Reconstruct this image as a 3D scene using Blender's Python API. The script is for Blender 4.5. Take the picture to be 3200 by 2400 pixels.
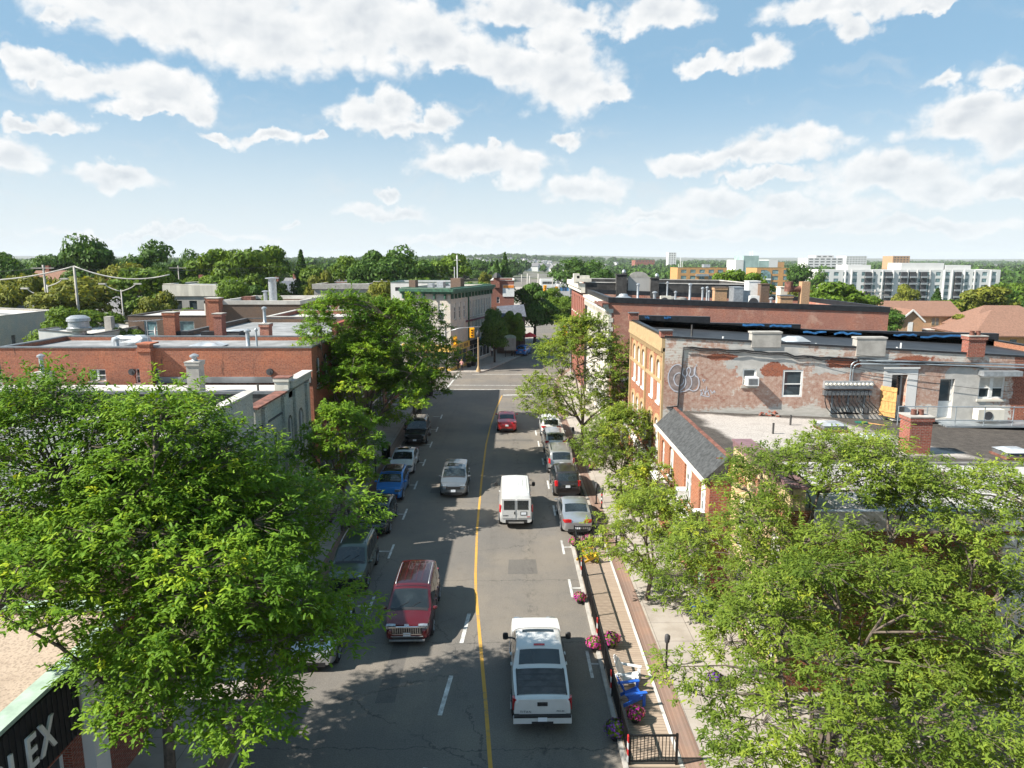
import bpy, bmesh, math, random
import numpy as np
from mathutils import Vector, Matrix
rad = math.radians
for _o in list(bpy.data.objects): bpy.data.objects.remove(_o)
SC = bpy.context.scene
COL = SC.collection
# ------------------------------------------------------------------ camera
CAM_H, CAM_F, CAM_P = 15.6, 2218.0, rad(9.9)      # height, focal length in px of a 3200 px wide frame, downward pitch
cd = bpy.data.cameras.new('camera'); cam = bpy.data.objects.new('camera', cd); COL.objects.link(cam)
cd.sensor_width = 36; cd.lens = 36 * CAM_F / 3200; cd.clip_start = .5; cd.clip_end = 30000
cam.location = (0, 0, CAM_H); cam.rotation_euler = (rad(90) - CAM_P, 0, 0)
SC.camera = cam
def at(u, v, h=0.0):                               # where the sight line of a photo pixel meets height h
    a = math.atan((v - 1200) / CAM_F) + CAM_P
    Y = (CAM_H - h) / math.tan(a); z = Y * math.cos(CAM_P) + (CAM_H - h) * math.sin(CAM_P)
    return ((u - 1600) / CAM_F * z, Y)
def atY(u, v, Y):                                  # where it meets the vertical plane at distance Y -> x, z
    a = math.atan((v - 1200) / CAM_F) + CAM_P
    Z = CAM_H - Y * math.tan(a); z = Y * math.cos(CAM_P) + (CAM_H - Z) * math.sin(CAM_P)
    return ((u - 1600) / CAM_F * z, Z)
# ------------------------------------------------------------------ sun, sky, exposure
SUN_EL, SUN_AZ = rad(42), rad(16)                  # light travels towards +X turned by SUN_AZ to +Y
ldir = Vector((math.cos(SUN_AZ) * math.cos(SUN_EL), math.sin(SUN_AZ) * math.cos(SUN_EL), -math.sin(SUN_EL)))
sd = bpy.data.lights.new('sun', 'SUN'); sd.energy = 4.9; sd.angle = rad(.53); sd.color = (1, .94, .84)
so = bpy.data.objects.new('sun', sd); COL.objects.link(so); so.rotation_euler = ldir.to_track_quat('-Z', 'Y').to_euler()
so.location = (0, 0, 60)
SC.view_settings.view_transform = 'Standard'; SC.view_settings.look = 'None'
SC.view_settings.exposure = 1.2; SC.view_settings.gamma = 1
SC.cycles.volume_bounces = 0; SC.cycles.max_bounces = 6; SC.cycles.diffuse_bounces = 3; SC.cycles.glossy_bounces = 3
SC.cycles.transparent_max_bounces = 8; SC.cycles.transmission_bounces = 3
SC.cycles.use_denoising = True

class NT:                                          # tiny helper for node maths
    def __init__(s, tree): s.t = tree; s.n = tree.nodes; s.l = tree.links
    def new(s, kind, **kw):
        n = s.n.new(kind)
        for k, v in kw.items(): setattr(n, k, v)
        return n
    def put(s, sock, v):
        if v is None: return
        if isinstance(v, bpy.types.NodeSocket): s.l.new(v, sock)
        else: sock.default_value = v
    def m(s, op, a, b=None, c=None, clamp=False):
        n = s.new('ShaderNodeMath', operation=op, use_clamp=clamp)
        s.put(n.inputs[0], a); s.put(n.inputs[1], b); s.put(n.inputs[2], c); return n.outputs[0]
    def v(s, op, a, b=None):
        n = s.new('ShaderNodeVectorMath', operation=op); s.put(n.inputs[0], a); s.put(n.inputs[1], b)
        return n.outputs['Value'] if op in ('LENGTH', 'DOT_PRODUCT', 'DISTANCE') else n.outputs[0]
    def xyz(s, x, y, z):
        n = s.new('ShaderNodeCombineXYZ'); s.put(n.inputs[0], x); s.put(n.inputs[1], y); s.put(n.inputs[2], z); return n.outputs[0]
    def sep(s, v): n = s.new('ShaderNodeSeparateXYZ'); s.l.new(v, n.inputs[0]); return n.outputs
    def noise(s, vec, scale, detail=4, rough=.55, dist=0.0, out='Fac'):
        n = s.new('ShaderNodeTexNoise'); s.put(n.inputs['Vector'], vec); n.inputs['Scale'].default_value = scale
        n.inputs['Detail'].default_value = detail; n.inputs['Roughness'].default_value = rough; n.inputs['Distortion'].default_value = dist
        return n.outputs[out]
    def voro(s, vec, scale, feature='F1', out='Distance'):
        n = s.new('ShaderNodeTexVoronoi', feature=feature); s.put(n.inputs['Vector'], vec); n.inputs['Scale'].default_value = scale
        return n.outputs[out]
    def ss(s, x, a, b):                            # smoothstep
        n = s.new('ShaderNodeMapRange', interpolation_type='SMOOTHSTEP'); s.put(n.inputs[0], x)
        s.put(n.inputs[1], a); s.put(n.inputs[2], b); return n.outputs[0]
    def mr(s, x, a, b, c, d):
        n = s.new('ShaderNodeMapRange'); s.put(n.inputs[0], x)
        for i, k in enumerate((a, b, c, d)): n.inputs[i + 1].default_value = k
        return n.outputs[0]
    def mix(s, f, a, b, blend='MIX'):
        n = s.new('ShaderNodeMix', data_type='RGBA', blend_type=blend)
        s.put(n.inputs[0], f)
        for sock, val in ((n.inputs[6], a), (n.inputs[7], b)):
            if isinstance(val, (tuple, list)): val = (*val[:3], 1)
            s.put(sock, val)
        return n.outputs[2]
    def ramp(s, f, stops, interp='LINEAR'):
        n = s.new('ShaderNodeValToRGB'); s.put(n.inputs[0], f); cr = n.color_ramp; cr.interpolation = interp
        while len(cr.elements) < len(stops): cr.elements.new(.5)
        for e, (p, c) in zip(cr.elements, stops): e.position = p; e.color = (*c[:3], 1)
        return n.outputs[0]

W = bpy.data.worlds.new('World'); SC.world = W; W.use_nodes = True
def make_world():
    t = NT(W.node_tree); t.n.clear()
    out = t.new('ShaderNodeOutputWorld'); bg = t.new('ShaderNodeBackground'); t.l.new(bg.outputs[0], out.inputs[0])
    sky = t.new('ShaderNodeTexSky', sky_type='NISHITA', sun_disc=False)
    sky.sun_elevation = SUN_EL; sky.sun_rotation = math.atan2(-ldir.x, -ldir.y); sky.altitude = 100
    sky.air_density = 1.0; sky.dust_density = .6; sky.ozone_density = 1.6
    d = t.new('ShaderNodeTexCoord').outputs['Generated']
    x, y, z = t.sep(d)
    az = t.m('ARCTAN2', x, y); el = t.m('ARCSINE', z)
    p = t.xyz(az, el, 0.0)
    # clouds of the day: azimuth / elevation given through the sight lines of the place
    def ang(u, v):
        a = rad(90) - CAM_P; X, Yc, Zc = (u - 1600) / CAM_F, (1200 - v) / CAM_F, -1.0
        Yw = Yc * math.cos(a) - Zc * math.sin(a); Zw = Yc * math.sin(a) + Zc * math.cos(a)
        return math.atan2(X, Yw), math.atan2(Zw, math.hypot(X, Yw))
    C = [ # D-space (2212 wide): centre x, centre y, half width, half height, weight
        (330, 15, 230, 85, 1.15), (560, 55, 240, 105, 1.15), (760, 50, 190, 115, 1.15), (930, 75, 120, 90, 1.1), (420, 70, 120, 50, 1), (640, -120, 420, 140, 1.1),
        (990, 130, 90, 60, 1.05), (1090, 150, 120, 75, 1.1), (1215, 165, 125, 85, 1.15), (1200, 90, 90, 50, 1.0), (1300, 205, 85, 30, .85),
        (1130, 30, 150, 70, 1.1), (1260, 40, 90, 60, 1), (1430, 30, 110, 62, 1.1),
        (1850, 10, 220, 55, 1.1), (1830, 55, 70, 40, 1), (2000, 5, 120, 30, 1),
        (230, 190, 130, 62, 1.1), (330, 205, 130, 68, 1.15), (150, 160, 110, 45, .95), (60, 125, 90, 45, .9), (420, 240, 60, 30, .95), (300, 240, 120, 28, 1),
        (15, 335, 90, 60, 1.15), (125, 265, 95, 34, .9), (40, 260, 60, 25, .75), (120, 15, 80, 30, .8), (85, 165, 25, 18, .7),
        (265, 377, 105, 28, 1.05), (800, 262, 85, 55, 1.15), (850, 235, 50, 62, 1.05), (945, 262, 45, 42, 1.05), (870, 288, 120, 25, 1),
        (1040, 358, 160, 48, 1.15), (1130, 375, 70, 38, 1.0), (960, 360, 75, 35, 1), (1065, 312, 30, 22, .85),
        (1255, 418, 95, 42, 1.1), (1213, 297, 42, 28, .9), 
        (1510, 135, 65, 28, .95), (1650, 142, 68, 52, 1.05), (1580, 135, 60, 22, .9), 
        (1690, 325, 130, 52, 1.1), (1500, 362, 115, 36, 1.05), (1600, 350, 120, 35, 1.05), (1650, 385, 160, 25, .85),
        (2090, 270, 150, 72, 1.15), (2200, 280, 120, 80, 1.1), (2040, 158, 50, 28, 1.0), (2180, 165, 75, 42, 1.05), (2110, 225, 90, 45, 1),
        (1920, 400, 190, 65, 1.1), (2020, 425, 110, 50, 1.05), (1540, 442, 190, 45, .95), (1680, 450, 110, 40, .9), (2200, 400, 110, 50, .9),
        (840, 462, 130, 30, .85), (1200, 500, 240, 28, .9), (580, 298, 100, 22, .88), (470, 285, 60, 20, .78), (690, 300, 30, 18, .75), (840, 412, 40, 18, .75), (630, 475, 40, 12, .75),
        (1500, 500, 300, 28, .9), (1990, 500, 320, 30, .9), (1750, 470, 260, 40, .95), (1400, 470, 150, 26, .9), (1050, 515, 260, 20, .85), (350, 505, 380, 18, .75)]
    wv = t.noise(p, 9.0, 3, .5, out='Color'); wv = t.v('SUBTRACT', wv, (.5, .5, .5))
    sc = t.new('ShaderNodeVectorMath', operation='SCALE'); t.l.new(wv, sc.inputs[0]); sc.inputs['Scale'].default_value = .045
    pw = t.v('ADD', p, sc.outputs[0])
    wf = t.v('MULTIPLY', t.v('SUBTRACT', t.noise(p, 30, 5, .58, out='Color'), (.5, .5, .5)), (.052, .046, 0))
    pw = t.v('ADD', pw, wf)
    F = None
    for (cx, cy, hw, hh, wt) in C:                 # distance to the nearest cloud core, 3 nodes per cloud
        k = 3200 / 2212
        a0, e0 = ang(cx * k, cy * k); a1, _ = ang((cx + hw) * k, cy * k); _, e1 = ang(cx * k, (cy - hh) * k)
        w_, h_ = abs(a1 - a0) * wt, abs(e1 - e0) * wt
        n = t.new('ShaderNodeVectorMath', operation='MULTIPLY_ADD'); t.l.new(pw, n.inputs[0])
        n.inputs[1].default_value = (1 / w_, 1 / h_, 0); n.inputs[2].default_value = (-a0 / w_, -e0 / h_, 0); q = n.outputs[0]
        if hh < 80 and hw * hh > 3000:             # flat cloud base
            q = t.v('MAXIMUM', q, t.v('MULTIPLY', q, (-1.0, -1.7, 0)))
        f = t.v('LENGTH', q)
        F = f if F is None else t.m('MINIMUM', F, f)
    F = t.m('SUBTRACT', 1.08, F)
    ps = t.v('MULTIPLY', p, (1.0, 1.35, 0))
    n1 = t.noise(ps, 15, 6, .58, .2)
    wv2 = t.v('MULTIPLY', t.v('SUBTRACT', t.noise(ps, 30, 3, .6, out='Color'), (.5, .5, .5)), (.03, .03, 0))
    pv = t.v('ADD', ps, wv2)
    def puff(q): return t.m('ADD', t.m('MULTIPLY', t.voro(q, 17), .6), t.m('MULTIPLY', t.voro(q, 44), .4))
    v0 = puff(pv); v1 = puff(t.v('ADD', pv, (-.006, .010, 0)))
    dens = t.m('ADD', t.m('MULTIPLY', F, 1.15), t.m('MULTIPLY', t.m('SUBTRACT', n1, .5), 1.7))
    dens = t.m('ADD', dens, t.m('MULTIPLY', t.m('SUBTRACT', .42, v0), .55))
    al = t.ss(dens, -.04, .50)
    rel = t.m('MULTIPLY', t.m('SUBTRACT', v1, v0), .85)
    core = t.ss(dens, .3, 1.25)
    sh = t.m('ADD', t.m('SUBTRACT', t.m('ADD', .84, t.m('MULTIPLY', t.m('SUBTRACT', n1, .5), .3)), t.m('MULTIPLY', core, .42)), rel)
    ccol = t.ramp(sh, [(0.1, (5.6, 6.1, 6.6)), (.42, (6.9, 7.25, 7.6)), (.68, (8.1, 8.3, 8.45)), (1, (9.2, 9.2, 9.15))])
    wisp = t.noise(t.v('MULTIPLY', pw, (2.2, 11, 0)), 3.2, 5, .62, .6)
    wis = t.m('MULTIPLY', t.ss(wisp, .5, .82), .38)
    hz = t.ss(el, .24, -.01)                       # paler air towards the horizon
    c0 = t.mix(.55, sky.outputs[0], (3.3, 6.0, 8.2))
    c0 = t.mix(t.m('MULTIPLY', hz, .85), c0, (7.9, 8.5, 8.8))
    c0 = t.mix(wis, c0, (7.4, 7.5, 7.6))
    c1 = t.mix(t.m('MULTIPLY', al, t.mr(el, .0, .14, .6, 1)), c0, ccol)
    t.l.new(c1, bg.inputs[0]); bg.inputs[1].default_value = .048
make_world()
W.cycles.sampling_method = 'MANUAL'; W.cycles.sample_map_resolution = 512

# ------------------------------------------------------------------ materials
MAT = {}
def mat(name):
    m = bpy.data.materials.new(name); m.use_nodes = True; MAT[name] = m
    t = NT(m.node_tree); b = t.n['Principled BSDF']; return m, t, b
def objco(t): return t.new('ShaderNodeTexCoord').outputs['Object']
def geopos(t): return t.new('ShaderNodeNewGeometry').outputs['Position']
def wallco(t):                                     # metres along a wall, height: works on faces of either direction
    tc = t.new('ShaderNodeTexCoord'); x, y, z = t.sep(tc.outputs['Object']); nx, ny, nz = t.sep(tc.outputs['Normal'])
    f = t.m('GREATER_THAN', t.m('ABSOLUTE', nx), t.m('ABSOLUTE', ny))
    n = t.new('ShaderNodeMix'); t.l.new(f, n.inputs[0]); t.l.new(x, n.inputs[2]); t.l.new(y, n.inputs[3])
    return t.xyz(n.outputs[0], z, 0.0), tc.outputs['Object']
def plain(name, col, rough=.6, metal=0.0, var=.12, scale=3.0, spec=.5, coat=0.0, bump=0.0, streak=False):
    if name in MAT: return MAT[name]
    m, t, b = mat(name)
    p = objco(t)
    if streak: p = t.v('MULTIPLY', p, (1, 1, .15))
    if var:
        n = t.noise(p, scale, 6, .62)
        c = t.mix(t.ss(n, .3, .7), tuple(k * (1 - var * 1.6) for k in col), tuple(min(1, k * (1 + var)) for k in col))
        t.l.new(c, b.inputs['Base Color'])
    else: b.inputs['Base Color'].default_value = (*col, 1)
    b.inputs['Roughness'].default_value = rough; b.inputs['Metallic'].default_value = metal
    b.inputs['Specular IOR Level'].default_value = spec; b.inputs['Coat Weight'].default_value = coat; b.inputs['Coat Roughness'].default_value = .03
    if bump:
        bn = t.new('ShaderNodeBump'); bn.inputs['Strength'].default_value = bump; bn.inputs['Distance'].default_value = .03
        t.l.new(t.noise(p, scale * 6, 4), bn.inputs['Height']); t.l.new(bn.outputs[0], b.inputs['Normal'])
    return m
def brick(name, c1, c2, mortar, wash=None, washlo=.5, washhi=.6, dark=.5, bw=.225, rh=.078, dirt=(.04, .035, .03), mort=.012):
    if name in MAT: return MAT[name]
    m, t, b = mat(name); uv, p = wallco(t)
    bt = t.new('ShaderNodeTexBrick'); t.l.new(uv, bt.inputs['Vector']); bt.inputs['Scale'].default_value = 1
    bt.inputs['Brick Width'].default_value = bw; bt.inputs['Row Height'].default_value = rh; bt.inputs['Mortar Size'].default_value = mort
    bt.inputs['Color1'].default_value = (*c1, 1); bt.inputs['Color2'].default_value = (*c2, 1); bt.inputs['Mortar'].default_value = (*mortar, 1)
    bt.inputs['Bias'].default_value = -.1
    n = t.noise(p, .8, 6, .65); n2 = t.noise(t.v('MULTIPLY', p, (1, 1, .22)), 2.2, 5, .65)
    n3 = t.noise(uv, 9, 3, .6)
    c = t.mix(t.ss(n3, .35, .75), bt.outputs[0], t.mix(1.0, bt.outputs[0], (.62, .58, .56), 'MULTIPLY'))
    c = t.mix(t.ss(n, .38, .72), c, t.mix(1.0, c, (1.25, 1.12, 1.0), 'MULTIPLY'))
    c = t.mix(t.m('MULTIPLY', t.ss(n2, .58, .78), dark), c, dirt)
    if wash:
        row = t.noise(t.v('MULTIPLY', uv, (1.6, 10, 1)), 1.3, 5, .7)
        wn = t.m('ADD', t.m('MULTIPLY', t.noise(p, .75, 8, .68), .75), t.m('MULTIPLY', row, .25))
        c = t.mix(t.ss(wn, washlo, washhi), c, wash)
    t.l.new(c, b.inputs['Base Color']); b.inputs['Roughness'].default_value = .9; b.inputs['Specular IOR Level'].default_value = .25
    bn = t.new('ShaderNodeBump'); bn.inputs['Strength'].default_value = .35; bn.inputs['Distance'].default_value = .01
    t.l.new(t.m('SUBTRACT', 1.0, bt.outputs['Fac']), bn.inputs['Height']); t.l.new(bn.outputs[0], b.inputs['Normal'])
    return m
def glass(name='glass', col=(.03, .04, .045), rough=.06):
    if name in MAT: return MAT[name]
    m, t, b = mat(name)
    n = t.noise(objco(t), .9, 3); t.l.new(t.mix(t.ss(n, .35, .7), col, tuple(k * 2.2 for k in col)), b.inputs['Base Color'])
    b.inputs['Roughness'].default_value = rough; b.inputs['Specular IOR Level'].default_value = .8
    return m
def gravel(name, ca, cb, big=None, lo=.5, hi=.6, sc=1.0):
    if name in MAT: return MAT[name]
    m, t, b = mat(name); p = objco(t)
    n = t.noise(p, 14 * sc, 4, .7); v = t.voro(p, 11 * sc)
    c = t.mix(t.ss(n, .3, .7), tuple(k * .72 for k in ca), ca)
    c = t.mix(t.ss(v, .2, .6), c, tuple(min(1, k * 1.2) for k in ca))
    if big:
        bn = t.noise(p, .33, 5, .6); c = t.mix(t.ss(bn, lo, hi), c, t.mix(t.ss(n, .55, .75), big, ca))
    n5 = t.noise(p, .8, 5, .6); c = t.mix(t.m('MULTIPLY', t.ss(n5, .45, .75), .45), c, cb)
    t.l.new(c, b.inputs['Base Color']); b.inputs['Roughness'].default_value = .95; b.inputs['Specular IOR Level'].default_value = .2
    bp = t.new('ShaderNodeBump'); bp.inputs['Strength'].default_value = .5; bp.inputs['Distance'].default_value = .03
    t.l.new(n, bp.inputs['Height']); t.l.new(bp.outputs[0], b.inputs['Normal'])
    return m
def paint(name, col, metal=.35, rough=.32):
    if name in MAT: return MAT[name]
    m, t, b = mat(name)
    n = t.noise(objco(t), 2.5, 5, .6)
    t.l.new(t.mix(t.ss(n, .4, .8), col, tuple(k * .86 + .012 for k in col)), b.inputs['Base Color'])
    b.inputs['Metallic'].default_value = metal; b.inputs['Roughness'].default_value = rough
    b.inputs['Coat Weight'].default_value = .9; b.inputs['Coat Roughness'].default_value = .04
    return m
def leafmat(name, stops, trans=.35, scale=.9):
    m, t, b = mat(name)
    a = t.new('ShaderNodeAttribute', attribute_name='tint').outputs['Fac']
    oi = t.new('ShaderNodeObjectInfo').outputs['Random']
    n = t.noise(objco(t), scale, 3)
    f = t.m('ADD', t.m('ADD', t.m('MULTIPLY', a, .72), t.m('MULTIPLY', t.m('SUBTRACT', n, .5), .5)), t.m('MULTIPLY', t.m('SUBTRACT', oi, .5), .12))
    c = t.ramp(f, stops)
    t.l.new(c, b.inputs['Base Color']); b.inputs['Roughness'].default_value = .6; b.inputs['Specular IOR Level'].default_value = .16
    tr = t.new('ShaderNodeBsdfTranslucent'); t.l.new(t.mix(1.0, c, (1.5, 1.35, .5), 'MULTIPLY'), tr.inputs[0])
    mx = t.new('ShaderNodeMixShader'); mx.inputs[0].default_value = trans
    t.l.new(b.outputs[0], mx.inputs[1]); t.l.new(tr.outputs[0], mx.inputs[2]); t.l.new(mx.outputs[0], t.n['Material Output'].inputs[0])
    return m

# ------------------------------------------------------------------ objects and meshes
def tag(o, label=None, cat=None, group=None, kind=None):
    if label: o['label'] = label
    if cat: o['category'] = cat
    if group: o['group'] = group
    if kind: o['kind'] = kind
    return o
def thing(name, label, cat, loc=(0, 0, 0), rz=0.0, group=None):
    o = bpy.data.objects.new(name, None); COL.objects.link(o); o.empty_display_size = .3
    o.location = loc; o.rotation_euler = (0, 0, rz); return tag(o, label, cat, group)
def world_of(o):
    m = Matrix.Identity(4)
    while o is not None:
        m = Matrix.LocRotScale(o.location, o.rotation_euler, o.scale) @ m; o = o.parent
    return m
def link(name, me, m, parent=None):
    o = bpy.data.objects.new(name, me); COL.objects.link(o)
    if m is not None and not me.materials: me.materials.append(m)
    if parent is not None: o.parent = parent
    return o
def kids(o, _c={}):
    return list(o.children)
def copy_tree(o, parent=None):
    c = o.copy(); COL.objects.link(c)
    if parent is not None: c.parent = parent
    for ch in kids(o): copy_tree(ch, c)
    return c
class MB:
    def __init__(s, off=(0, 0, 0)): s.v = []; s.f = []; s.mi = []; s.off = Vector(off)
    def add(s, vs, fs, mi=0):
        k = len(s.v); s.v += [tuple(Vector(v) - s.off) for v in vs]; s.f += [tuple(i + k for i in f) for f in fs]; s.mi += [mi] * len(fs); return s
    def box(s, x0, x1, y0, y1, z0, z1, mi=0):
        return s.add([(x0, y0, z0), (x1, y0, z0), (x1, y1, z0), (x0, y1, z0), (x0, y0, z1), (x1, y0, z1), (x1, y1, z1), (x0, y1, z1)],
                     [(3, 2, 1, 0), (4, 5, 6, 7), (0, 1, 5, 4), (1, 2, 6, 5), (2, 3, 7, 6), (3, 0, 4, 7)], mi)
    def cbox(s, c, d, mi=0):
        return s.box(c[0] - d[0] / 2, c[0] + d[0] / 2, c[1] - d[1] / 2, c[1] + d[1] / 2, c[2] - d[2] / 2, c[2] + d[2] / 2, mi)
    def quad(s, a, b, c, d, mi=0): return s.add([a, b, c, d], [(0, 1, 2, 3)], mi)
    def bar(s, a, b, w, h=None, mi=0):             # square bar between two points
        a, b = Vector(a), Vector(b); d = (b - a).normalized(); h = h or w
        up = Vector((0, 0, 1)) if abs(d.z) < .95 else Vector((1, 0, 0))
        r = d.cross(up).normalized() * w / 2; u = r.cross(d).normalized() * h / 2
        vs = [a - r - u, a + r - u, a + r + u, a - r + u, b - r - u, b + r - u, b + r + u, b - r + u]
        return s.add(vs, [(0, 1, 2, 3), (7, 6, 5, 4), (0, 4, 5, 1), (1, 5, 6, 2), (2, 6, 7, 3), (3, 7, 4, 0)], mi)
    def tube(s, pts, r, n=8, mi=0, caps=True):
        pts = [Vector(p) for p in pts]; rs = r if isinstance(r, (list, tuple)) else [r] * len(pts)
        vs = []; ref = None
        for i, p in enumerate(pts):
            d = (pts[min(i + 1, len(pts) - 1)] - pts[max(i - 1, 0)]).normalized()
            if ref is None: ref = Vector((0, 0, 1)) if abs(d.z) < .9 else Vector((1, 0, 0))
            a = d.cross(ref).normalized(); b = d.cross(a).normalized(); ref = -(d.cross(a)).normalized() if False else ref
            for k in range(n):
                t = 2 * math.pi * k / n; vs.append(p + (a * math.cos(t) + b * math.sin(t)) * rs[i])
        fs = []
        for i in range(len(pts) - 1):
            for k in range(n):
                fs.append((i * n + k, i * n + (k + 1) % n, (i + 1) * n + (k + 1) % n, (i + 1) * n + k))
        if caps: fs += [tuple(range(n))[::-1], tuple(range((len(pts) - 1) * n, len(pts) * n))]
        return s.add(vs, fs, mi)
    def cyl(s, a, b, r0, r1=None, n=12, mi=0): return s.tube([a, b], [r0, r0 if r1 is None else r1], n, mi)
    def lathe(s, c, prof, n=16, mi=0):             # prof: (radius, z) rising
        vs = []; fs = []
        for (r, z) in prof:
            for k in range(n): t = 2 * math.pi * k / n; vs.append((c[0] + r * math.cos(t), c[1] + r * math.sin(t), c[2] + z))
        for i in range(len(prof) - 1):
            for k in range(n): fs.append((i * n + k, i * n + (k + 1) % n, (i + 1) * n + (k + 1) % n, (i + 1) * n + k))
        fs += [tuple(range(n))[::-1], tuple(range((len(prof) - 1) * n, len(prof) * n))]
        return s.add(vs, fs, mi)
    def prism(s, poly, axis, a0, a1, mi=0):        # polygon in the plane across axis, extruded a0..a1
        def P(p, a): return {'x': (a, p[0], p[1]), 'y': (p[0], a, p[1]), 'z': (p[0], p[1], a)}[axis]
        n = len(poly); vs = [P(p, a0) for p in poly] + [P(p, a1) for p in poly]
        fs = [tuple(range(n))[::-1], tuple(range(n, 2 * n))] + [(k, (k + 1) % n, n + (k + 1) % n, n + k) for k in range(n)]
        return s.add(vs, fs, mi)
    def build(s, name, m, parent=None, smooth=False, world=True, sharp=None):
        me = bpy.data.meshes.new(name)
        vs = s.v
        if parent is not None and world:
            inv = world_of(parent).inverted(); vs = [tuple(inv @ Vector(v)) for v in vs]
        me.from_pydata(vs, [], s.f)
        ms = m if isinstance(m, (list, tuple)) else [m]
        for k in ms: me.materials.append(k)
        if len(ms) > 1: me.polygons.foreach_set('material_index', s.mi)
        bm = bmesh.new(); bm.from_mesh(me); bmesh.ops.recalc_face_normals(bm, faces=bm.faces); bm.to_mesh(me); bm.free()
        if smooth:
            me.polygons.foreach_set('use_smooth', [True] * len(me.polygons))
            if sharp: me.set_sharp_from_angle(angle=rad(sharp))
        me.update()
        o = bpy.data.objects.new(name, me); COL.objects.link(o)
        if parent is not None: o.parent = parent
        return o
def textmesh(s, size, depth=.01, bold=False, space=1.0):
    cu = bpy.data.curves.new('lettering', 'FONT'); cu.body = s; cu.size = size; cu.extrude = depth; cu.align_x = 'CENTER'; cu.align_y = 'CENTER'
    cu.space_character = space
    if bold: cu.offset = size * .02
    o = bpy.data.objects.new('lettering', cu); COL.objects.link(o)
    dg = bpy.context.evaluated_depsgraph_get(); me = bpy.data.meshes.new_from_object(o.evaluated_get(dg))
    bpy.data.objects.remove(o); return me
def lettering(name, s, size, m, parent, loc, rot, depth=.01, bold=False, label=None, space=1.0):
    me = textmesh(s, size, depth, bold, space); me.materials.clear(); me.materials.append(m)
    o = bpy.data.objects.new(name, me); COL.objects.link(o); o.parent = parent; o.location = loc; o.rotation_euler = rot
    return o
# ------------------------------------------------------------------ palette
brick('brick_orange', (.40, .135, .072), (.31, .09, .05), (.24, .165, .13), dark=1.3, wash=(.50, .25, .15), washlo=.56, washhi=.75)
brick('brick_facade', (.33, .115, .058), (.28, .085, .042), (.32, .23, .165), dark=.25)
brick('brick_red', (.30, .075, .05), (.24, .06, .04), (.26, .2, .17), dark=.55)
brick('brick_pinkred', (.44, .135, .085), (.36, .095, .06), (.42, .31, .26), wash=(.52, .33, .25), washlo=.50, washhi=.68, dark=.4)
brick('brick_brown', (.155, .105, .08), (.13, .085, .065), (.17, .135, .11), dark=.2)
brick('brick_buff', (.62, .47, .27), (.56, .41, .22), (.5, .42, .3), dark=.1)
brick('brick_tan', (.46, .29, .17), (.42, .26, .15), (.42, .3, .2), dark=.1)
brick('brick_pale', (.55, .53, .49), (.5, .49, .45), (.42, .4, .37), dark=.15)
brick('brick_sage', (.42, .46, .43), (.38, .42, .39), (.32, .35, .33), dark=.45, dirt=(.16, .15, .13))
brick('brick_ochre', (.55, .30, .12), (.5, .27, .1), (.42, .28, .15), dark=.05)
plain('concrete', (.36, .34, .31), .9, var=.14, scale=1.6, bump=.15)
plain('concrete_dark', (.17, .165, .155), .9, var=.2, scale=2)
plain('white_trim', (.72, .72, .70), .5, var=.06)
plain('white_stucco', (.66, .65, .63), .85, var=.07, scale=.7, streak=True)
plain('grey_stucco', (.37, .355, .335), .9, var=.1, scale=.7, streak=True)
plain('cream_stucco', (.62, .58, .5), .85, var=.12, scale=1.0, streak=True)
plain('cream_trim', (.40, .28, .15), .7, var=.1)
plain('black_membrane', (.022, .023, .026), .55, var=.35, scale=.6)
plain('roof_grey', (.23, .235, .24), .85, var=.22, scale=.7)
plain('roof_pale', (.50, .475, .44), .85, var=.16, scale=.6)
plain('roof_dark', (.075, .075, .078), .85, var=.3, scale=.6)
plain('roof_white', (.50, .48, .46), .8, var=.1, scale=.6)
plain('coping_metal', (.17, .18, .19), .45, .4, var=.15)
plain('coping_black', (.025, .026, .03), .4, .2, var=.3)
plain('coping_purple', (.20, .115, .125), .5, 0, var=.12)
plain('coping_green', (.33, .44, .36), .6, var=.14, scale=2)
plain('rust', (.17, .07, .05), .85, var=.35, scale=3)
plain('galvanised', (.42, .44, .46), .42, .6, var=.15, scale=4)
plain('steel_rail', (.34, .38, .41), .45, .5, var=.1)
plain('black_metal', (.012, .012, .013), .45, .3, var=.2)
plain('dark_grey', (.05, .05, .055), .7, var=.2)
plain('charcoal_wall', (.055, .052, .05), .85, var=.3, scale=1.2)
plain('slate', (.052, .055, .057), .8, var=.35, scale=5, bump=.3)
plain('shingle_grey', (.17, .17, .18), .9, var=.25, scale=3)
plain('shingle_blue', (.085, .095, .12), .9, var=.2, scale=3)
plain('shingle_brown', (.21, .115, .08), .95, var=.16, scale=4, bump=.2)
plain('green_paint', (.03, .10, .06), .6, var=.3)
plain('yellow_paint', (.66, .44, .10), .6, var=.08)
plain('signal_yellow', (.85, .42, .015), .45, var=.04)
plain('wood', (.50, .28, .10), .8, var=.2, scale=6)
plain('lens_red', (.5, .02, .02), .25, var=0); plain('lens_dark', (.03, .012, .01), .3, var=0)
plain('rubber', (.014, .014, .015), .85, var=.2)
plain('chrome', (.62, .63, .65), .18, 1.0, var=0)
plain('rim', (.42, .43, .45), .3, .85, var=.05)
plain('plastic_black', (.018, .018, .02), .5, var=.15)
plain('plate', (.74, .77, .82), .4, var=.05)
plain('headlight', (.30, .32, .34), .1, .55, var=.3, scale=9, coat=1)
plain('taillight', (.45, .012, .015), .15, var=.1, coat=1)
plain('marking_white', (.50, .50, .48), .8, var=.25, scale=3)
plain('marking_yellow', (.47, .265, .045), .85, var=.05)
plain('blind', (.55, .52, .47), .7, var=.08)
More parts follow.
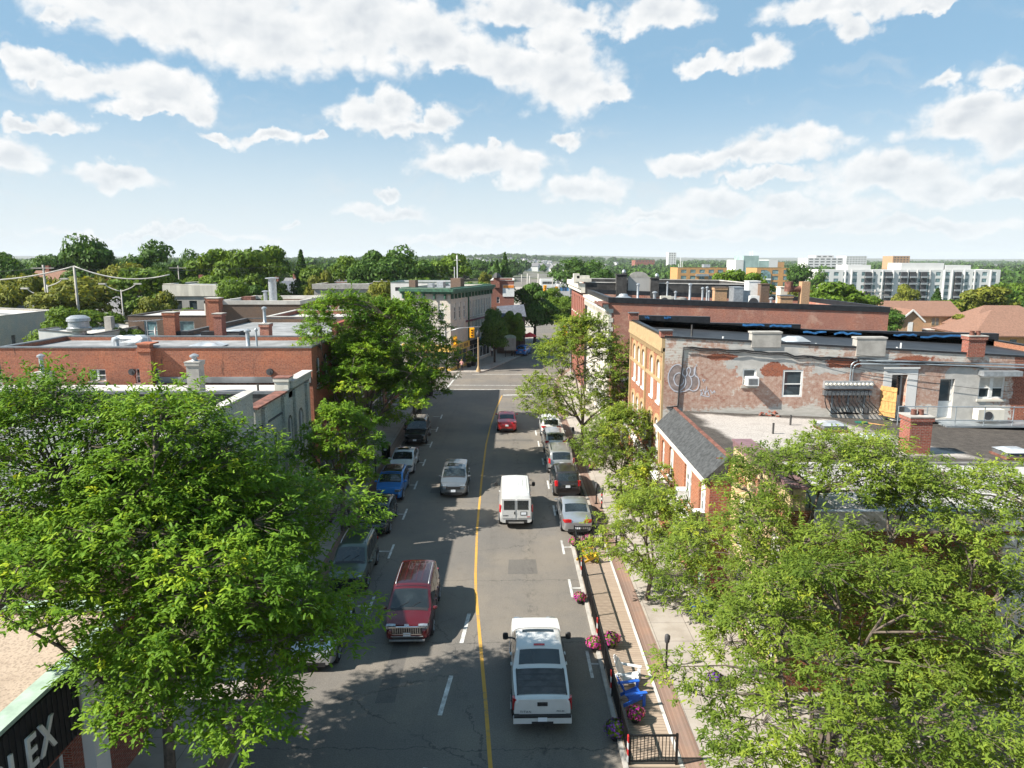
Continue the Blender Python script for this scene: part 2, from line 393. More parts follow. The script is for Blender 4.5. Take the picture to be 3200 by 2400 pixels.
glass('glass'); glass('car_glass', (.012, .016, .018), .03); glass('glass_teal', (.10, .16, .17), .1); glass('glass_dim', (.06, .065, .065), .1); glass('skylight', (.24, .26, .28), .25)
gravel('gravel_tan', (.33, .265, .21), (.22, .17, .13))
gravel('gravel_roof', (.34, .31, .285), (.25, .225, .205))
gravel('gravel_grey', (.36, .345, .33), (.36, .34, .32))

def asphalt(name, base, warm):
    m, t, b = mat(name); p = geopos(t); x, y, z = t.sep(p)
    n = t.noise(p, 22, 4, .7); n2 = t.noise(p, .22, 5, .6); n3 = t.noise(t.v('MULTIPLY', p, (1, .06, 1)), 1.1, 4, .6)
    c = t.mix(t.ss(n, .3, .72), tuple(k * .75 for k in base), tuple(k * 1.2 for k in base))
    c = t.mix(t.ss(n2, .35, .7), t.mix(1.0, c, (.90, .90, .91), 'MULTIPLY'), t.mix(1.0, c, warm, 'MULTIPLY'))
    n8 = t.noise(p, 1.6, 6, .7); c = t.mix(t.m('MULTIPLY', t.ss(n8, .52, .70), .45), c, t.mix(1.0, c, (.76, .75, .74), 'MULTIPLY'))
    c = t.mix(t.m('MULTIPLY', t.ss(n3, .48, .72), .35), c, t.mix(1.0, c, (.7, .7, .71), 'MULTIPLY'))
    # oil drips along the lane middles
    lane = t.noise(t.v('MULTIPLY', p, (1, .5, 1)), 3.2, 5, .75)
    xl = t.m('ADD', x, t.m('MULTIPLY', y, .018))
    for lc in (1.45,):
        dl = t.ss(t.m('ABSOLUTE', t.m('SUBTRACT', xl, lc)), .5, .0)
        c = t.mix(t.m('MULTIPLY', t.m('MULTIPLY', dl, t.ss(lane, .48, .66)), .75), c, tuple(k * .42 for k in base))
    # cracks: irregular cells and transverse joints
    wv = t.v('ADD', p, t.v('MULTIPLY', t.v('SUBTRACT', t.noise(p, 1.1, 4, .7, out='Color'), (.5, .5, .5)), (1.3, 1.3, 0)))
    ed = t.voro(wv, .16, 'DISTANCE_TO_EDGE')
    ck = t.m('MULTIPLY', t.ss(ed, .0045, .001), t.ss(t.noise(p, .17, 3), .44, .56))
    c = t.mix(t.m('MULTIPLY', ck, .5), c, (.025, .024, .023))
    yy = t.m('ADD', y, t.m('MULTIPLY', t.m('SUBTRACT', t.noise(p, .9, 4, .7), .5), .9))
    for jy in (20.6, 27.1, 32.9, 44.3):
        c = t.mix(t.m('MULTIPLY', t.ss(t.m('ABSOLUTE', t.m('SUBTRACT', yy, jy)), .03, .008), .55), c, (.03, .03, .03))
    t.l.new(c, b.inputs['Base Color']); b.inputs['Roughness'].default_value = .88; b.inputs['Specular IOR Level'].default_value = .3
    bp = t.new('ShaderNodeBump'); bp.inputs['Strength'].default_value = .25; bp.inputs['Distance'].default_value = .01
    t.l.new(n, bp.inputs['Height']); t.l.new(bp.outputs[0], b.inputs['Normal']); return m
asphalt('asphalt', (.155, .143, .128), (1.18, 1.12, 1.04))
asphalt('asphalt_far', (.15, .145, .14), (1.1, 1.08, 1.04))
def paving():
    m, t, b = mat('paving'); p = geopos(t); x, y, z = t.sep(p)
    bt = t.new('ShaderNodeTexBrick'); t.l.new(p, bt.inputs['Vector']); bt.offset = 0
    bt.inputs['Scale'].default_value = 1; bt.inputs['Brick Width'].default_value = 1.5; bt.inputs['Row Height'].default_value = 1.5; bt.inputs['Mortar Size'].default_value = .012
    bt.inputs['Color1'].default_value = (.36, .325, .285, 1); bt.inputs['Color2'].default_value = (.32, .29, .26, 1); bt.inputs['Mortar'].default_value = (.16, .14, .13, 1)
    n = t.noise(p, 1.2, 6, .65); c = t.mix(t.ss(n, .35, .75), bt.outputs[0], t.mix(1.0, bt.outputs[0], (.78, .76, .74), 'MULTIPLY'))
    t.l.new(c, b.inputs['Base Color']); b.inputs['Roughness'].default_value = .9
paving()
brick('paver_band', (.25, .18, .15), (.22, .155, .13), (.2, .15, .12), dark=.2)
def ground_mat():
    m, t, b = mat('town_ground'); p = geopos(t)
    n = t.noise(p, .02, 6, .6); n2 = t.noise(p, .6, 5, .65)
    c = t.ramp(n, [(.36, (.045, .065, .02)), (.47, (.075, .095, .03)), (.52, (.14, .13, .12)), (.58, (.17, .16, .15)), (.66, (.07, .085, .03))])
    c = t.mix(t.ss(n2, .3, .7), c, t.mix(1.0, c, (.75, .75, .72), 'MULTIPLY'))
    t.l.new(c, b.inputs['Base Color']); b.inputs['Roughness'].default_value = 1
ground_mat()

# ------------------------------------------------------------------ ground, hills, roads
def smooth(a, b, x): t = np.clip((x - a) / (b - a), 0, 1); return t * t * (3 - 2 * t)
def ground_z(x, y):
    x = np.asarray(x, float); y = np.asarray(y, float)
    dip = -9 * smooth(120, 300, y) * smooth(30, 110, x)
    far = smooth(600, 3200, y) * (12 + 10 * np.sin(x * .0011 + 1.2)) * smooth(300, -1200, x - .35 * y) * .55
    far2 = 34 * smooth(1500, 3200, y) * np.exp(-((x - .04 * y) / 420) ** 2)
    ridge = smooth(4000, 9000, y) * (46 + 14 * np.sin(x * .0007 + .5) + 8 * np.sin(x * .0021))
    return dip + far + far2 * .45 + ridge - .012
def grid_sheet(name, xs, ys, m, lift=0.0):
    X, Y = np.meshgrid(xs, ys); Z = ground_z(X, Y) + lift
    vs = np.stack([X, Y, Z], -1).reshape(-1, 3); nx, ny = len(xs), len(ys)
    i = np.arange(nx * ny).reshape(ny, nx)
    fs = np.stack([i[:-1, :-1], i[:-1, 1:], i[1:, 1:], i[1:, :-1]], -1).reshape(-1, 4)
    me = bpy.data.meshes.new(name); me.from_pydata(vs.tolist(), [], fs.tolist()); me.materials.append(m)
    me.polygons.foreach_set('use_smooth', [True] * len(me.polygons))
    return me
xs = np.concatenate([-np.geomspace(9000, 60, 34), np.linspace(-50, 50, 9), np.geomspace(60, 9000, 34)])
ys = np.concatenate([np.linspace(-60, 110, 12), np.geomspace(125, 12000, 64)])
tag(link('ground', grid_sheet('ground', xs, ys, MAT['town_ground']), None), kind='structure')

CL = [(-5, -1.1), (19, -1.4), (33, -1.7), (55, -2.05), (85, -2.5), (98, .2), (112, 4.8), (125, 7.6), (160, 10.2), (200, 11.4), (310, 13.6), (420, 13), (600, 16)]
def cl(y): return float(np.interp(y, [a for a, b in CL], [b for a, b in CL]))
def strip(name, ys, xl, xr, z, m, zb=None, kind='structure'):
    b = MB(); n = len(ys)
    vs = []; fs = []
    gz = [float(ground_z(0, y)) + .012 for y in ys]
    for i, y in enumerate(ys): vs += [(xl[i], y, gz[i] + z), (xr[i], y, gz[i] + z)]
    for i in range(n - 1): fs.append((2 * i, 2 * i + 1, 2 * i + 3, 2 * i + 2))
    b.add(vs, fs)
    if zb is not None:                             # kerb faces
        for side in (0, 1):
            vs = []; fs = []
            for i, y in enumerate(ys): x = (xl, xr)[side][i]; vs += [(x, y, gz[i] + zb), (x, y, gz[i] + z)]
            for i in range(n - 1): fs.append((2 * i, 2 * i + 2, 2 * i + 3, 2 * i + 1))
            b.add(vs, fs)
        for i in (0, n - 1): b.quad((xl[i], ys[i], gz[i] + zb), (xr[i], ys[i], gz[i] + zb), (xr[i], ys[i], gz[i] + z), (xl[i], ys[i], gz[i] + z))
    o = b.build(name, m); 
    if kind: tag(o, kind=kind)
    return o
ysr = [-5, 10, 19, 33, 45, 55, 70, 85, 92, 98, 105, 112, 118, 125, 140, 160, 200, 250, 310, 420, 600]
strip('main_road', ysr, [cl(y) - 12 for y in ysr], [cl(y) + 12 for y in ysr], .004, MAT['asphalt'])
b = MB(); b.quad((-160, 83, .0), (-8, 83, .0), (-8, 98.5, .0), (-160, 98.5, .0)); tag(b.build('cross_street', MAT['asphalt_far']), kind='structure')
def kx(y): return cl(y) - 7.35                     # left kerb
def kr(y): return 5.45 - .0125 * y if y < 90 else cl(y) + 6.6
yl = [-5, 10, 20, 30, 40, 50, 60, 70, 78, 81.5]
strip('pavement_west', yl, [-13.6] * len(yl), [kx(y) for y in yl[:-1]] + [kx(81) - 1.6], .13, MAT['paving'], 0)
strip('pavement_band_west', yl, [kx(y) - .75 for y in yl[:-1]] + [kx(81) - 2.2], [kx(y) - .02 for y in yl[:-1]] + [kx(81) - 1.7], .134, MAT['paver_band'])
yr = [-5, 10, 20, 30, 40, 50, 60, 70, 80, 92, 98, 105, 112, 118, 125, 140, 160, 200]
strip('pavement_east', yr, [kr(y) for y in yr], [max(9.6, kr(y) + 4.2) for y in yr], .13, MAT['paving'], 0)
strip('pavement_band_east', yr, [kr(y) + .16 for y in yr], [kr(y) + .8 for y in yr], .134, MAT['paver_band'])
def kl2(y): return float(np.interp(y, [98.3, 100, 118, 130, 160, 200, 310, 420], [-4.6, -3.6, 2.0, 4.0, 5.4, 6.0, 8.0, 8]))
y2 = [98.3, 100, 104, 108, 112, 118, 124, 130, 145, 160, 200, 310, 420]
strip('pavement_north', y2, [kl2(y) - 7 - (14 if y < 99 else 0) for y in y2], [kl2(y) for y in y2], .13, MAT['paving'], 0)
def mark(name, pts, m, w):
    b = MB()
    for i in range(len(pts) - 1):
        a, c = Vector((*pts[i], 0)), Vector((*pts[i + 1], 0)); d = (c - a).normalized(); n = Vector((-d.y, d.x, 0)) * w / 2
        if i == 0: p0 = (a - n, a + n)
        n2 = n
        if i < len(pts) - 2: d2 = (Vector((*pts[i + 2], 0)) - c).normalized(); dm = (d + d2).normalized(); n2 = Vector((-dm.y, dm.x, 0)) * w / 2
        p1 = (c - n2, c + n2); z = Vector((0, 0, .0085))
        b.quad(p0[0] + z, p1[0] + z, p1[1] + z, p0[1] + z); p0 = p1
    return tag(b.build(name, m), kind='structure')
def worn(name, lo, hi):
    t = NT(MAT[name].node_tree); bs = t.n['Principled BSDF']; sk = bs.inputs['Base Color']; c = sk.links[0].from_socket; p = geopos(t)
    n = t.m('ADD', t.m('MULTIPLY', t.noise(p, 7, 6, .75), .6), t.m('MULTIPLY', t.noise(p, .7, 4, .6), .4)); t.l.new(t.mix(t.ss(n, lo, hi), c, (.15, .138, .122)), sk)
worn('marking_yellow', .50, .66); worn('marking_white', .50, .68)
MW, MY = MAT['marking_white'], MAT['marking_yellow']
mark('centre_line', [(-.35, 8), (-.45, 15), at(1533, 2400), at(1518, 2200), at(1500, 2000), at(1487, 1850), at(1486, 1794), at(1491, 1650), at(1505, 1500), at(1519, 1390), at(1533, 1330), at(1551, 1275), at(1569, 1236)], MY, .135)
mark('stop_line', [at(1572, 1235), at(1650, 1233.5), (3.9, 81.6)], MW, .4)
mark('crossing_line', [(-9.6, 85.6), (4.2, 85.2)], MW, .18); mark('crossing_line', [(-9.8, 88.6), (4.2, 88.2)], MW, .18)
mark('crossing_line', [(-8.2, 83.6), (-7.4, 98.4)], MW, .2); mark('crossing_line', [(-5.5, 97.2), (6, 97.2)], MW, .2)
for (u, v) in ((1366, 2195),): mark('lane_line', [at(1374, 2236), at(1410, 2112)], MW, .16)
mark('lane_line', [at(1442, 2010), at(1466, 1918)], MW, .16); mark('lane_line', [at(1330, 2400), at(1316, 2440)], MW, .16)
def bay(u, v, side):                                # parking bay mark: a bar along the street with a tick towards the kerb
    X, Y = at(u, v); s = -.016 * 1.0
    b = MB(); z = .0085
    b.quad((X - .06, Y - .95, z), (X + .06, Y - .95, z), (X + .06 - .016, Y + .95, z), (X - .06 - .016, Y + .95, z))
    x2 = X - .9 if side < 0 else X + .75
    b.quad((min(X + .06 * side, x2), Y - .05, z), (max(X + .06 * side, x2), Y - .05, z), (max(X + .06 * side, x2), Y + .05, z), (min(X + .06 * side, x2), Y + .05, z))
    tag(b.build('parking_mark', MW), kind='structure')
for (u, v) in ((1158, 1894), (1223, 1723), (1266, 1607), (1300, 1516), (1326, 1446), (1347.5, 1389), (1366, 1342), (1380, 1302)): bay(u, v, -1)
for (u, v) in ((1732.6, 1595.5), (1713.6, 1515), (1697, 1442), (1683.5, 1387), (1675, 1353), (1843, 2075), (1784, 1838), (1759, 1710)): bay(u, v, 1)

# gravel thinned to bare tar along the walls and at the back of the mansard roof
t = NT(MAT['gravel_roof'].node_tree); bs = t.n['Principled BSDF']; base = bs.inputs['Base Color'].links[0].from_socket; p = geopos(t); x, y, z = t.sep(p)
wob = t.m('MULTIPLY', t.m('SUBTRACT', t.noise(p, .55, 7, .65), .5), 4.2)
f = t.m('MAXIMUM', t.m('MAXIMUM', t.ss(t.m('ADD', t.m('ADD', x, wob), t.m('MULTIPLY', t.m('SUBTRACT', y, 35), .55)), 20.4, 21.6), t.ss(t.m('SUBTRACT', t.m('ADD', x, t.m('MULTIPLY', wob, .5)), t.m('MULTIPLY', t.m('SUBTRACT', y, 35), -.10)), 11.3, 10.6)), t.ss(t.m('ADD', y, t.m('MULTIPLY', wob, .4)), 39.9, 40.5))
f = t.m('MAXIMUM', f, t.ss(t.m('ADD', y, t.m('MULTIPLY', wob, .5)), 33.2, 32.2))
spk = t.ss(t.noise(p, 16, 3, .7), .62, .72)
t.l.new(t.mix(t.m('MULTIPLY', f, t.m('SUBTRACT', 1.0, t.m('MULTIPLY', spk, .6))), base, t.mix(t.ss(t.noise(p, 3, 5, .6), .3, .7), (.050, .044, .040), (.085, .075, .066))), bs.inputs['Base Color'])

# utility cuts: newer, darker asphalt let into the old surface
asphalt('asphalt_patch', (.118, .110, .101), (1.1, 1.08, 1.05))
for (x0, y0, x1, y1) in ((-.2, 33.6, 1.3, 35.4), (-5.6, 46.2, -3.2, 47.3), (1.0, 71, 3.0, 73.2), (-4.9, 23.0, -4.2, 29.5), (-1.6, 60.2, 1.9, 60.9)):
    b = MB(); b.quad((x0, y0, .0062), (x1, y0 + .05, .0062), (x1 - .04, y1, .0062), (x0 + .03, y1 - .04, .0062)); tag(b.build('road_patch', MAT['asphalt_patch']), kind='structure')
# ------------------------------------------------------------------ buildings
class Bld:
    def __init__(s, name, label, cat, x0, x1, y0, y1, h0, h1=None, wall='brick_red', roof='roof_dark', par=.4, th=.3, rz=None, loc=None, group=None, base=0.0,
                 op=None, sides='SNWE', walls=None, coping='coping_black', cw=.06, ch=.08, roofname='roof', wtop=None, rx0=None):
        s.wtop = wtop
        s.x0, s.x1, s.y0, s.y1, s.h0, s.h1, s.par = x0, x1, y0, y1, h0, h0 if h1 is None else h1, par
        s.base = base; s.th = th
        s.world = rz is None
        s.o = thing(name, label, cat, ((x0 + x1) / 2, (y0 + y1) / 2, base) if s.world else loc, rz or 0.0, group)
        op = op or {}; s.op = op
        groups = {}
        for sd in sides: groups.setdefault((walls or {}).get(sd, wall), []).append(sd)
        for wm, sds in groups.items():
            b = MB()
            for sd in sds: s.wallside(b, sd, op.get(sd, []))
            if wm == wall and par > 0:              # inner faces of the parapet
                for sd in sides: (None if sd == 'W' and wtop else s.inner(b, sd))
            b.build('wall', MAT[wm], s.o, world=s.world)
        b = MB(); xr = x0 + .02 if rx0 is None else rx0; q = [(xr, y0 + .02), (x1 - .02, y0 + .02), (x1 - .02, y1 - .02), (xr, y1 - .02)]
        b.quad(*[(x, y, s.top(x) - par) for x, y in q]); s.roof = b.build(roofname, MAT[roof], s.o, world=s.world)
        if coping:
            b = MB(); t = th + cw
            e = .003
            def seg(xa, xb, ya, yb):
                b.add([(xa, ya, s.top(xa) + e), (xb, ya, s.top(xb) + e), (xb, yb, s.top(xb) + e), (xa, yb, s.top(xa) + e),
                       (xa, ya, s.top(xa) + ch), (xb, ya, s.top(xb) + ch), (xb, yb, s.top(xb) + ch), (xa, yb, s.top(xa) + ch)],
                      [(3, 2, 1, 0), (4, 5, 6, 7), (0, 1, 5, 4), (1, 2, 6, 5), (2, 3, 7, 6), (3, 0, 4, 7)])
            if 'S' in sides: seg(x0 - cw, x1 + cw, y0 - cw, y0 + th)
            if 'N' in sides: seg(x0 - cw, x1 + cw, y1 - th, y1 + cw)
            if 'W' in sides: seg(x0 - cw, x0 + th, y0 + th, y1 - th)
            if 'E' in sides: seg(x1 - th, x1 + cw, y0 + th, y1 - th)
            b.build('coping', MAT[coping], s.o, world=s.world)
        for sd, lst in op.items():
            for o in lst: s.window(sd, *o)
    def top(s, x): return s.h0 + (s.h1 - s.h0) * (x - s.x0) / (s.x1 - s.x0)
    def rz(s, x): return s.top(x) - s.par
    def pos(s, sd, a, z, d):
        return {'S': (a, s.y0 + d, z), 'N': (a, s.y1 - d, z), 'W': (s.x0 + d, a, z), 'E': (s.x1 - d, a, z)}[sd]
    def inner(s, b, sd):
        t = s.th; x0, x1, y0, y1 = s.x0 + t, s.x1 - t, s.y0 + t, s.y1 - t
        L = {'S': [(x0, y0), (x1, y0)], 'N': [(x0, y1), (x1, y1)], 'W': [(x0, y0), (x0, y1)], 'E': [(x1, y0), (x1, y1)]}[sd]
        (xa, ya), (xb, yb) = L
        b.quad((xa, ya, s.rz(xa)), (xb, yb, s.rz(xb)), (xb, yb, s.top(xb)), (xa, ya, s.top(xa)))
    def wallside(s, b, sd, ops):
        a0, a1 = (s.x0, s.x1) if sd in 'SN' else (s.y0, s.y1)
        topf = (lambda a: (min(s.top(a), s.wtop + (a - s.x0) * 1.1) if s.wtop else s.top(a))) if sd in 'SN' else (lambda a: s.wtop if sd == 'W' and s.wtop else s.top(s.x0 if sd == 'W' else s.x1))
        if s.wtop and sd in 'SN': ops = ops + [(s.x0 + .75, s.x0 + .76, .1, .11)]
        As = sorted({a0, a1, *[o[0] for o in ops], *[o[1] for o in ops]}); zm = min(topf(a0), topf(a1)) - .05
        Zs = sorted({s.base, *[o[2] for o in ops], *[o[3] for o in ops], zm})
        for i in range(len(As) - 1):
            for j in range(len(Zs) - 1):
                ca, cz = (As[i] + As[i + 1]) / 2, (Zs[j] + Zs[j + 1]) / 2
                if any(o[0] < ca < o[1] and o[2] < cz < o[3] for o in ops): continue
                b.quad(s.pos(sd, As[i], Zs[j], 0), s.pos(sd, As[i + 1], Zs[j], 0), s.pos(sd, As[i + 1], Zs[j + 1], 0), s.pos(sd, As[i], Zs[j + 1], 0))
            b.quad(s.pos(sd, As[i], zm, 0), s.pos(sd, As[i + 1], zm, 0), s.pos(sd, As[i + 1], topf(As[i + 1]), 0), s.pos(sd, As[i], topf(As[i]), 0))
        for o in ops:
            A, B_, z0, z1 = o[:4]; kw = o[5] if len(o) > 5 else {}; d = kw.get('deep', .2)
            for (p, q) in (((A, z0), (B_, z0)), ((A, z1), (B_, z1)), ((A, z0), (A, z1)), ((B_, z0), (B_, z1))):
                b.quad(s.pos(sd, *p, 0), s.pos(sd, *q, 0), s.pos(sd, *q, d), s.pos(sd, *p, d))
            r = kw.get('arch', 0)
            if r:
                n = 8; m_ = (A + B_) / 2; w = (B_ - A) / 2
                arc = [(m_ - w * math.cos(math.pi * k / n), z1 - r + r * math.sin(math.pi * k / n)) for k in range(n + 1)]
                h = n // 2
                b.add([s.pos(sd, *p, .004) for p in arc[:h + 1]] + [s.pos(sd, A, z1, .004)], [tuple(range(h + 2))])
                b.add([s.pos(sd, *p, .004) for p in arc[h:]] + [s.pos(sd, B_, z1, .004)], [tuple(range(h + 2))])
                for k in range(n): b.quad(s.pos(sd, *arc[k], .004), s.pos(sd, *arc[k + 1], .004), s.pos(sd, *arc[k + 1], d - .02), s.pos(sd, *arc[k], d - .02))
    def fb(s, b, sd, a0, a1, z0, z1, d0, d1, mi=0):
        p, q = s.pos(sd, a0, z0, d0), s.pos(sd, a1, z1, d1)
        return b.box(min(p[0], q[0]), max(p[0], q[0]), min(p[1], q[1]), max(p[1], q[1]), min(p[2], q[2]), max(p[2], q[2]), mi)
    def window(s, sd, a0, a1, z0, z1, style='sash', kw=None):
        kw = kw or {}; d = kw.get('deep', .2); fm = MAT[kw.get('frame', 'white_trim')]; gm = MAT[kw.get('glass', 'glass')]
        g = .003
        if style == 'far':
            b = MB(); s.fb(b, sd, a0 + g, a1 - g, z0 + g, z1 - g, d - .05, d); return b.build('window', gm, s.o, world=s.world)
        name = 'door' if style == 'door' else ('shop_window' if style == 'shop' else 'window')
        b = MB(); f = kw.get('fw', .07); A, B_, c, e = a0 + g, a1 - g, z0 + g, z1 - g
        for r in ((A, A + f, c, e), (B_ - f, B_, c, e), (A + f, B_ - f, e - f, e), (A + f, B_ - f, c, c + f)): s.fb(b, sd, *r, d - .10, d - .02)
        if style in ('sash', 'double', 'grid'):
            zm = c + (e - c) * kw.get('rail', .48)
            cols = [(A, B_)] if style != 'double' else [(A, (A + B_) / 2), ((A + B_) / 2, B_)]
            for (p, q) in cols: s.fb(b, sd, p + f, q - f, zm - .03, zm + .03, d - .09, d - .02)
            if style == 'double': s.fb(b, sd, (A + B_) / 2 - f, (A + B_) / 2 + f, c + f, e - f, d - .11, d - .02)
            if style == 'grid':
                for k in (1, 2): x = A + f + (B_ - A - 2 * f) * k / 3; s.fb(b, sd, x - .015, x + .015, c + f, e - f, d - .08, d - .02)
        if style == 'shop':
            n = max(2, int((B_ - A) / 1.6))
            for k in range(1, n): x = A + (B_ - A) * k / n; s.fb(b, sd, x - .04, x + .04, c + f, e - f, d - .09, d - .02)
            s.fb(b, sd, A + f, B_ - f, e - .75, e - .68, d - .09, d - .02)
        if style == 'door':
            s.fb(b, sd, A + f, B_ - f, c + f, c + (e - c) * .42, d - .07, d - .02)
        o = b.build(name, fm, s.o, world=s.world)
        b = MB(); s.fb(b, sd, A + f * .5, B_ - f * .5, c + f * .5, e - f * .5, d - .045, d - .03)
        p = b.build('pane', gm, o, world=s.world)
        if not s.world: pass
        if kw.get('blind'):
            b = MB(); zb = c + (e - c) * (1 - kw['blind']); s.fb(b, sd, A + f, B_ - f, zb, e - f, d - .06, d - .046); b.build('blind', MAT['blind'], o, world=s.world)
        if kw.get('sill', True) and style not in ('door', 'shop'):
            b = MB(); s.fb(b, sd, a0 - .08, a1 + .08, z0 - .14, z0 - .004, -.07, d - .1); b.build('sill', MAT[kw.get('sillm', 'concrete')], o, world=s.world)
        if kw.get('hood'):
            b = MB(); w = (a1 - a0) / 2; m_ = (a0 + a1) / 2; r = kw.get('arch', .3); n = 10; zc = z1 - r
            for k in range(n):
                t0, t1 = math.pi * k / n, math.pi * (k + 1) / n
                P = lambda t, ro: (m_ - (w + ro) * math.cos(t), zc + (r + ro) * math.sin(t))
                q = [P(t0, .02), P(t1, .02), P(t1, .26), P(t0, .26)]
                b.add([s.pos(sd, *x, -.07) for x in q] + [s.pos(sd, *x, .003) for x in q], [(0, 1, 2, 3), (0, 4, 5, 1), (1, 5, 6, 2), (2, 6, 7, 3), (3, 7, 4, 0)])
            for sg in (-1, 1): x = m_ + sg * (w + .14); s.fb(b, sd, x - .12, x + .12, zc - .75, zc - .003, -.065, .003)
            b.build('window_hood', MAT[kw['hood']], o, world=s.world)
        return o
    def part(s, name, b, m, parent=None, **k): return b.build(name, MAT[m] if isinstance(m, str) else m, parent or s.o, world=s.world, **k)
    def chimney(s, x, y, w, d, h, m='brick_orange', cap='concrete', pots=0, z=None, potm='rust'):
        z = s.rz(x) - .1 if z is None else z
        b = MB(); b.box(x - w / 2, x + w / 2, y - d / 2, y + d / 2, z, z + h - .25); b.box(x - w / 2 - .06, x + w / 2 + .06, y - d / 2 - .06, y + d / 2 + .06, z + h - .249, z + h - .06)
        o = s.part('chimney', b, m)
        b = MB(); b.box(x - w / 2 - .08, x + w / 2 + .08, y - d / 2 - .08, y + d / 2 + .08, z + h - .057, z + h); s.part('cap', b, cap, o)
        for k in range(pots):
            b = MB(); px = x + (k - (pots - 1) / 2) * .34; b.lathe((px, y, z + h + .003), [(.14, 0), (.12, .22), (.14, .25)], 10); s.part('chimney_pot', b, potm, o, smooth=True, sharp=40)
        return o
    def pipe(s, x, y, h, r=.08, m='galvanised', cap=True, z=None, name='vent_pipe'):
        z = s.rz(x) - .05 if z is None else z
        b = MB(); pr = [(r * 1.5, 0), (r, .08), (r, h)]
        if cap: pr += [(r * 1.7, h + .02), (r * 1.7, h + .12), (r * .4, h + .22)]
        b.lathe((x, y, z), pr, 10); return s.part(name, b, m, smooth=True, sharp=40)
    def skylight(s, x, y, w, d, h=.35, z=None, body='coping_metal', dome=.12):
        z = s.rz(x) - .03 if z is None else z
        b = MB(); b.box(x - w / 2, x + w / 2, y - d / 2, y + d / 2, z, z + h); o = s.part('skylight', b, body)
        b = MB(); k = .12
        vs = [(x - w / 2 - .05, y - d / 2 - .05, z + h + .002), (x + w / 2 + .05, y - d / 2 - .05, z + h + .002), (x + w / 2 + .05, y + d / 2 + .05, z + h + .002), (x - w / 2 - .05, y + d / 2 + .05, z + h + .002)]
        vs += [(x - w / 4, y - d / 4, z + h + dome), (x + w / 4, y - d / 4, z + h + dome), (x + w / 4, y + d / 4, z + h + dome), (x - w / 4, y + d / 4, z + h + dome)]
        b.add(vs, [(3, 2, 1, 0), (4, 5, 6, 7), (0, 1, 5, 4), (1, 2, 6, 5), (2, 3, 7, 6), (3, 0, 4, 7)]); s.part('skylight_pane', b, 'skylight', o); return o

# --- peeling painted side wall of the corner-most three storey building, parge patch at a fixed place
def peel_wall():
    m = brick('peeling_wall', (.33, .10, .06), (.27, .075, .045), (.34, .26, .22), wash=None, dark=.2)
    t = NT(m.node_tree); bs = t.n['Principled BSDF']; base = bs.inputs['Base Color'].links[0].from_socket
    p = geopos(t); x, y, z = t.sep(p); uv = t.xyz(x, z, 0)
    row = t.noise(t.v('MULTIPLY', uv, (1.4, 11, 1)), 1.2, 5, .72); big = t.noise(uv, .55, 9, .68)
    xs_ = t.mr(x, 9, 30, .06, .12)
    low = t.m('MULTIPLY', t.ss(z, 7.4, 6.5), .25); hi = t.m('MULTIPLY', t.ss(z, 9.3, 10.4), .10)
    f = t.m('ADD', t.m('ADD', t.m('MULTIPLY', big, .66), t.m('MULTIPLY', row, .30)), t.m('ADD', t.m('ADD', low, hi), xs_))
    fine = t.noise(uv, 4.5, 8, .72); f = t.m('ADD', f, t.m('MULTIPLY', t.m('SUBTRACT', fine, .5), .34))
    thin = t.m('MULTIPLY', t.ss(f, .40, .56), .78)
    c = t.mix(thin, base, t.mix(t.ss(fine, .35, .65), (.40, .25, .19), (.53, .41, .34)))
    c = t.mix(t.ss(f, .60, .68), c, t.mix(t.ss(row, .4, .6), (.48, .45, .40), (.58, .54, .49)))
    # parged cement patches
    wob = t.m('MULTIPLY', t.m('SUBTRACT', t.noise(uv, 1.3, 6, .65), .5), 1.5)
    def patch(cx, cz, hw, hh, c_, col):
        e = t.m('MAXIMUM', t.m('DIVIDE', t.m('ABSOLUTE', t.m('SUBTRACT', x, cx)), hw), t.m('DIVIDE', t.m('ABSOLUTE', t.m('SUBTRACT', z, cz)), hh))
        return t.mix(t.ss(t.m('ADD', e, wob), 1.03, .97), c_, col)
    pc = t.mix(t.ss(t.noise(p, 2.2, 6, .6), .35, .7), (.40, .385, .36), (.50, .48, .45))
    c = patch(14.6, 10.1, 2.0, .72, c, pc); c = patch(13.9, 9.4, .8, .6, c, pc); c = patch(26.7, 7.6, 1.2, 1.9, c, pc); c = patch(20.0, 9.6, 2.4, .5, c, pc)
    red = t.mix(t.ss(fine, .4, .62), t.mix(1.0, base, (.85, .75, .7), 'MULTIPLY'), (.36, .12, .065))
    def bare(cx, cz, hw, hh, c_):
        e = t.v('LENGTH', t.xyz(t.m('DIVIDE', t.m('SUBTRACT', x, cx), hw), t.m('DIVIDE', t.m('SUBTRACT', z, cz), hh), 0))
        return t.mix(t.ss(t.m('ADD', e, t.m('ADD', t.m('MULTIPLY', wob, 1.3), t.m('MULTIPLY', t.m('SUBTRACT', fine, .5), 1.4))), 1.02, .92), c_, red)
    c = bare(15.4, 9.3, 1.0, .42, c); c = bare(12.2, 10.05, .9, .2, c); c = bare(19.2, 9.7, 1.1, .35, c); c = bare(23.5, 9.9, 1.2, .22, c)
    c = t.mix(t.ss(t.m('ADD', x, wob), 29.35, 29.45), c, t.mix(1.0, base, (.9, .8, .75), 'MULTIPLY'))
    t.l.new(c, bs.inputs['Base Color'])
peel_wall()

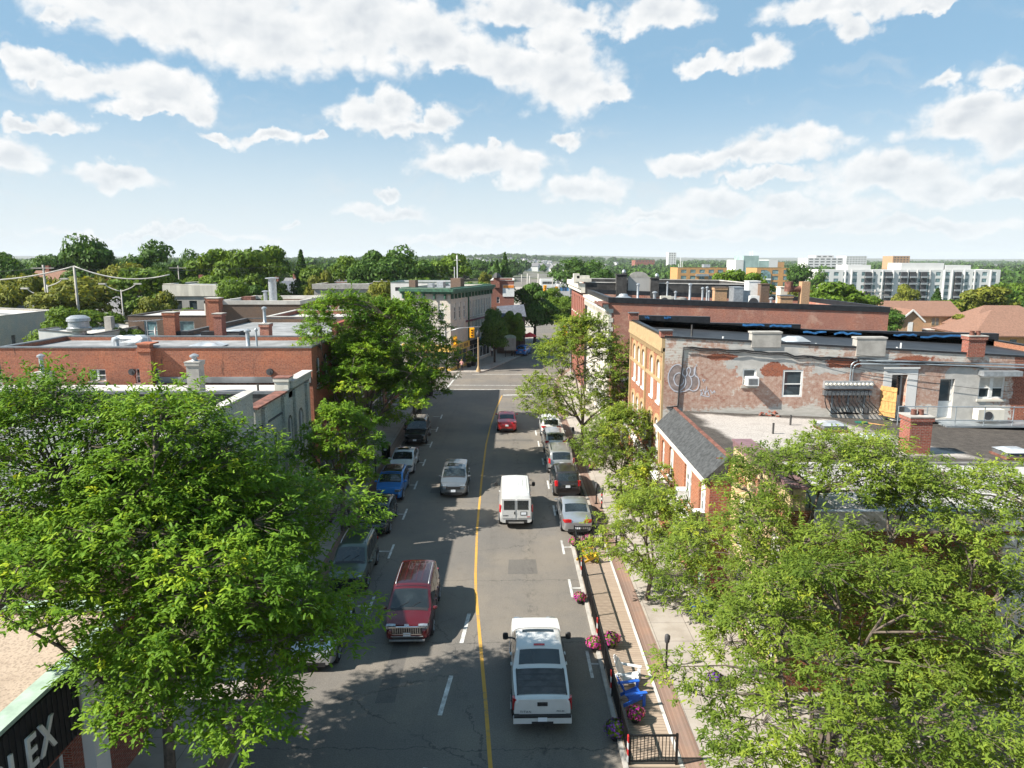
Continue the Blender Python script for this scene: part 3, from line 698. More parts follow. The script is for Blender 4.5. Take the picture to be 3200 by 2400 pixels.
# ===== east side, the tall painted-brick building with the graffiti wall
WB = dict(arch=.45, hood='cream_trim', blind=.97, deep=.13, sillm='white_stucco', fw=.1)
up = [(y - .5, y + .5, 7.1, 9.7, 'sash', WB) for y in (42.5, 44.6, 47.5, 49.25, 51.0)]
mid = [(y - .5, y + .5, 3.75, 6.1, 'sash', WB) for y in (42.5, 44.6, 47.5, 49.25, 51.0)]
shop1 = [(41.6, 46.0, .5, 2.9, 'shop', dict(deep=.35, glass='glass_dim')), (46.8, 52.0, .5, 2.9, 'shop', dict(deep=.35, glass='glass_dim'))]
east = Bld('brick_building', 'three storey orange brick building with cream arched windows and a peeling graffitied side wall', 'building', 8.9, 36, 41, 52.6, 11.17, 9.67,
    wall='brick_facade', roof='black_membrane', par=.34, walls={'S': 'peeling_wall', 'N': 'brick_red', 'E': 'brick_red'}, coping='coping_black', cw=.05, ch=.12,
    op={'W': up + mid + shop1,
        'S': [(13.5, 14.3, 8.35, 9.35, 'sash', dict(rail=.35, deep=.16, fw=.09)), (15.85, 17.05, 7.66, 9.28, 'sash', dict(fw=.11, deep=.12, sill=False)),
              (22.25, 23.15, 6.75, 9.0, 'door', dict(deep=.6, fw=.1)), (25.1, 25.95, 6.4, 8.75, 'door', dict(deep=.3, frame='white_trim')),
              (27.4, 28.95, 7.55, 8.9, 'double', dict(fw=.1, deep=.2, blind=.5, sillm='cream_stucco'))]})
B = east
b = MB()
for y in (41.0, 46.35, 52.35): b.box(8.78, 8.897, y, y + .25, 3.2, 10.55)
b.box(8.70, 8.897, 41.0, 52.6, 10.56, 11.15); b.box(8.66, 8.895, 41.0, 52.6, 10.35, 10.55)
for k in range(38): b.box(8.72, 8.896, 41.15 + k * .3, 41.28 + k * .3, 10.05, 10.345)
b.box(8.80, 8.897, 41.26, 46.34, 8.36, 8.55); b.box(8.80, 8.897, 46.61, 52.34, 8.36, 8.55)
B.part('cornice', b, 'cream_trim')
b = MB(); b.box(8.6, 8.897, 41, 52.6, 3.0, 3.19); B.part('fascia', b, 'white_trim')
for y0_, y1_, za_, zb_ in ((52.30, 52.62, 11.26, 11.75), (40.97, 41.5, 11.2, 11.55)):
    b = MB(); b.box(8.62, 9.3, y0_, y1_, za_, zb_); pp_ = B.part('parapet_pier', b, 'brick_red'); b = MB(); b.box(8.56, 9.36, y0_ - .06, y1_ + .06, zb_ + .003, zb_ + .06); B.part('pier_cap', b, 'coping_metal', pp_)
# taller stepped rear parapet, blue torn wrap
for (xa, xb, zt) in ((9.4, 14.6, 11.6), (14.6, 21.3, 11.06), (21.3, 36, 10.55)):
    b = MB(); b.add([(xa, 52.3, B.top(xa) - .4), (xb, 52.3, B.top(xb) - .4), (xb, 52.3, zt - .02 * (xb - xa)), (xa, 52.3, zt),
                     (xa, 52.7, B.top(xa) - .4), (xb, 52.7, B.top(xb) - .4), (xb, 52.7, zt - .02 * (xb - xa)), (xa, 52.7, zt)],
                    [(0, 1, 2, 3), (7, 6, 5, 4), (0, 4, 5, 1), (1, 5, 6, 2), (2, 6, 7, 3), (3, 7, 4, 0)]); B.part('rear_parapet', b, 'coping_black')
plain('blue_wrap', (.04, .17, .40), .5, var=.25)
rnd = random.Random(3)
for (xa, xb, z) in ((9.8, 10.1, 11.45), (11.2, 11.7, 11.42), (17.0, 18.6, 10.86), (19.0, 20.6, 10.82), (21.5, 23.2, 10.32), (23.8, 25.8, 10.27), (28.2, 29.9, 10.12), (30.2, 33.5, 10.05)):
    b = MB(); n = 6; pts = [(xa + (xb - xa) * k / n, 52.27, z + rnd.uniform(-.07, .07)) for k in range(n + 1)]
    for k in range(n): b.bar(pts[k], pts[k + 1], .03, .10 + rnd.uniform(0, .06))
    B.part('torn_wrap', b, 'blue_wrap')
def pier(x0, x1, z0, z1, m):
    b = MB(); b.box(x0, x1, 40.93, 41.5, z0, z1 - .1); b.box(x0 - .05, x1 + .05, 40.90, 41.56, z1 - .098, z1); return B.part('chimney', b, m)
pier(13.9, 15.6, 10.62, 11.52, 'concrete'); pier(20.0, 21.7, 10.1, 11.2, 'concrete'); 
B.chimney(26.95, 41.2, 1.0, .62, 1.25, 'brick_red', 'concrete', 2, z=10.05)
B.skylight(18.6, 46.5, 1.5, 1.3, .12, dome=.28)
for x, y, h in ((11.3, 44.5, .95), (13.2, 44.2, .35), (18.6, 43.2, .35), (23.8, 43.6, .35), (24.0, 43.4, .3)): B.pipe(x, y, h, .06, 'white_trim' if h < .5 else 'charcoal_wall', cap=False)
b = MB(); b.lathe((23.7, 43.0, B.rz(23.7)), [(.3, 0), (.22, .06), (.12, .2), (.05, .3), (.05, .62)], 10); B.part('roof_vent', b, 'white_trim', smooth=True, sharp=40)
# white recess around the first door
b = MB(); b.box(21.75, 22.245, 40.985, 40.997, 6.7, 9.35); b.box(22.247, 23.15, 40.985, 40.997, 9.003, 9.35); b.box(23.155, 23.75, 40.985, 40.997, 6.7, 9.35); b.box(21.7, 23.8, 40.9, 40.984, 9.36, 9.46); B.part('door_surround', b, 'white_stucco')
b = MB(); b.box(27.25, 29.5, 40.45, 40.99, 8.98, 9.27); B.part('window_canopy', b, 'galvanised')
# conduit pipes
for k in (0, 1):
    d = k * .13; pts = [(19.75 + d, 40.9, 8.55), (19.75 + d, 40.9, 9.45 - d)]
    for q in range(1, 7):
        t_ = q / 6 * math.pi / 2; pts.append((19.75 + d + (.45 - d * .5) * (1 - math.cos(t_)), 40.9, 9.45 - d + (.4 - d * .4) * math.sin(t_)))
    pts += [(24, 40.9, 9.78 - d * 1.25), (31, 40.9, 9.55 - d * 1.25), (36, 40.9, 9.4 - d * 1.25)]
    b = MB(); b.tube(pts, .05, 8); B.part('conduit', b, 'steel_rail', smooth=True)
# black cable bundle
b = MB(); pts = [(9.1, 40.96, 7.05), (9.75, 40.95, 7.15), (9.8, 40.95, 8.2), (9.92, 40.95, 9.4), (9.95, 40.95, 10.62)]
xk = 9.95
while xk < 27: xk += .5; pts.append((xk, 40.94, B.top(xk) - .5 + rnd.uniform(-.05, .05) - (.12 if xk > 16 else 0)))
b.tube(pts, .045, 6); b.tube([(p[0] + .02, p[1] - .06, p[2] - .1 + rnd.uniform(-.04, .04)) for p in pts[4:]], .03, 6); B.part('cable', b, 'plastic_black', smooth=True)
for (xa, za, xc, zc, sag) in ((17, 10.1, 29.4, 8.0, .3), (19.5, 9.6, 25.2, 8.9, .1), (20, 10.2, 31, 9.9, .3)):
    b = MB(); b.tube([(xa + (xc - xa) * k / 10, 40.85, za + (zc - za) * k / 10 - sag * 4 * (k / 10) * (1 - k / 10)) for k in range(11)], .012, 5); B.part('cable', b, 'plastic_black')
# graffiti drawn as painted line work
plain('spray_white', (.52, .52, .57), .8, var=.1); plain('spray_grey', (.27, .215, .20), .9, var=.2)
def ribbon(b, pts, w, y):
    P = [Vector((p[0], y, p[1])) for p in pts]
    for i in range(len(P) - 1):
        d = (P[i + 1] - P[i]); 
        if d.length < 1e-6: continue
        d.normalize(); n = Vector((-d.z, 0, d.x)) * w / 2; e = d * w * .3
        k = Vector((0, -.00012 * len(b.f), 0)); b.quad(P[i] - n - e + k, P[i + 1] - n + e + k, P[i + 1] + n + e + k, P[i] + n - e + k)
def zpt(zx, zy): return atY(1900 + zx * .3164, 950 + zy * .3164, 41)
def arcz(cx, cy, rx, ry, t0, t1, n=26): return [zpt(cx + rx * math.cos(rad(t0 + (t1 - t0) * k / n)), cy - ry * math.sin(rad(t0 + (t1 - t0) * k / n))) for k in range(n + 1)]
def smoothz(pts, n=5):
    out = []
    for i in range(len(pts) - 1):
        p0, p1, p2, p3 = pts[max(i - 1, 0)], pts[i], pts[i + 1], pts[min(i + 2, len(pts) - 1)]
        for k in range(n):
            t_ = k / n; out.append(tuple(.5 * ((2 * p1[j]) + (-p0[j] + p2[j]) * t_ + (2 * p0[j] - 5 * p1[j] + 4 * p2[j] - p3[j]) * t_ ** 2 + (-p0[j] + 3 * p1[j] - 3 * p2[j] + p3[j]) * t_ ** 3) for j in (0, 1)))
    return out + [pts[-1]]
G1 = smoothz([(740, 640), (715, 605), (670, 600), (628, 630), (598, 690), (595, 750), (612, 810), (645, 850), (690, 862), (735, 835), (765, 790), (765, 740), (742, 700), (700, 680), (662, 700), (650, 745), (668, 795), (705, 808), (742, 780), (748, 745)])
G2 = smoothz([(745, 640), (735, 690), (762, 715), (782, 690), (775, 650), (800, 625), (815, 660), (800, 705), (830, 715), (850, 690), (850, 650), (862, 620), (858, 700), (890, 730), (898, 790), (880, 840), (840, 858), (800, 845), (760, 860), (700, 868), (650, 858)])
G3 = smoothz([(800, 705), (822, 740), (825, 790), (800, 835), (770, 850)])
b = MB()
for k_, (cx_, cy_, rx_, ry_) in enumerate(((678, 732, 78, 128), (800, 745, 92, 108), (815, 660, 50, 38))):
    e_ = [(zpt(cx_ + rx_ * math.cos(math.pi * q / 14), cy_ + ry_ * math.sin(math.pi * q / 14))) for q in range(28)]; b.add([(p[0], 40.9962 - .0006 * k_, p[1]) for p in e_], [tuple(range(28))])
gf = B.part('graffiti_fill', b, 'spray_grey')
for g in (G1, G2, G3): b = MB(); ribbon(b, [zpt(*p) for p in g], .06, 40.990); B.part('graffiti_line', b, 'spray_white')
for st in ([(910, 850), (935, 880), (920, 900)], [(925, 845), (915, 905)], [(940, 840), (960, 895), (975, 815)], [(950, 870), (990, 865)], [(985, 850), (1000, 905)], [(1010, 850), (1030, 880), (1050, 855), (1055, 875)], [(935, 740), (945, 770)], [(930, 755), (960, 750)], [(870, 610), (875, 600)], [(930, 905), (1000, 915)]):
    b = MB(); ribbon(b, [zpt(*p) for p in st], .05, 40.990); B.part('graffiti_scrawl', b, 'spray_white')
# rooftop litter along the wall base
# ===== mansard building in front of it
WA = dict(arch=.3, deep=.2, blind=.35, sillm='white_stucco', fw=.1)
man = Bld('mansard_building', 'two storey brick shop building with black slate mansard front and gravel roof', 'building', 8.8, 36, 30.3, 40.96, 6.95, 5.75,
    wall='brick_facade', roof='gravel_roof', par=.05, coping=None, wtop=6.0, rx0=9.5, sides='SWE', walls={'S': 'brick_red'},
    op={'W': [(37.4, 38.5, 3.75, 5.45, 'double', WA), (33.5, 34.9, 3.65, 5.6, 'double', WA), (30.9, 32.0, 3.65, 5.55, 'double', WA), (39.7, 40.5, 3.7, 5.3, 'sash', WA),
              (30.8, 35.2, .45, 2.8, 'shop', dict(deep=.5, glass='glass_dim')), (36.0, 40.5, .45, 2.8, 'shop', dict(deep=.5, glass='glass_dim'))]})
B = man
b = MB(); b.add([(8.45, 30.2, 6.0), (8.45, 41, 6.0), (9.55, 41, 7.03), (9.55, 30.2, 7.03), (9.55, 30.2, 6.0), (9.55, 41, 6.0)], [(0, 1, 2, 3), (0, 3, 4), (1, 5, 2), (0, 4, 5, 1)]); B.part('mansard', b, 'slate')
b = MB(); b.box(8.38, 8.5, 30.2, 41, 5.93, 6.06); B.part('gutter', b, 'cream_stucco')
b = MB(); b.box(9.5, 9.68, 30.2, 40.9, 7.02, 7.08); B.part('ridge_flashing', b, 'rust')
b = MB(); b.box(8.25, 8.797, 30.3, 40.9, 3.0, 3.2); b.box(8.35, 8.798, 30.3, 40.9, 2.85, 2.998); B.part('shop_cornice', b, 'white_trim')
plain('teal_paint', (.08, .30, .36), .6); 
for y in (30.4, 35.3, 35.75, 40.6): b = MB(); b.box(8.62, 8.796, y, y + .3, .14, 2.84); B.part('shop_pilaster', b, 'white_trim')
b = MB(); b.box(8.60, 8.797, 35.62, 35.74, .14, 2.84); b.box(8.60, 8.797, 30.71, 30.79, .14, 2.84); B.part('shop_panel', b, 'teal_paint')
b = MB(); b.box(9.76, 36, 30.3, 30.55, 6.3, 6.75); B.part('roof_kerb', b, 'concrete_dark')
b = MB(); b.box(9.76, 36, 30.56, 31.1, 6.0, 6.62); B.part('roof_kerb', b, 'charcoal_wall')
for x, y in ((17.3, 37.5), (18.2, 34.8), (24.2, 33.2)): 
    sk = B.skylight(x, y, 1.25, 1.1, .38, body='coping_metal'); bb = MB(); bb.box(x - .72, x + .72, y - .65, y + .65, B.rz(x) - .05, B.rz(x) + .13); B.part('skylight_kerb', bb, 'rust', sk)
B.chimney(19.5, 33.4, 1.05, .9, 1.95, 'brick_red', 'concrete', 2)
for x, y in ((15.4, 38.3), (13.6, 36.0), (17.6, 33.2)): B.pipe(x, y, .62, .055, 'charcoal_wall', cap=False)
# ===== buff brick building with purple coping
buff = Bld('buff_building', 'buff brick shop building with purple parapet coping and pale gravel roof', 'building', 9.75, 36, 23.6, 30.26, 7.0, 6.4,
    wall='brick_buff', roof='gravel_grey', par=.1, coping=None, sides='SWE', walls={'S': 'brick_facade'},
    op={'W': [(y - .55, y + .55, 3.7, 5.7, 'sash', dict(arch=.3, blind=.4)) for y in (25.0, 26.9, 28.8)] + [(24.2, 29.8, .4, 2.8, 'shop', dict(deep=.4, glass='glass_dim'))]})
b = MB(); b.box(9.75, 10.2, 23.6, 30.26, 6.99, 7.78); buff.part('parapet', b, 'brick_buff')
b = MB(); b.box(9.66, 10.5, 23.55, 30.3, 7.783, 7.87); b.box(9.70, 9.748, 23.6, 30.26, 7.55, 7.78); buff.part('coping', b, 'coping_purple')
for k in range(3):
    for j in range(2): b = MB(); b.box(9.71, 9.748, 24.3 + k * 2, 25.6 + k * 2, 6.25 + j * .5, 6.6 + j * .5); buff.part('brick_panel', b, 'brick_facade')
b = MB(); b.box(10.5, 36, 23.47, 23.7, 6.3, 7.02); buff.part('edge_flashing', b, 'galvanised')
plain('green_sheet', (.015, .13, .10), .5, var=.15)
b = MB(); b.quad((23.2, 25.9, 6.75), (24.9, 25.9, 6.75), (24.9, 28.0, 7.3), (23.2, 28.0, 7.3)); b.box(23.2, 24.9, 28.0, 28.1, 6.6, 7.3); gs = buff.part('roof_hatch', b, 'green_sheet')
b = MB(); b.bar((23.1, 25.85, 6.76), (23.1, 28.05, 7.34), .09); b.bar((25.0, 25.85, 6.76), (25.0, 28.05, 7.34), .09); buff.part('hatch_frame', b, 'white_trim', gs)
nearb = Bld('red_brick_building', 'low red brick building at the right edge behind the nearest trees', 'building', 20, 36, 8, 19, 3.8, 3.8, wall='brick_red', roof='roof_white', par=.35, coping='coping_metal', sides='SWE',
    op={'W': [(y - .5, y + .5, 1.2, 2.6, 'sash', {}) for y in (11, 14, 17)]})
b = MB(); b.box(17.2, 35.9, 23.5, 23.597, .1, 6.1); buff.part('painted_wall', b, 'white_stucco')
# ===== long red brick wall building beyond
WC = dict(arch=.3, deep=.18, glass='glass_dim', sillm='cream_stucco', fw=.06)
longb = Bld('long_brick_building', 'long red brick building with black roof edge and pale street front beyond the graffiti building', 'building', 8.9, 34.7, 65.5, 84, 11.75, 10.85, wall='brick_pinkred', roof='roof_dark', par=.3,
    walls={'W': 'cream_stucco'}, coping='coping_black', cw=.07, ch=.5,
    op={'W': [(y - .45, y + .45, z, z + 2.1, 'sash', WC) for y in (67.2, 69.2, 71.6, 73.6, 76.0, 78.0, 80.4, 82.4) for z in (8.0, 4.4)] + [(66.5, 74, .5, 3.0, 'shop', dict(glass='glass_dim')), (75.5, 83, .5, 3, 'shop', dict(glass='glass_dim'))]})
B = longb
b = MB(); b.box(8.35, 8.83, 65.3, 84, 11.35, 11.62); b.box(8.55, 8.897, 65.4, 84, 10.95, 11.347)
for k in range(24): b.box(8.5, 8.83, 65.7 + k * .78, 65.9 + k * .78, 10.5, 10.945)
B.part('cornice', b, 'cream_stucco')
b = MB(); b.box(8.25, 8.9, 65.2, 68.5, 11.63, 11.75); b.box(8.25, 8.34, 65.2, 71.5, 11.4, 11.62); B.part('cornice_cap', b, 'rust')
b = MB()
for k in range(26): w = .42 if k % 2 else .26; b.box(8.9, 8.9 + w, 65.47, 65.497, .3 + k * .42, .68 + k * .42)
B.part('quoin', b, 'cream_stucco')
for (u, v0, v1, Y, w) in ((2250, 897, 949, 67.2, 1.15), (2454, 922, 956, 67, 1.15)):
    x, z1 = atY(u, v0, Y); B.chimney(x, Y, w, .8, z1 - B.rz(x) + .1, 'brick_tan', 'coping_metal' if u > 2300 else 'brick_brown')
for (u, v0, v1, Y, r) in ((1994, 890, 927, 76, .12), (2046, 915, 930, 73, .16), (2157, 890, 935, 72, .12), (2196, 902, 930, 71, .1), (2210, 900, 938, 71, .09), (2216, 912, 940, 70, .07), (2111, 914, 930, 74, .1), (2410, 934, 950, 68, .13), (2086, 884, 915, 80, .09), (2230, 930, 950, 69, .08)):
    x, z1 = atY(u, v0, Y); B.pipe(x, Y, max(.3, z1 - B.rz(x)), r, 'galvanised')
x, z1 = atY(1948, 917, 74); b = MB(); b.lathe((x, 74, B.rz(x)), [(.55, 0), (.55, .28), (.85, .3), (.85, .42), (.5, .62), (.42, .78), (.15, .82)], 18); B.part('exhaust_fan', b, 'galvanised', smooth=True, sharp=40)
for u, Y in ((2101, 77), (2130, 76)):
    x, _ = atY(u, 920, Y); b = MB(); b.lathe((x, Y, B.rz(x)), [(.4, 0), (.36, .3), (.62, .34), (.55, .5), (.2, .6)], 14); B.part('roof_vent', b, 'concrete_dark', smooth=True, sharp=40)
for (u0, u1, v0, Y, m, dd) in ((2294, 2324, 897, 74, 'galvanised', 1.6), (2322, 2345, 908, 74.5, 'steel_rail', 1.2), (2341, 2377, 878, 78, 'white_trim', 1.5), (2379, 2406, 887, 77, 'brick_brown', 1.2), (2440, 2462, 896, 74, 'cream_stucco', 1.2)):
    (x0, z1), (x1, _) = atY(u0, v0, Y), atY(u1, v0, Y); b = MB(); b.box(x0, x1, Y, Y + dd, B.rz(x0) - .1, z1 - .07); b.box(x0 - .05, x1 + .05, Y - .05, Y + dd + .05, z1 - .068, z1); B.part('roof_unit', b, m)
# rusted duct
(x0, z1), (x1, _) = atY(2466, 880, 73), atY(2515, 880, 73)
b = MB(); b.cyl((x0, 73, z1 - 1.0), (x0, 73, z1), .42, n=14); b.tube([(x0, 73, z1 - .75), (x1 - .3, 73, z1 - .75)], .3, 12); B.part('rusted_duct', b, 'rust', smooth=True, sharp=40)
b = MB(); b.box(x1 - .42, x1 + .42, 72.6, 73.4, B.rz(x1), z1); B.part('chimney', b, 'brick_tan')
# ===== charcoal wall building with arched pediment
ped = Bld('pediment_building', 'charcoal walled building with an arched stone pediment on its parapet', 'building', 8.6, 30, 84.1, 103, 13.0, 12.7, wall='charcoal_wall', roof='roof_dark', par=.5, coping='roof_pale', cw=.05, ch=.1,
    walls={'W': 'brick_red'}, op={'W': [(y - .45, y + .45, z, z + 2.3, 'sash', dict(arch=.3, sillm='cream_stucco')) for y in (86, 88.3, 91, 93.3, 96, 98.3, 101) for z in (8.8, 4.8)]})
B = ped
b = MB(); b.box(7.9, 8.597, 84.1, 103, 12.3, 12.9); b.box(8.1, 8.596, 84.1, 103, 11.8, 12.298); B.part('cornice', b, 'cream_stucco')
for (u0, u1, v0, Y, m, bot) in ((1927, 1960, 856, 83.5, 'charcoal_wall', 909), (2034, 2060, 868, 83.6, 'charcoal_wall', 925)):
    (x0, z1), (x1, _) = atY(u0, v0, Y), atY(u1, v0, Y); b = MB(); b.box(x0, x1, Y, Y + .9, 11.3, z1 - .1); b.box(x0 - .08, x1 + .08, Y - .08, Y + .98, z1 - .098, z1); c_ = B.part('chimney', b, m)
    b = MB(); b.lathe(((x0 + x1) / 2 + .3, Y + .45, z1 + .003), [(.2, 0), (.24, .25), (.1, .5)], 10); B.part('cap', b, 'galvanised', c_, smooth=True)
(xa, z1), (xb, z2) = atY(1962, 868, 84), atY(2032, 925, 84); b = MB(); b.box(xa, xb, 83.85, 84.06, z2, z1); B.part('parapet_panel', b, 'grey_stucco')
xm = (xa + xb) / 2 - .1; b = MB(); poly = [(xm - 1.5, z1 + .003)] + [(xm - 1.05 * math.cos(math.pi * k / 12), z1 + .2 + .5 * math.sin(math.pi * k / 12)) for k in range(13)] + [(xm + 1.5, z1 + .003)]; b.prism(poly, 'y', 83.84, 84.05); B.part('pediment', b, 'concrete')
(xa, z1), (xb, _) = atY(1793, 855, 84), atY(1806, 855, 84); b = MB(); b.box(xa, xb + .2, 84, 85, 12.9, z1); B.part('chimney', b, 'cream_stucco')
b = MB(); b.box(7.4, 9.3, 83.9, 85.6, 13.1, 13.5); b.box(7.6, 9.1, 84.0, 85.4, 13.5, 13.8); B.part('corner_pediment', b, 'cream_stucco')
# low link between the two east blocks
lk = Bld('low_shop', 'low brick shop building in the gap behind the street trees', 'building', 9.1, 30, 52.75, 65.4, 5.2, wall='brick_red', roof='roof_dark', par=.3, op={'W': [(54, 58.6, .5, 2.9, 'shop', {}), (59.6, 64.4, .5, 2.9, 'shop', {})] + [(y - .5, y + .5, 3.3, 4.6, 'sash', {}) for y in (55, 57.5, 60, 62.5)]})
b = MB(); b.box(8.5, 9.097, 53.2, 65, 2.95, 3.15); lk.part('fascia', b, 'white_trim')

# ===== west side: gravel roofed theatre with the sign
thx = -12.2
thea = Bld('cinema_building', 'low gravel roofed building with green coping, black ribbed sign band and brick piers', 'building', -36, thx, 6, 21.6, 4.5, wall='brick_brown', roof='gravel_tan', par=.14, coping='coping_green', cw=.1, ch=.12, th=.42,
    sides='SEN', walls={'E': 'brick_red'}, op={'E': [(7, 9.5, .4, 2.4, 'shop', {}), (10.4, 13.0, .4, 2.4, 'shop', {}), (14.2, 17.6, .3, 2.4, 'shop', dict(deep=.35))]})
B = thea
b = MB(); b.box(thx + .003, thx + .12, 6, 18, 2.6, 4.45)
for k in range(60): b.box(thx + .12, thx + .15, 6.1 + k * .2, 6.135 + k * .2, 2.62, 4.43)
sg = B.part('sign_band', b, 'plastic_black')
for ch, y in zip('PLEX', (14.72, 15.3, 15.9, 16.5)):
    o = lettering('sign_letter', ch, 1.22, MAT['white_trim'], sg, (0, 0, 0), (0, 0, 0), .03, True)
    o.location = Vector((thx + .19, y, 3.45)) - world_of(sg).translation; o.rotation_euler = (rad(90), 0, rad(90)); o.scale = (.66, 1, 1)
b = MB(); b.box(thx + .003, thx + .35, 18.1, 18.75, 0, 4.35); B.part('column', b, 'white_stucco')
b = MB(); b.box(thx + .003, thx + .30, 18.8, 20.6, 0, 3.0); B.part('brick_pier', b, 'brick_red')
b = MB(); b.box(thx + .003, thx + .9, 18.78, 21.5, 3.02, 3.2); B.part('canopy', b, 'coping_green')
# two storey sage painted front with lower roofs
sage = Bld('sage_building', 'two storey building with a sage green painted brick front, white roof and black roof edge', 'building', -38, -13.1, 40.2, 45.2, 8.0, wall='charcoal_wall', roof='roof_white', par=.35, coping='coping_metal', cw=.08, ch=.14,
    sides='SEW', walls={'E': 'brick_sage'}, op={'E': [(42.6, 43.6, 3.9, 6.6, 'sash', dict(arch=.5, glass='glass_dim')), (40.5, 41.4, 3.9, 6.6, 'sash', dict(arch=.5, glass='glass_dim')), (40.6, 44.8, .5, 2.8, 'shop', {})]})
B = sage
b = MB(); b.box(-13.4, -12.95, 41.2, 45.15, 8.143, 8.55); B.part('parapet', b, 'brick_sage')
b = MB(); b.box(-13.5, -12.85, 41.15, 45.2, 8.553, 8.63); B.part('coping', b, 'roof_pale')
for y in (36.3, 39.5, 41.6, 44.1): b = MB(); b.box(-13.097, -12.92, y, y + .4, 3, 7.95); B.part('pilaster', b, 'brick_sage')
b = MB(); b.box(-13.45, -13.103, 35.4, 40.14, 7.1, 8.1); B.part('front_wall', b, 'brick_sage'); b = MB(); b.box(-13.6, -12.9, 35.35, 40.1, 8.103, 8.2); B.part('coping', b, 'rust')
B.chimney(-13.5, 41.3, .8, .8, 1.25, 'cream_stucco', 'rust', z=7.6)
(x, z1) = atY(608, 1128, 42.5); B.chimney(x, 42.5, .75, .75, z1 - 7.55, 'concrete', 'concrete'); B.pipe(x, 42.5, .22, .16, z=z1 + .01)
(x, z1) = atY(128, 1122, 43); B.pipe(x, 43, .9, .13, z=z1 - .8); b = MB(); b.box(x - .5, x + .5, 42.6, 43.4, 7.5, z1 - .8); B.part('vent_base', b, 'concrete')
B.pipe(*[atY(805, 1195, 43)[0], 43], .5, .07, 'charcoal_wall', cap=False)
lowr = Bld('dark_roof_building', 'building with flat grey roof behind a taller brick front, hidden by the biggest tree', 'building', -38, -13.1, 23.4, 40.1, 7.0, wall='brick_brown', roof='roof_grey', par=.2, coping='roof_dark', sides='SE', walls={'E': 'brick_sage'}, op={'E': [(24, 28, .5, 2.8, 'shop', {}), (29, 33, .5, 2.8, 'shop', {}), (34, 39, .5, 2.8, 'shop', {})] + [(y - .5, y + .5, 3.9, 6.2, 'sash', dict(arch=.3)) for y in (25, 27.5, 30, 32.5, 36, 38.5)]})
b = MB(); b.box(-13.45, -13.103, 23.4, 35.2, 7.1, 9.0); lowr.part('parapet', b, 'brick_sage'); b = MB(); b.box(-13.55, -13.0, 23.3, 35.2, 9.003, 9.1); lowr.part('coping', b, 'roof_pale')
for (u, v, w, d_) in ((40, 1330, .7, .8),):
    x, y = at(u, v, 6.9); b = MB(); b.box(x - w, x + w, y, y + d_, 6.75, 7.4); lowr.part('roof_unit', b, 'galvanised')
# orange brick side wall
obw = Bld('orange_brick_building', 'building with a long weathered orange brick side wall and a brick chimney stack', 'building', -33.5, -13.1, 46.0, 53.0, 9.95, wall='brick_orange', roof='roof_grey', par=.25, coping='coping_metal', cw=.06, ch=.09,
    op={'S': [(x - .55, x + .55, 7.75, 8.55, 'double', dict(sill=True)) for x in (atY(313, 1175, 46.3)[0],)] + [(atY(430, 1170, 46.3)[0], atY(430, 1170, 46.3)[0] + .5, 7.6, 8.6, 'sash', {}), (atY(488, 1170, 46.3)[0], atY(488, 1170, 46.3)[0] + .35, 7.6, 8.6, 'sash', {})],
        'E': [(y - .5, y + .5, z, z + 2, 'sash', WC) for y in (47.5, 49.5, 51.5) for z in (7.2, 3.9)] + [(46.8, 52.5, .5, 2.9, 'shop', {})]})
B = obw
xa, zt = atY(443, 1070, 46.1); xb, _ = atY(481, 1070, 46.1)
b = MB(); b.box(xa, xb, 45.5, 45.997, 7.3, zt - .1); b.box(xa - .07, xb + .07, 45.43, 45.99, zt - .55, zt - .35); b.box(xa - .07, xb + .07, 45.43, 46.6, zt - .098, zt); B.part('chimney', b, 'brick_orange')
for u, v in ((420, 1160), (848, 1160)): 
    x, z = atY(u, v, 46.2); b = MB(); b.cyl((x, 45.99, z), (x, 45.82, z), .22, n=12); b.cyl((x, 45.819, z), (x, 45.78, z), .08, n=8); B.part('wall_fan', b, 'dark_grey', smooth=True, sharp=40)
b = MB(); x0, _ = atY(505, 1180, 46.2); b.box(x0, -13.2, 45.92, 45.997, 7.66, 8.05); B.part('flashing', b, 'roof_grey')
sk = B.skylight(atY(650, 1075, 49)[0], 49, 2.2, 1.6, .1, dome=.22)
for (u, v, Y, r, h) in ((365, 1062, 48, .12, .6), (773, 1038, 48.5, .14, 1.1), (800, 1036, 48, .07, 1.2)): B.pipe(atY(u, v, Y)[0], Y, h, r)
r2 = Bld('west_roof_building', 'flat dark roofed building with small skylights behind the orange brick wall', 'building', -27, -13.1, 53.1, 72, 9.75, wall='brick_brown', roof='roof_grey', par=.35, coping='roof_dark', op={'E': [(y - .5, y + .5, z, z + 2, 'sash', WC) for y in (55, 58, 61, 64, 67, 70) for z in (7.0, 3.9)] + [(54, 62, .5, 2.9, 'shop', {}), (63, 71, .5, 2.9, 'shop', {})]})
B = r2
for (u0, u1, v0, v1, Y, m) in ((515, 551, 974, 1006, 54.2, 'brick_orange'), (654, 688, 930, 990, 55, 'brick_orange'), (672, 697, 978, 1052, 53.6, 'brick_red'), (816, 844, 1010, 1070, 53.8, 'brick_pinkred')):
    (x0, z1), (x1, _) = atY(u0, v0, Y), atY(u1, v0, Y); B.chimney((x0 + x1) / 2, Y, x1 - x0, .8, z1 - 9.3, m, 'concrete', z=9.3)
B.pipe(atY(826, 975, 53.8)[0], 53.8, 1.0, .12, z=atY(826, 1008, 53.8)[1]); 
for u, Y in ((680, 57.5), (735, 58)): x = atY(u, 1030, Y)[0]; B.skylight(x, Y, 1.1, 1.4, .55, body='roof_dark', dome=.08)
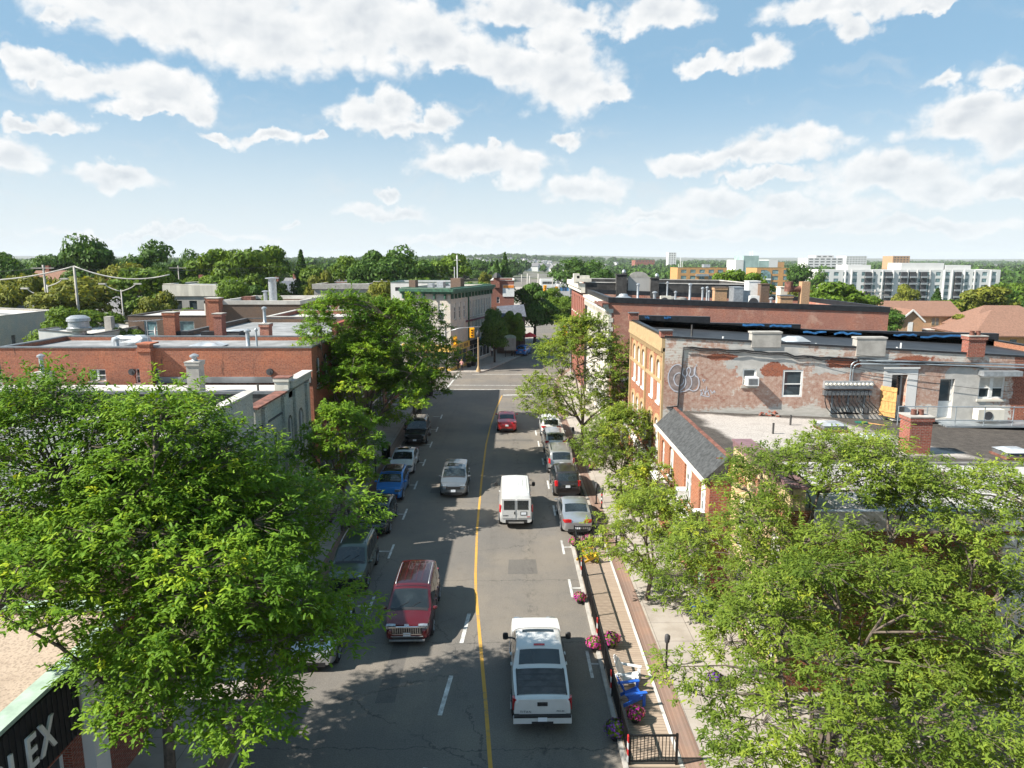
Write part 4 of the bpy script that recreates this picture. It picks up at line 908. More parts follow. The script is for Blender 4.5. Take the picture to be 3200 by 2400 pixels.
for u, Y in ((575, 54.3), (660, 54.2)): x = atY(u, 1060, Y)[0]; b = MB(); b.box(x - .6, x + .6, Y - .4, Y + .4, 9.3, 10.25); B.part('roof_hatch', b, 'plastic_black')
r3 = Bld('west_corner_building', 'flat roofed corner building at the crossing hidden behind the street trees', 'building', -25, -13.1, 72.1, 82, 9.9, wall='brick_red', roof='roof_pale', par=.4, coping='roof_pale', op={'E': [(y - .5, y + .5, z, z + 2, 'sash', WC) for y in (74, 76.5, 79) for z in (7, 3.9)] + [(73, 81, .5, 2.9, 'shop', {})]})

for B_, y0_, y1_ in ((r2, 53.1, 72), (r3, 72.1, 82)):
    b = MB(); b.box(-13.5, -13.103, y0_, y1_, B_.h0 + .003, 10.9); B_.part('shadow_parapet', b, 'brick_red')  # unseen parapet added to lengthen the row's shadow on the street
# ------------------------------------------------------------------ vehicles
def gsm(a, k=1):
    for _ in range(k):
        p = np.pad(a, 1, mode='edge'); a = (p[:-2] + 2 * p[1:-1] + p[2:]) / 4
    return a
class Car:
    """lofted body; +x is forward. prof: roofline (x, z); belt: z of the window sill line; wins: side windows (x0, x1)"""
    def __init__(s, name, label, loc, rz, L, Wd, prof, belt, ws, rw, wins, wb, r=.34, col='paint', roofcol=None, zb=.22, tum=.26, group=None, rear_flat=None, blend=1, cat='car', extra=None,
                 plate_front=False, head=None, tail=None, grille=None, rails=None, sunroof=None, mir=None, trim='plastic_black', bumper=None, taper=.16, third=None, rimm='rim', detail=True):
        s.o = thing(name, label, cat, loc, rz, group); s.L, s.W = L, Wd / 2
        n = 84; s.xs = np.concatenate([[-L / 2], np.linspace(-L / 2 + .01, L / 2 - .01, n), [L / 2]])
        px = [p[0] for p in prof]; pz = [p[1] for p in prof]
        s.T = gsm(np.interp(s.xs, px, pz), blend)
        s.Bz = np.minimum(np.interp(s.xs, [b[0] for b in belt], [b[1] for b in belt]), s.T - .045)
        plan = 1 - taper * (np.abs(s.xs) / (L / 2)) ** 7 - .02 * (np.abs(s.xs) / (L / 2)) ** 2
        s.Wl = s.W * plan; s.Wb = s.Wl * .955; s.Wr = s.Wb - (s.T - s.Bz) * tum; s.zb = zb
        M_ = MAT[col]
        rings = []
        for i in range(len(s.xs)):
            x, T, Bz, w, wb_, wr = s.xs[i], s.T[i], s.Bz[i], s.Wl[i], s.Wb[i], s.Wr[i]
            up = .0
            if abs(x) > L / 2 - .35: up = .10 * ((abs(x) - (L / 2 - .35)) / .35) ** 2
            z0 = zb + up; zm = z0 + (Bz - z0) * .5
            cr = min(.035, (T - Bz) * .3 + .012)
            h = [(0, z0), (w * .86, z0), (w * .975, z0 + .07), (w, z0 + (Bz - z0) * .30), (w * 1.0, zm), (w * .985, z0 + (Bz - z0) * .80), (wb_, Bz),
                 (wb_ + (wr - wb_) * .5, Bz + (T - Bz) * .5), (wr + (wb_ - wr) * .06, Bz + (T - Bz) * .92), (wr - .06, T), (wr * .5, T + cr), (0, T + cr * 1.3)]
            rings.append(h)
        b = MB(); m = len(rings[0]); N = 2 * m - 2; vs = []; fs = []; mi = []
        for i, h in enumerate(rings):
            loop = h + [(-y, z) for (y, z) in h[-2:0:-1]]
            vs += [(s.xs[i], y, z) for (y, z) in loop]
        for i in range(len(rings) - 1):
            for k in range(N): fs.append((i * N + k, (i + 1) * N + k, (i + 1) * N + (k + 1) % N, i * N + (k + 1) % N))
        fs += [tuple(range(N)), tuple(range((len(rings) - 1) * N, len(rings) * N))[::-1]]
        b.add(vs, fs); s.body = b.build('body', M_, s.o, smooth=True, world=False, sharp=38)
        if roofcol:
            x0, x1 = roofcol[1], roofcol[2]; s.skin('roof', roofcol[0], x0, x1, -.96, .96, .006)
        s.skin('windshield', 'car_glass', ws[0], ws[1], -.90, .90, .007, nar=.04)
        if rw: s.skin('rear_window', 'car_glass', rw[0], rw[1], -.84, .84, .007, nar=-.05 if rw[0] > -99 else 0)
        for sd in (-1, 1):
            for (x0, x1) in wins: s.sidewin(x0, x1, sd)
        for x in (wb / 2 + (s.off if hasattr(s, 'off') else 0), -wb / 2):
            for sd in (-1, 1): s.wheel(x, sd, r, trim, rimm)
        hz = float(np.interp(L / 2 - .25, s.xs, s.Bz)) if head is None else head
        for sd in (-1, 1):
            s.blk('headlight', 'headlight', L / 2 - .16, sd * s.W * .66, hz - .1, .34, s.W * .38, .13, wrap=sd)
        tz = tail[0] if tail else float(np.interp(-L / 2 + .2, s.xs, s.Bz)) - .06
        th = tail[1] if tail else .16
        for sd in (-1, 1): s.blk('taillight', 'taillight', -L / 2 + .12, sd * s.W * (tail[2] if tail else .70), tz, .30, s.W * (tail[3] if tail else .34), th, wrap=sd)
        if grille: s.panel('grille', 'plastic_black', L / 2, grille)
        for fr, on in ((1, plate_front), (-1, True)):
            if on:
                zc = .52 if fr > 0 else (third or .72)
                s.panel('licence_plate', 'plate', fr * L / 2, (-.15, .15, zc - .075, zc + .075), out=.03)
        bz = bumper or (.24, .42)
        for fr in (1, -1): s.panel('bumper', trim, fr * L / 2, (-s.W * .62, s.W * .62, bz[0], bz[1]), out=.012)
        mx = ws[0] - .12 if mir is None else mir[0]
        for sd in (-1, 1):
            w = float(np.interp(mx, s.xs, s.Wb)); z = float(np.interp(mx, s.xs, s.Bz)) + .07; q = 1.0 if mir is None else mir[1]
            b = MB(); big = q > 1.3; hw, hh, dp = (.11, .15, .05) if big else (.10, .065, .07); yc = sd * (w + (.24 if big else .13)); zc = z + (.08 if big else .05)
            b.bar((mx, sd * (w - .06), z), (mx, yc, z + .01), .07, .04)
            for k in range(5):
                t_ = k / 4; sc = math.sin(math.pi * (.18 + .5 * t_)); xx = mx + dp * (1 - 2 * t_)
                b.v += [(xx, yc + hw * sc * math.copysign(abs(math.cos(a_)) ** .55, math.cos(a_)), zc + hh * sc * math.copysign(abs(math.sin(a_)) ** .55, math.sin(a_))) for a_ in [2 * math.pi * j / 12 for j in range(12)]]
            k0 = len(b.v) - 60; fs = [(k0 + i * 12 + j, k0 + i * 12 + (j + 1) % 12, k0 + (i + 1) * 12 + (j + 1) % 12, k0 + (i + 1) * 12 + j) for i in range(4) for j in range(12)] + [tuple(range(k0, k0 + 12)), tuple(range(k0 + 48, k0 + 60))]
            b.f += fs; b.mi += [0] * len(fs)
            b.build('mirror', MAT[col if mir is None or mir[1] < 1.3 else 'plastic_black'], s.o, smooth=True, world=False, sharp=50)
        if rails:
            for sd in (-1, 1):
                b = MB(); pts = []
                for x in np.linspace(rails[0], rails[1], 9): w = float(np.interp(x, s.xs, s.Wr)); pts.append((x, sd * (w - .10), float(np.interp(x, s.xs, s.T)) + (.075 if rails[0] + .02 < x < rails[1] - .02 else .02)))
                b.tube(pts, .022, 6); b.build('roof_rail', MAT[rails[2] if len(rails) > 2 else 'galvanised'], s.o, smooth=True, world=False)
        if detail:
            for sd in (-1, 1):
                for (x0, x1) in wins:
                    b = MB(); n_ = 5; xx = x1 + .03; pts = []
                    for k in range(n_): f = k / (n_ - 1); z = zb + .12 + (float(np.interp(xx, s.xs, s.Bz)) - zb - .12) * f; w = float(np.interp(xx, s.xs, s.Wl)) * (.985 if f > .8 else 1.0) * (1 if f > .12 else .985); pts.append((xx, sd * (w + .003 - .045 * max(0, f - .8) * float(np.interp(xx, s.xs, s.Wl)) * 3), z))
                    b.tube(pts, .008, 4); b.build('door_seam', MAT['plastic_black'], s.o, world=False)
                    w = float(np.interp(x0 + .12, s.xs, s.Wl)); z = float(np.interp(x0 + .12, s.xs, s.Bz)) - .14; b = MB(); b.box(x0 + .04, x0 + .22, sd * w - .02, sd * w + .02, z, z + .03); b.build('door_handle', MAT[col], s.o, world=False)
            for k in (-.45, .1):
                xa = ws[0] - .02; y0, z0 = s.topz(xa, k); y1, z1 = s.topz(xa - .18, k + .42); b = MB(); b.bar((xa, y0, z0 + .012), (xa - .18, y1, z1 + .018), .02); b.build('wiper', MAT['plastic_black'], s.o, world=False)
            x_ = ws[0] + .03; s.skin('cowl', 'plastic_black', x_ - .03, x_ + .10, -.86, .86, .006, nx=3)
        if sunroof: s.skin('sunroof', 'car_glass', sunroof[0], sunroof[1], -.66, .66, .012)
    def topz(s, x, yf):                            # height of the upper skin at x, fraction of the roof half width
        T = np.interp(x, s.xs, s.T); B_ = np.interp(x, s.xs, s.Bz); wr = np.interp(x, s.xs, s.Wr); wb_ = np.interp(x, s.xs, s.Wb); cr = min(.035, (T - B_) * .3 + .012)
        ys = [0, wr * .5, wr - .06, wr + (wb_ - wr) * .06]; zs = [T + cr * 1.3, T + cr, T, B_ + (T - B_) * .92]
        y = abs(yf) * wr; return yf * wr, float(np.interp(y, ys, zs))
    def skin(s, name, m, x0, x1, f0, f1, off, nar=0.0, nx=10, ny=12, par=None):
        vs = []; fs = []
        for i in range(nx + 1):
            u = i / nx; x = x0 + (x1 - x0) * u; k = 1 - abs(nar) * (u if nar > 0 else 1 - u)
            e = .02; sl = (float(np.interp(x + e, s.xs, s.T)) - float(np.interp(x - e, s.xs, s.T))) / (2 * e); nl = math.hypot(sl, 1)
            for j in range(ny + 1):
                f = (f0 + (f1 - f0) * j / ny) * k; y, z = s.topz(x, f); vs.append((x - sl / nl * off, y, z + off / nl))
        for i in range(nx):
            for j in range(ny): q = i * (ny + 1) + j; fs.append((q, q + ny + 1, q + ny + 2, q + 1))
        b = MB(); b.add(vs, fs); return b.build(name, MAT[m], par or s.o, smooth=True, world=False)
    def sidewin(s, x0, x1, sd):
        nx = 8; rows = []
        for i in range(nx + 1):
            x = x0 + (x1 - x0) * i / nx; T = np.interp(x, s.xs, s.T); B_ = np.interp(x, s.xs, s.Bz); wb_ = np.interp(x, s.xs, s.Wb); wr = np.interp(x, s.xs, s.Wr)
            def p(f):
                return (x, sd * (float(np.interp(f, [0, .5, .92], [wb_, wb_ + (wr - wb_) * .5, wr + (wb_ - wr) * .06])) + .007), float(B_ + (T - B_) * f) + .002)
            rows += [p(.10), p(.48), p(.84)]
        fs = []
        for i in range(nx):
            for j in range(2): q = i * 3 + j; fs.append((q, q + 3, q + 4, q + 1))
        b = MB(); b.add(rows, fs); b.build('side_window', MAT['car_glass'], s.o, smooth=True, world=False)
    def wheel(s, x, sd, r, trim, rimm):
        w = float(np.interp(x, s.xs, s.Wl)); y = sd * w
        b = MB(); b.cyl((x, y - sd * .15, r + .02), (x, y + sd * .004, r + .02), r + .075, n=24); b.build('wheel_arch', MAT[trim], s.o, smooth=True, world=False, sharp=40)
        b = MB(); prof = [(r * .62, -.2), (r * .93, -.2), (r, -.17), (r, .0), (r * .95, .018), (r * .66, .022)]
        vs = []; fs = []; n = 24
        for (q, d) in prof:
            for k in range(n): t = 2 * math.pi * k / n; vs.append((x + q * math.cos(t), y + sd * d, r + q * math.sin(t)))
        for i in range(len(prof) - 1):
            for k in range(n): fs.append((i * n + k, i * n + (k + 1) % n, (i + 1) * n + (k + 1) % n, (i + 1) * n + k))
        b.add(vs, fs); wh = b.build('tyre', MAT['rubber'], s.o, smooth=True, world=False, sharp=45)
        b = MB(); b.cyl((x, y - sd * .05, r), (x, y + sd * .012, r), r * .655, n=20)
        for k in range(5): t = 2 * math.pi * k / 5 + .3; b.bar((x + .05 * math.cos(t), y + sd * .02, r + .05 * math.sin(t)), (x + r * .6 * math.cos(t), y + sd * .02, r + r * .6 * math.sin(t)), .06, .02)
        b.build('rim', MAT[rimm], wh, smooth=True, world=False, sharp=40)
    def blk(s, name, m, x, y, z, dx, dy, dz, wrap=0):
        """light cluster that follows the rounded end of the body"""
        b = MB(); fr = 1 if x > 0 else -1; L2 = s.L / 2; vs = []; fs = []; n = 8
        for i in range(n + 1):
            f = i / n; yy = y + (f - .5) * dy; yy = max(-s.W * .985, min(s.W * .985, yy))
            out = .012 if abs(yy) < s.W * .80 else .012
            # x where the plan outline reaches |yy|
            pl = min(1, max(0, (1 - abs(yy) / s.W) / .18)); xx = fr * (L2 + .012 - .16 * (1 - pl) ** 1.6)
            zt = z + dz / 2 + .015 * math.sin(f * math.pi); vs += [(xx, yy, z - dz / 2), (xx - fr * .012, yy, zt), (xx - fr * .16, yy, zt + (.02 if name == 'headlight' else 0))]
        for i in range(n):
            for j in range(2): q = i * 3 + j; fs.append((q, q + 3, q + 4, q + 1))
        b.add(vs, fs)
        sy = math.copysign(1, y); ye = sy * s.W * .985
        if abs(y) + dy / 2 > s.W * .8:             # side return
            w1 = s.W * (1 - .16) * 1.0
            pts = []
            for k in range(5):
                xx = fr * (L2 - .02 - k * .08); w = float(np.interp(xx, s.xs, s.Wl)) + .006; pts += [(xx, sy * w, z - dz / 2 * (1 - k * .12)), (xx, sy * w * .995, z + dz / 2 * (1 - k * .12))]
            b.add(pts, [(2 * k, 2 * k + 2, 2 * k + 3, 2 * k + 1) for k in range(4)])
        return b.build(name, MAT[m], s.o, smooth=True, world=False, sharp=50)
    def panel(s, name, m, x, r, out=.015, par=None):
        fr = 1 if x > 0 else -1; b = MB()
        b.box(min(x - fr * .05, x + fr * out), max(x - fr * .05, x + fr * out), r[0], r[1], r[2], r[3]); return b.build(name, MAT[m], par or s.o, world=False)
    def box(s, name, m, *a, par=None, smooth=False):
        b = MB(); b.box(*a); return b.build(name, MAT[m], par or s.o, world=False)

def sedan(L=4.65, h=1.44): return dict(L=L, Wd=1.82, prof=[(-L / 2, .74), (-L / 2 + .1, .95), (-L / 2 + .55, 1.03), (-1.45, 1.07), (-.85, 1.36), (-.2, h), (.3, h - .02), (.62, h - .1), (1.28, 1.0), (2.0, .86), (L / 2 - .08, .72), (L / 2, .62)],
    belt=[(-3, .92), (0, .92), (3, .88)], ws=(1.22, .56), rw=(-1.42, -.8), wins=[(-1.1, -.35), (-.25, .68)], wb=2.75, r=.33)
def suv(L=4.6, h=1.66, wd=1.86): return dict(L=L, Wd=wd, prof=[(-L / 2, .62), (-L / 2 + .04, 1.02), (-L / 2 + .16, 1.12), (-L / 2 + .42, h - .12), (-L / 2 + .62, h - .03), (-.2, h), (.35, h - .03), (.60, h - .12), (1.15, 1.12), (2.0, 1.0), (L / 2 - .08, .82), (L / 2, .62)],
    belt=[(-3, 1.06), (0, 1.03), (3, .98)], ws=(1.10, .56), rw=(-L / 2 + .17, -L / 2 + .46), wins=[(-L / 2 + .62, -1.05), (-.97, -.2), (-.12, .72)], wb=2.7, r=.36, zb=.25, tum=.20, blend=1)
def vans(L=5.15, h=1.76): return dict(L=L, Wd=1.98, prof=[(-L / 2, .6), (-L / 2 + .04, 1.0), (-L / 2 + .16, 1.12), (-L / 2 + .42, h - .12), (-L / 2 + .65, h - .03), (-.6, h), (.55, h - .02), (.95, h - .13), (1.65, 1.12), (2.25, .98), (L / 2 - .08, .84), (L / 2, .60)],
    belt=[(-3, 1.06), (0, 1.02), (3, 1.0)], ws=(1.6, .86), rw=(-L / 2 + .17, -L / 2 + .46), wins=[(-L / 2 + .62, -1.1), (-1.0, -.02), (.08, 1.08)], wb=3.05, r=.36, tum=.19)
P = {}
for n_, c_, me_, ro_ in (('red', (.60, .012, .016), .0, .3), ('maroon', (.115, .005, .009), .45, .26), ('roof_maroon', (.028, .005, .008), .3, .2), ('white', (.60, .60, .59), 0, .35), ('silver', (.50, .51, .52), .75, .32), ('silver_warm', (.46, .45, .43), .7, .33),  # roof maroon: body maroon darkened to paint in dark reflections
                         ('grey_blue', (.17, .185, .20), .6, .3), ('black', (.010, .010, .011), .1, .25), ('dark_brown', (.035, .028, .027), .45, .3), ('blue', (.025, .19, .56), .3, .28), ('olive', (.055, .075, .06), .45, .32), ('white_pearl', (.58, .60, .62), .1, .3)):
    paint('paint_' + n_, c_, me_, ro_)
DOWN, UPW = rad(-90 - .9), rad(90 - .9 + 1.8)
DOWN, UPW = rad(-89.1), rad(90.9)
park = 'vehicles parked along the kerb'
def spot(u, v, dx=0.0, dy=0.0, h=0.0): x, y = at(u, v, h); return (x + dx, y + dy, .012)
# moving
c = Car('red_minivan', 'maroon red minivan with silver roof rails and chrome grille driving towards the viewer', spot(1268, 2025, 0, 2.7), DOWN, col='paint_maroon', roofcol=('paint_roof_maroon', -1.95, .72), plate_front=True, grille=(-.62, .62, .56, .80), cat='minivan', rails=(-1.7, .55), head=.92, **vans())  # darker roof skin puts the roof's dark reflections into the colour
L2 = 5.15 / 2
c.panel('chrome_trim', 'chrome', L2, (-.74, .74, .81, .85), out=.03); c.panel('chrome_trim', 'chrome', L2, (-.60, .60, .52, .552), out=.03)
for k in range(13): c.panel('grille_slat', 'chrome', L2, (-.57 + k * .0915, -.552 + k * .0915, .57, .80), out=.022)
c.panel('skid_plate', 'galvanised', L2, (-.72, .72, .24, .30), out=.06); c.panel('skid_plate', 'galvanised', L2, (-.66, .66, .42, .45), out=.03)
lettering('badge', 'KIA', .13, MAT['chrome'], c.o, (L2 - .03, 0, .905), (rad(70), 0, rad(90)), .008, True, space=.9)
for k in (-.45, -.15, .15, .45):
    c.skin('roof_rib', 'paint_maroon', -1.75, .3, k - .02, k + .02, .018, nx=6, ny=1)
c = Car('grey_suv', 'blue grey metallic compact utility vehicle with sunroof driving down the shaded lane', spot(1414, 1562, 0, 2.5), DOWN, col='paint_grey_blue', plate_front=True, grille=(-.48, .48, .62, .80), cat='SUV', head=.90, sunroof=(-.45, .25), **suv(4.5, 1.62))
lettering  # badge on this one is unreadable
c = Car('red_hatchback', 'bright red sedan with black tail panel window driving away in the far lane', spot(1583, 1352, 0, 2.2), UPW, col='paint_red', cat='car', tail=(.92, .16, .72, .30), third=.70, **sedan(4.75, 1.48))
# white van
vn = dict(L=5.7, Wd=2.02, prof=[(-2.85, 1.05), (-2.83, 1.85), (-2.72, 2.04), (-2.3, 2.10), (.9, 2.10), (1.25, 2.02), (1.95, 1.28), (2.6, 1.08), (2.8, .9), (2.85, .6)], belt=[(-3, 1.28), (3, 1.22)], ws=(1.9, 1.3), rw=None, wins=[(.75, 1.55)], wb=3.43, r=.38, zb=.32, tum=.13, taper=.09)
c = Car('white_van', 'white cargo van with ribbed roof and two rear door windows driving away', spot(1611, 1658, 0, 3.0), UPW, col='paint_white', cat='van', tail=(1.25, .42, .93, .10), third=.98, mir=(1.45, 1.7), bumper=(.42, .60), **vn)
for sd in (-1, 1):
    y0, y1 = sorted((sd * .05, sd * .74)); d = c.box('rear_door', 'paint_white', -2.875, -2.83, y0 - .0 if sd > 0 else y0 - .1, y1 + .1 if sd > 0 else y1, .70, 1.88)
    c.box('rear_window', 'car_glass', -2.884, -2.876, y0 + .04, y1 - .01, 1.22, 1.78, par=d); c.box('door_handle', 'plastic_black', -2.90, -2.876, sd * .10 - .03, sd * .10 + .03, .95, 1.10, par=d) if sd > 0 else None
c.box('plate_holder', 'plastic_black', -2.886, -2.8755, -.62, -.24, .88, 1.10)
for o in list(c.o.children):
    if o.name.startswith('licence_plate'): o.location.y -= .43; o.location.x -= .012; o.location.z += .01
for k in (-.75, -.45, -.15, .15, .45, .75): c.skin('roof_rib', 'paint_white', -2.4, .7, k - .03, k + .03, .02, nx=6, ny=1)
c.box('rear_step', 'concrete_dark', -2.95, -2.84, -.45, .45, .40, .47)
lettering('badge', 'SAVANA', .085, MAT['plastic_black'], c.o, (-2.879, .62, .86), (rad(90), 0, rad(-90)), .004, True)
lettering('badge', 'GMC', .085, MAT['lens_red'], c.o, (-2.879, -.72, .78), (rad(90), 0, rad(-90)), .004, True)
# white pickup
pk = dict(L=5.75, Wd=2.02, prof=[(-2.875, 1.02), (-2.86, 1.22), (-2.7, 1.25), (-1.13, 1.25), (-1.09, 1.30), (-.78, 1.84), (-.5, 1.93), (.35, 1.93), (.7, 1.80), (1.25, 1.32), (2.6, 1.2), (2.83, 1.05), (2.875, .7)], belt=[(-3, 1.24), (3, 1.22)], ws=(1.2, .68), rw=(-1.06, -.80), wins=[(-.7, -.1), (-.02, .70)], wb=3.55, r=.41, zb=.42, tum=.22, taper=.05, blend=1)
c = Car('white_pickup', 'white crew cab pickup truck with black bed cover driving away in the foreground', spot(1690, 2244, .0, 2.75, .45), UPW, col='paint_white', cat='pickup truck', tail=(.98, .42, .93, .14), third=.58, mir=(.9, 1.9), bumper=(.98, .99), **pk)
for o in [o for o in c.o.children if o.name.startswith('licence_plate')]: o.location.x -= .13
plain('tonneau', (.07, .07, .074), .85, var=.2)
bc_ = c.skin('bed_cover', 'tonneau', -2.68, -1.2, -.90, .90, .035); [c.skin('cover_seam', 'plastic_black', x_ - .018, x_ + .018, -.88, .88, .040, nx=1, par=bc_) for x_ in (-2.3, -1.94, -1.57)]; c.box('bed_rail', 'plastic_black', -2.70, -1.18, .80, .84, 1.262, 1.30); c.box('bed_rail', 'plastic_black', -2.70, -1.18, -.84, -.80, 1.262, 1.30)
tg = c.box('tailgate', 'paint_white', -2.905, -2.86, -.79, .79, .70, 1.235)
c.box('tailgate_handle', 'plastic_black', -2.93, -2.906, -.17, .17, 1.0, 1.13, par=tg); c.box('rear_bumper', 'paint_white', -3.02, -2.86, -.97, .97, .42, .63); c.box('bumper_step', 'plastic_black', -3.03, -2.86, -.95, .95, .632, .69)
c.box('step_notch', 'plastic_black', -3.035, -2.9, -.36, .36, .43, .50)
c.skin('sunroof', 'car_glass', .12, .32, -.72, .72, .012); b3 = c.skin('brake_light', 'taillight', -.72, -.64, -.24, .24, .02)
lettering('badge', 'TITAN', .11, MAT['coping_metal'], tg, (-2.909, .56, .78), (rad(90), 0, rad(-90)), .006, True, space=1.25)
lettering('badge', 'PRO-4X', .075, MAT['coping_metal'], tg, (-2.909, -.6, .80), (rad(90), 0, rad(-90)), .006, True)
# parked, west kerb (facing the viewer)
def kerbx(Y): return kx(Y) + 1.18
def pw(Yfront, L): return (kerbx(Yfront + L / 2), Yfront + L / 2, .012)
Car('white_sedan', 'white parked sedan with black sunroof and dark front grille at the west kerb', pw(50.0, 4.65), DOWN, col='paint_white_pearl', plate_front=False, grille=(-.55, .55, .50, .66), group=park, sunroof=(-.35, .25), head=.80, **sedan())
Car('blue_suv', 'bright blue small utility vehicle with black roof parked behind the black hatchback', pw(44.2, 4.2), DOWN, col='paint_blue', roofcol=('paint_black', -1.55, .5), grille=(-.62, .62, .42, .60), group=park, cat='SUV', head=.92, rails=(-1.4, .3, 'plastic_black'), **suv(4.2, 1.6, 1.80))
Car('black_hatchback', 'black parked hatchback in the shade at the west kerb', pw(38.3, 4.4), DOWN, col='paint_black', plate_front=True, grille=(-.6, .6, .42, .62), group=park, head=.84, **{**sedan(4.4, 1.47), 'prof': [(-2.2, .66), (-2.15, .95), (-2.0, 1.12), (-1.6, 1.33), (-.9, 1.44), (-.2, 1.47), (.3, 1.45), (.58, 1.37), (1.2, 1.03), (1.9, .9), (2.12, .74), (2.2, .6)], 'rw': (-1.98, -1.4), 'wins': [(-1.5, -.5), (-.4, .62)], 'ws': (1.14, .52), 'wb': 2.65})
Car('olive_suv', 'older dark green utility vehicle with silver wheels half hidden under the big tree', pw(31.2, 4.7), DOWN, col='paint_olive', group=park, cat='SUV', grille=(-.5, .5, .70, .88), head=.98, rails=(-1.9, .2), bumper=(.36, .6), **{**suv(4.7, 1.78, 1.80), 'r': .37})
Car('silver_car', 'silver car nearly hidden beneath the big tree at the west kerb', pw(24.9, 4.5), DOWN, col='paint_silver', group=park, head=.82, **sedan(4.5))
Car('black_suv', 'large black parked utility vehicle farthest up the shaded west kerb', pw(58.6, 4.9), DOWN, col='paint_black', group=park, cat='SUV', grille=(-.6, .6, .72, 1.0), plate_front=True, head=1.02, rails=(-1.9, .2), bumper=(.36, .62), **{**suv(4.9, 1.85, 1.95), 'r': .4})
# parked, east kerb (seen from behind)
def pe(Yrear, L): return (kr(Yrear + L / 2) - 1.2, Yrear + L / 2, .012)
UPE = rad(90.9)
Car('silver_sedan', 'silver parked sedan with wide red tail lights behind the flower planter', pe(38.6, 4.75), UPE, col='paint_silver', group=park, tail=(.88, .15, .64, .46), third=.5, **sedan(4.75, 1.45))
Car('black_crossover', 'black brown parked crossover with tall red tail lights and a chrome tailgate strip', pe(45.0, 4.6), UPE, col='paint_dark_brown', group=park, cat='SUV', tail=(1.06, .34, .82, .22), third=.86, rails=(-1.5, .2, 'plastic_black'), **suv(4.6, 1.7, 1.86))
b_ = bpy.data.objects['black_crossover']; bb = MB(); bb.box(-2.33, -2.29, -.38, .38, .96, 1.02); bb.build('chrome_trim', MAT['chrome'], b_, world=False)
Car('silver_minivan', 'warm silver parked minivan with upright red tail lights between two other parked vehicles', pe(50.1, 5.1), UPE, col='paint_silver_warm', group=park, cat='minivan', tail=(1.12, .34, .90, .14), third=.92, rails=(-1.7, .5, 'plastic_black'), **vans(5.1, 1.75))
Car('silver_crossover', 'pale silver parked crossover in front of the warm silver minivan', pe(55.9, 4.7), UPE, col='paint_silver', group=park, cat='SUV', tail=(1.05, .18, .76, .34), third=.8, **suv(4.7, 1.68, 1.87))
Car('white_suv', 'white parked utility vehicle half hidden by the street tree on the east kerb', pe(61.4, 4.6), UPE, col='paint_white', group=park, cat='SUV', tail=(1.0, .16, .72, .36), third=.8, **suv(4.6, 1.62, 1.86))
# far traffic
for nm, lb, u, v, rz, col, sp in (('red_car', 'small red car far up the street past the crossing', 1768, 996, UPW - .1, 'paint_red', sedan()), ('white_car', 'small white car far up the street beside the red one', 1781, 1006, UPW - .1, 'paint_white', sedan()),
    ('white_hatchback', 'tiny white car waiting at the distant traffic lights', 1722, 951, DOWN - .05, 'paint_white', sedan()), ('grey_car', 'tiny dark car on the distant street below the far pavement', 1712, 962, DOWN - .05, 'paint_grey_blue', sedan()), ('blue_car', 'dark blue car parked by the kerb beyond the crossing', 1636, 1108, UPW - .25, 'paint_blue', suv()),
    ('silver_hatchback', 'silver car in the yard left of the orange brick wall', 12, 1118, rad(15), 'paint_silver', sedan())):
    x, y = at(u, v); Car(nm, lb, (x, y, float(ground_z(x, y)) + .015), rz, col=col, detail=False, group=None if nm == 'silver_hatchback' else 'distant cars beyond the crossing', **sp)
# ------------------------------------------------------------------ trees
LEAF = leafmat('locust_leaf', [(.0, (0.035, 0.086, 0.009)), (.22, (0.071, 0.150, 0.011)), (.48, (0.145, 0.256, 0.019)), (.68, (0.267, 0.368, 0.023)), (.84, (0.437, 0.435, 0.025)), (.95, (0.437, 0.435, 0.020)), (1, (0.437, 0.378, 0.020))], .26)
LEAFE = leafmat('locust_leaf_olive', [(.0, (0.053, 0.096, 0.013)), (.25, (0.111, 0.172, 0.024)), (.5, (0.206, 0.279, 0.039)), (.7, (0.324, 0.375, 0.042)), (.86, (0.502, 0.494, 0.042)), (.96, (0.502, 0.537, 0.036)), (1, (0.502, 0.440, 0.036))])
LEAFD = leafmat('broad_leaf_dark', [(.0, (0.026, 0.059, 0.010)), (.35, (0.054, 0.115, 0.017)), (.7, (0.107, 0.193, 0.027)), (1, (0.213, 0.293, 0.040))], .22)
LEAFM = leafmat('broad_leaf_mid', [(.0, (0.048, 0.083, 0.010)), (.35, (0.098, 0.169, 0.017)), (.7, (0.186, 0.269, 0.026)), (1, (0.349, 0.377, 0.036))], .25)
LEAFY = leafmat('broad_leaf_yellow', [(.0, (0.068, 0.083, 0.015)), (.35, (0.150, 0.173, 0.024)), (.7, (0.270, 0.255, 0.033)), (1, (0.480, 0.330, 0.045))], .25)
plain('bark', (.12, .095, .075), .95, var=.3, scale=5, bump=.5)
plain('bark_dark', (.05, .042, .035), .95, var=.3, scale=5)

def np_mesh(name, V, nper, m, tint=None):
    """V: (n, nper, 3) separate polygons"""
    n = len(V); me = bpy.data.meshes.new(name)
    me.vertices.add(n * nper); me.vertices.foreach_set('co', V.reshape(-1).astype(np.float32))
    me.loops.add(n * nper); me.loops.foreach_set('vertex_index', np.arange(n * nper, dtype=np.int32))
    me.polygons.add(n); me.polygons.foreach_set('loop_start', np.arange(0, n * nper, nper, dtype=np.int32)); me.polygons.foreach_set('loop_total', np.full(n, nper, np.int32))
    me.update(calc_edges=True)
    if tint is not None:
        a = me.attributes.new('tint', 'FLOAT', 'FACE'); a.data.foreach_set('value', tint.astype(np.float32))
    me.materials.append(m); return me
def norm(a): return a / (np.linalg.norm(a, axis=-1, keepdims=True) + 1e-9)

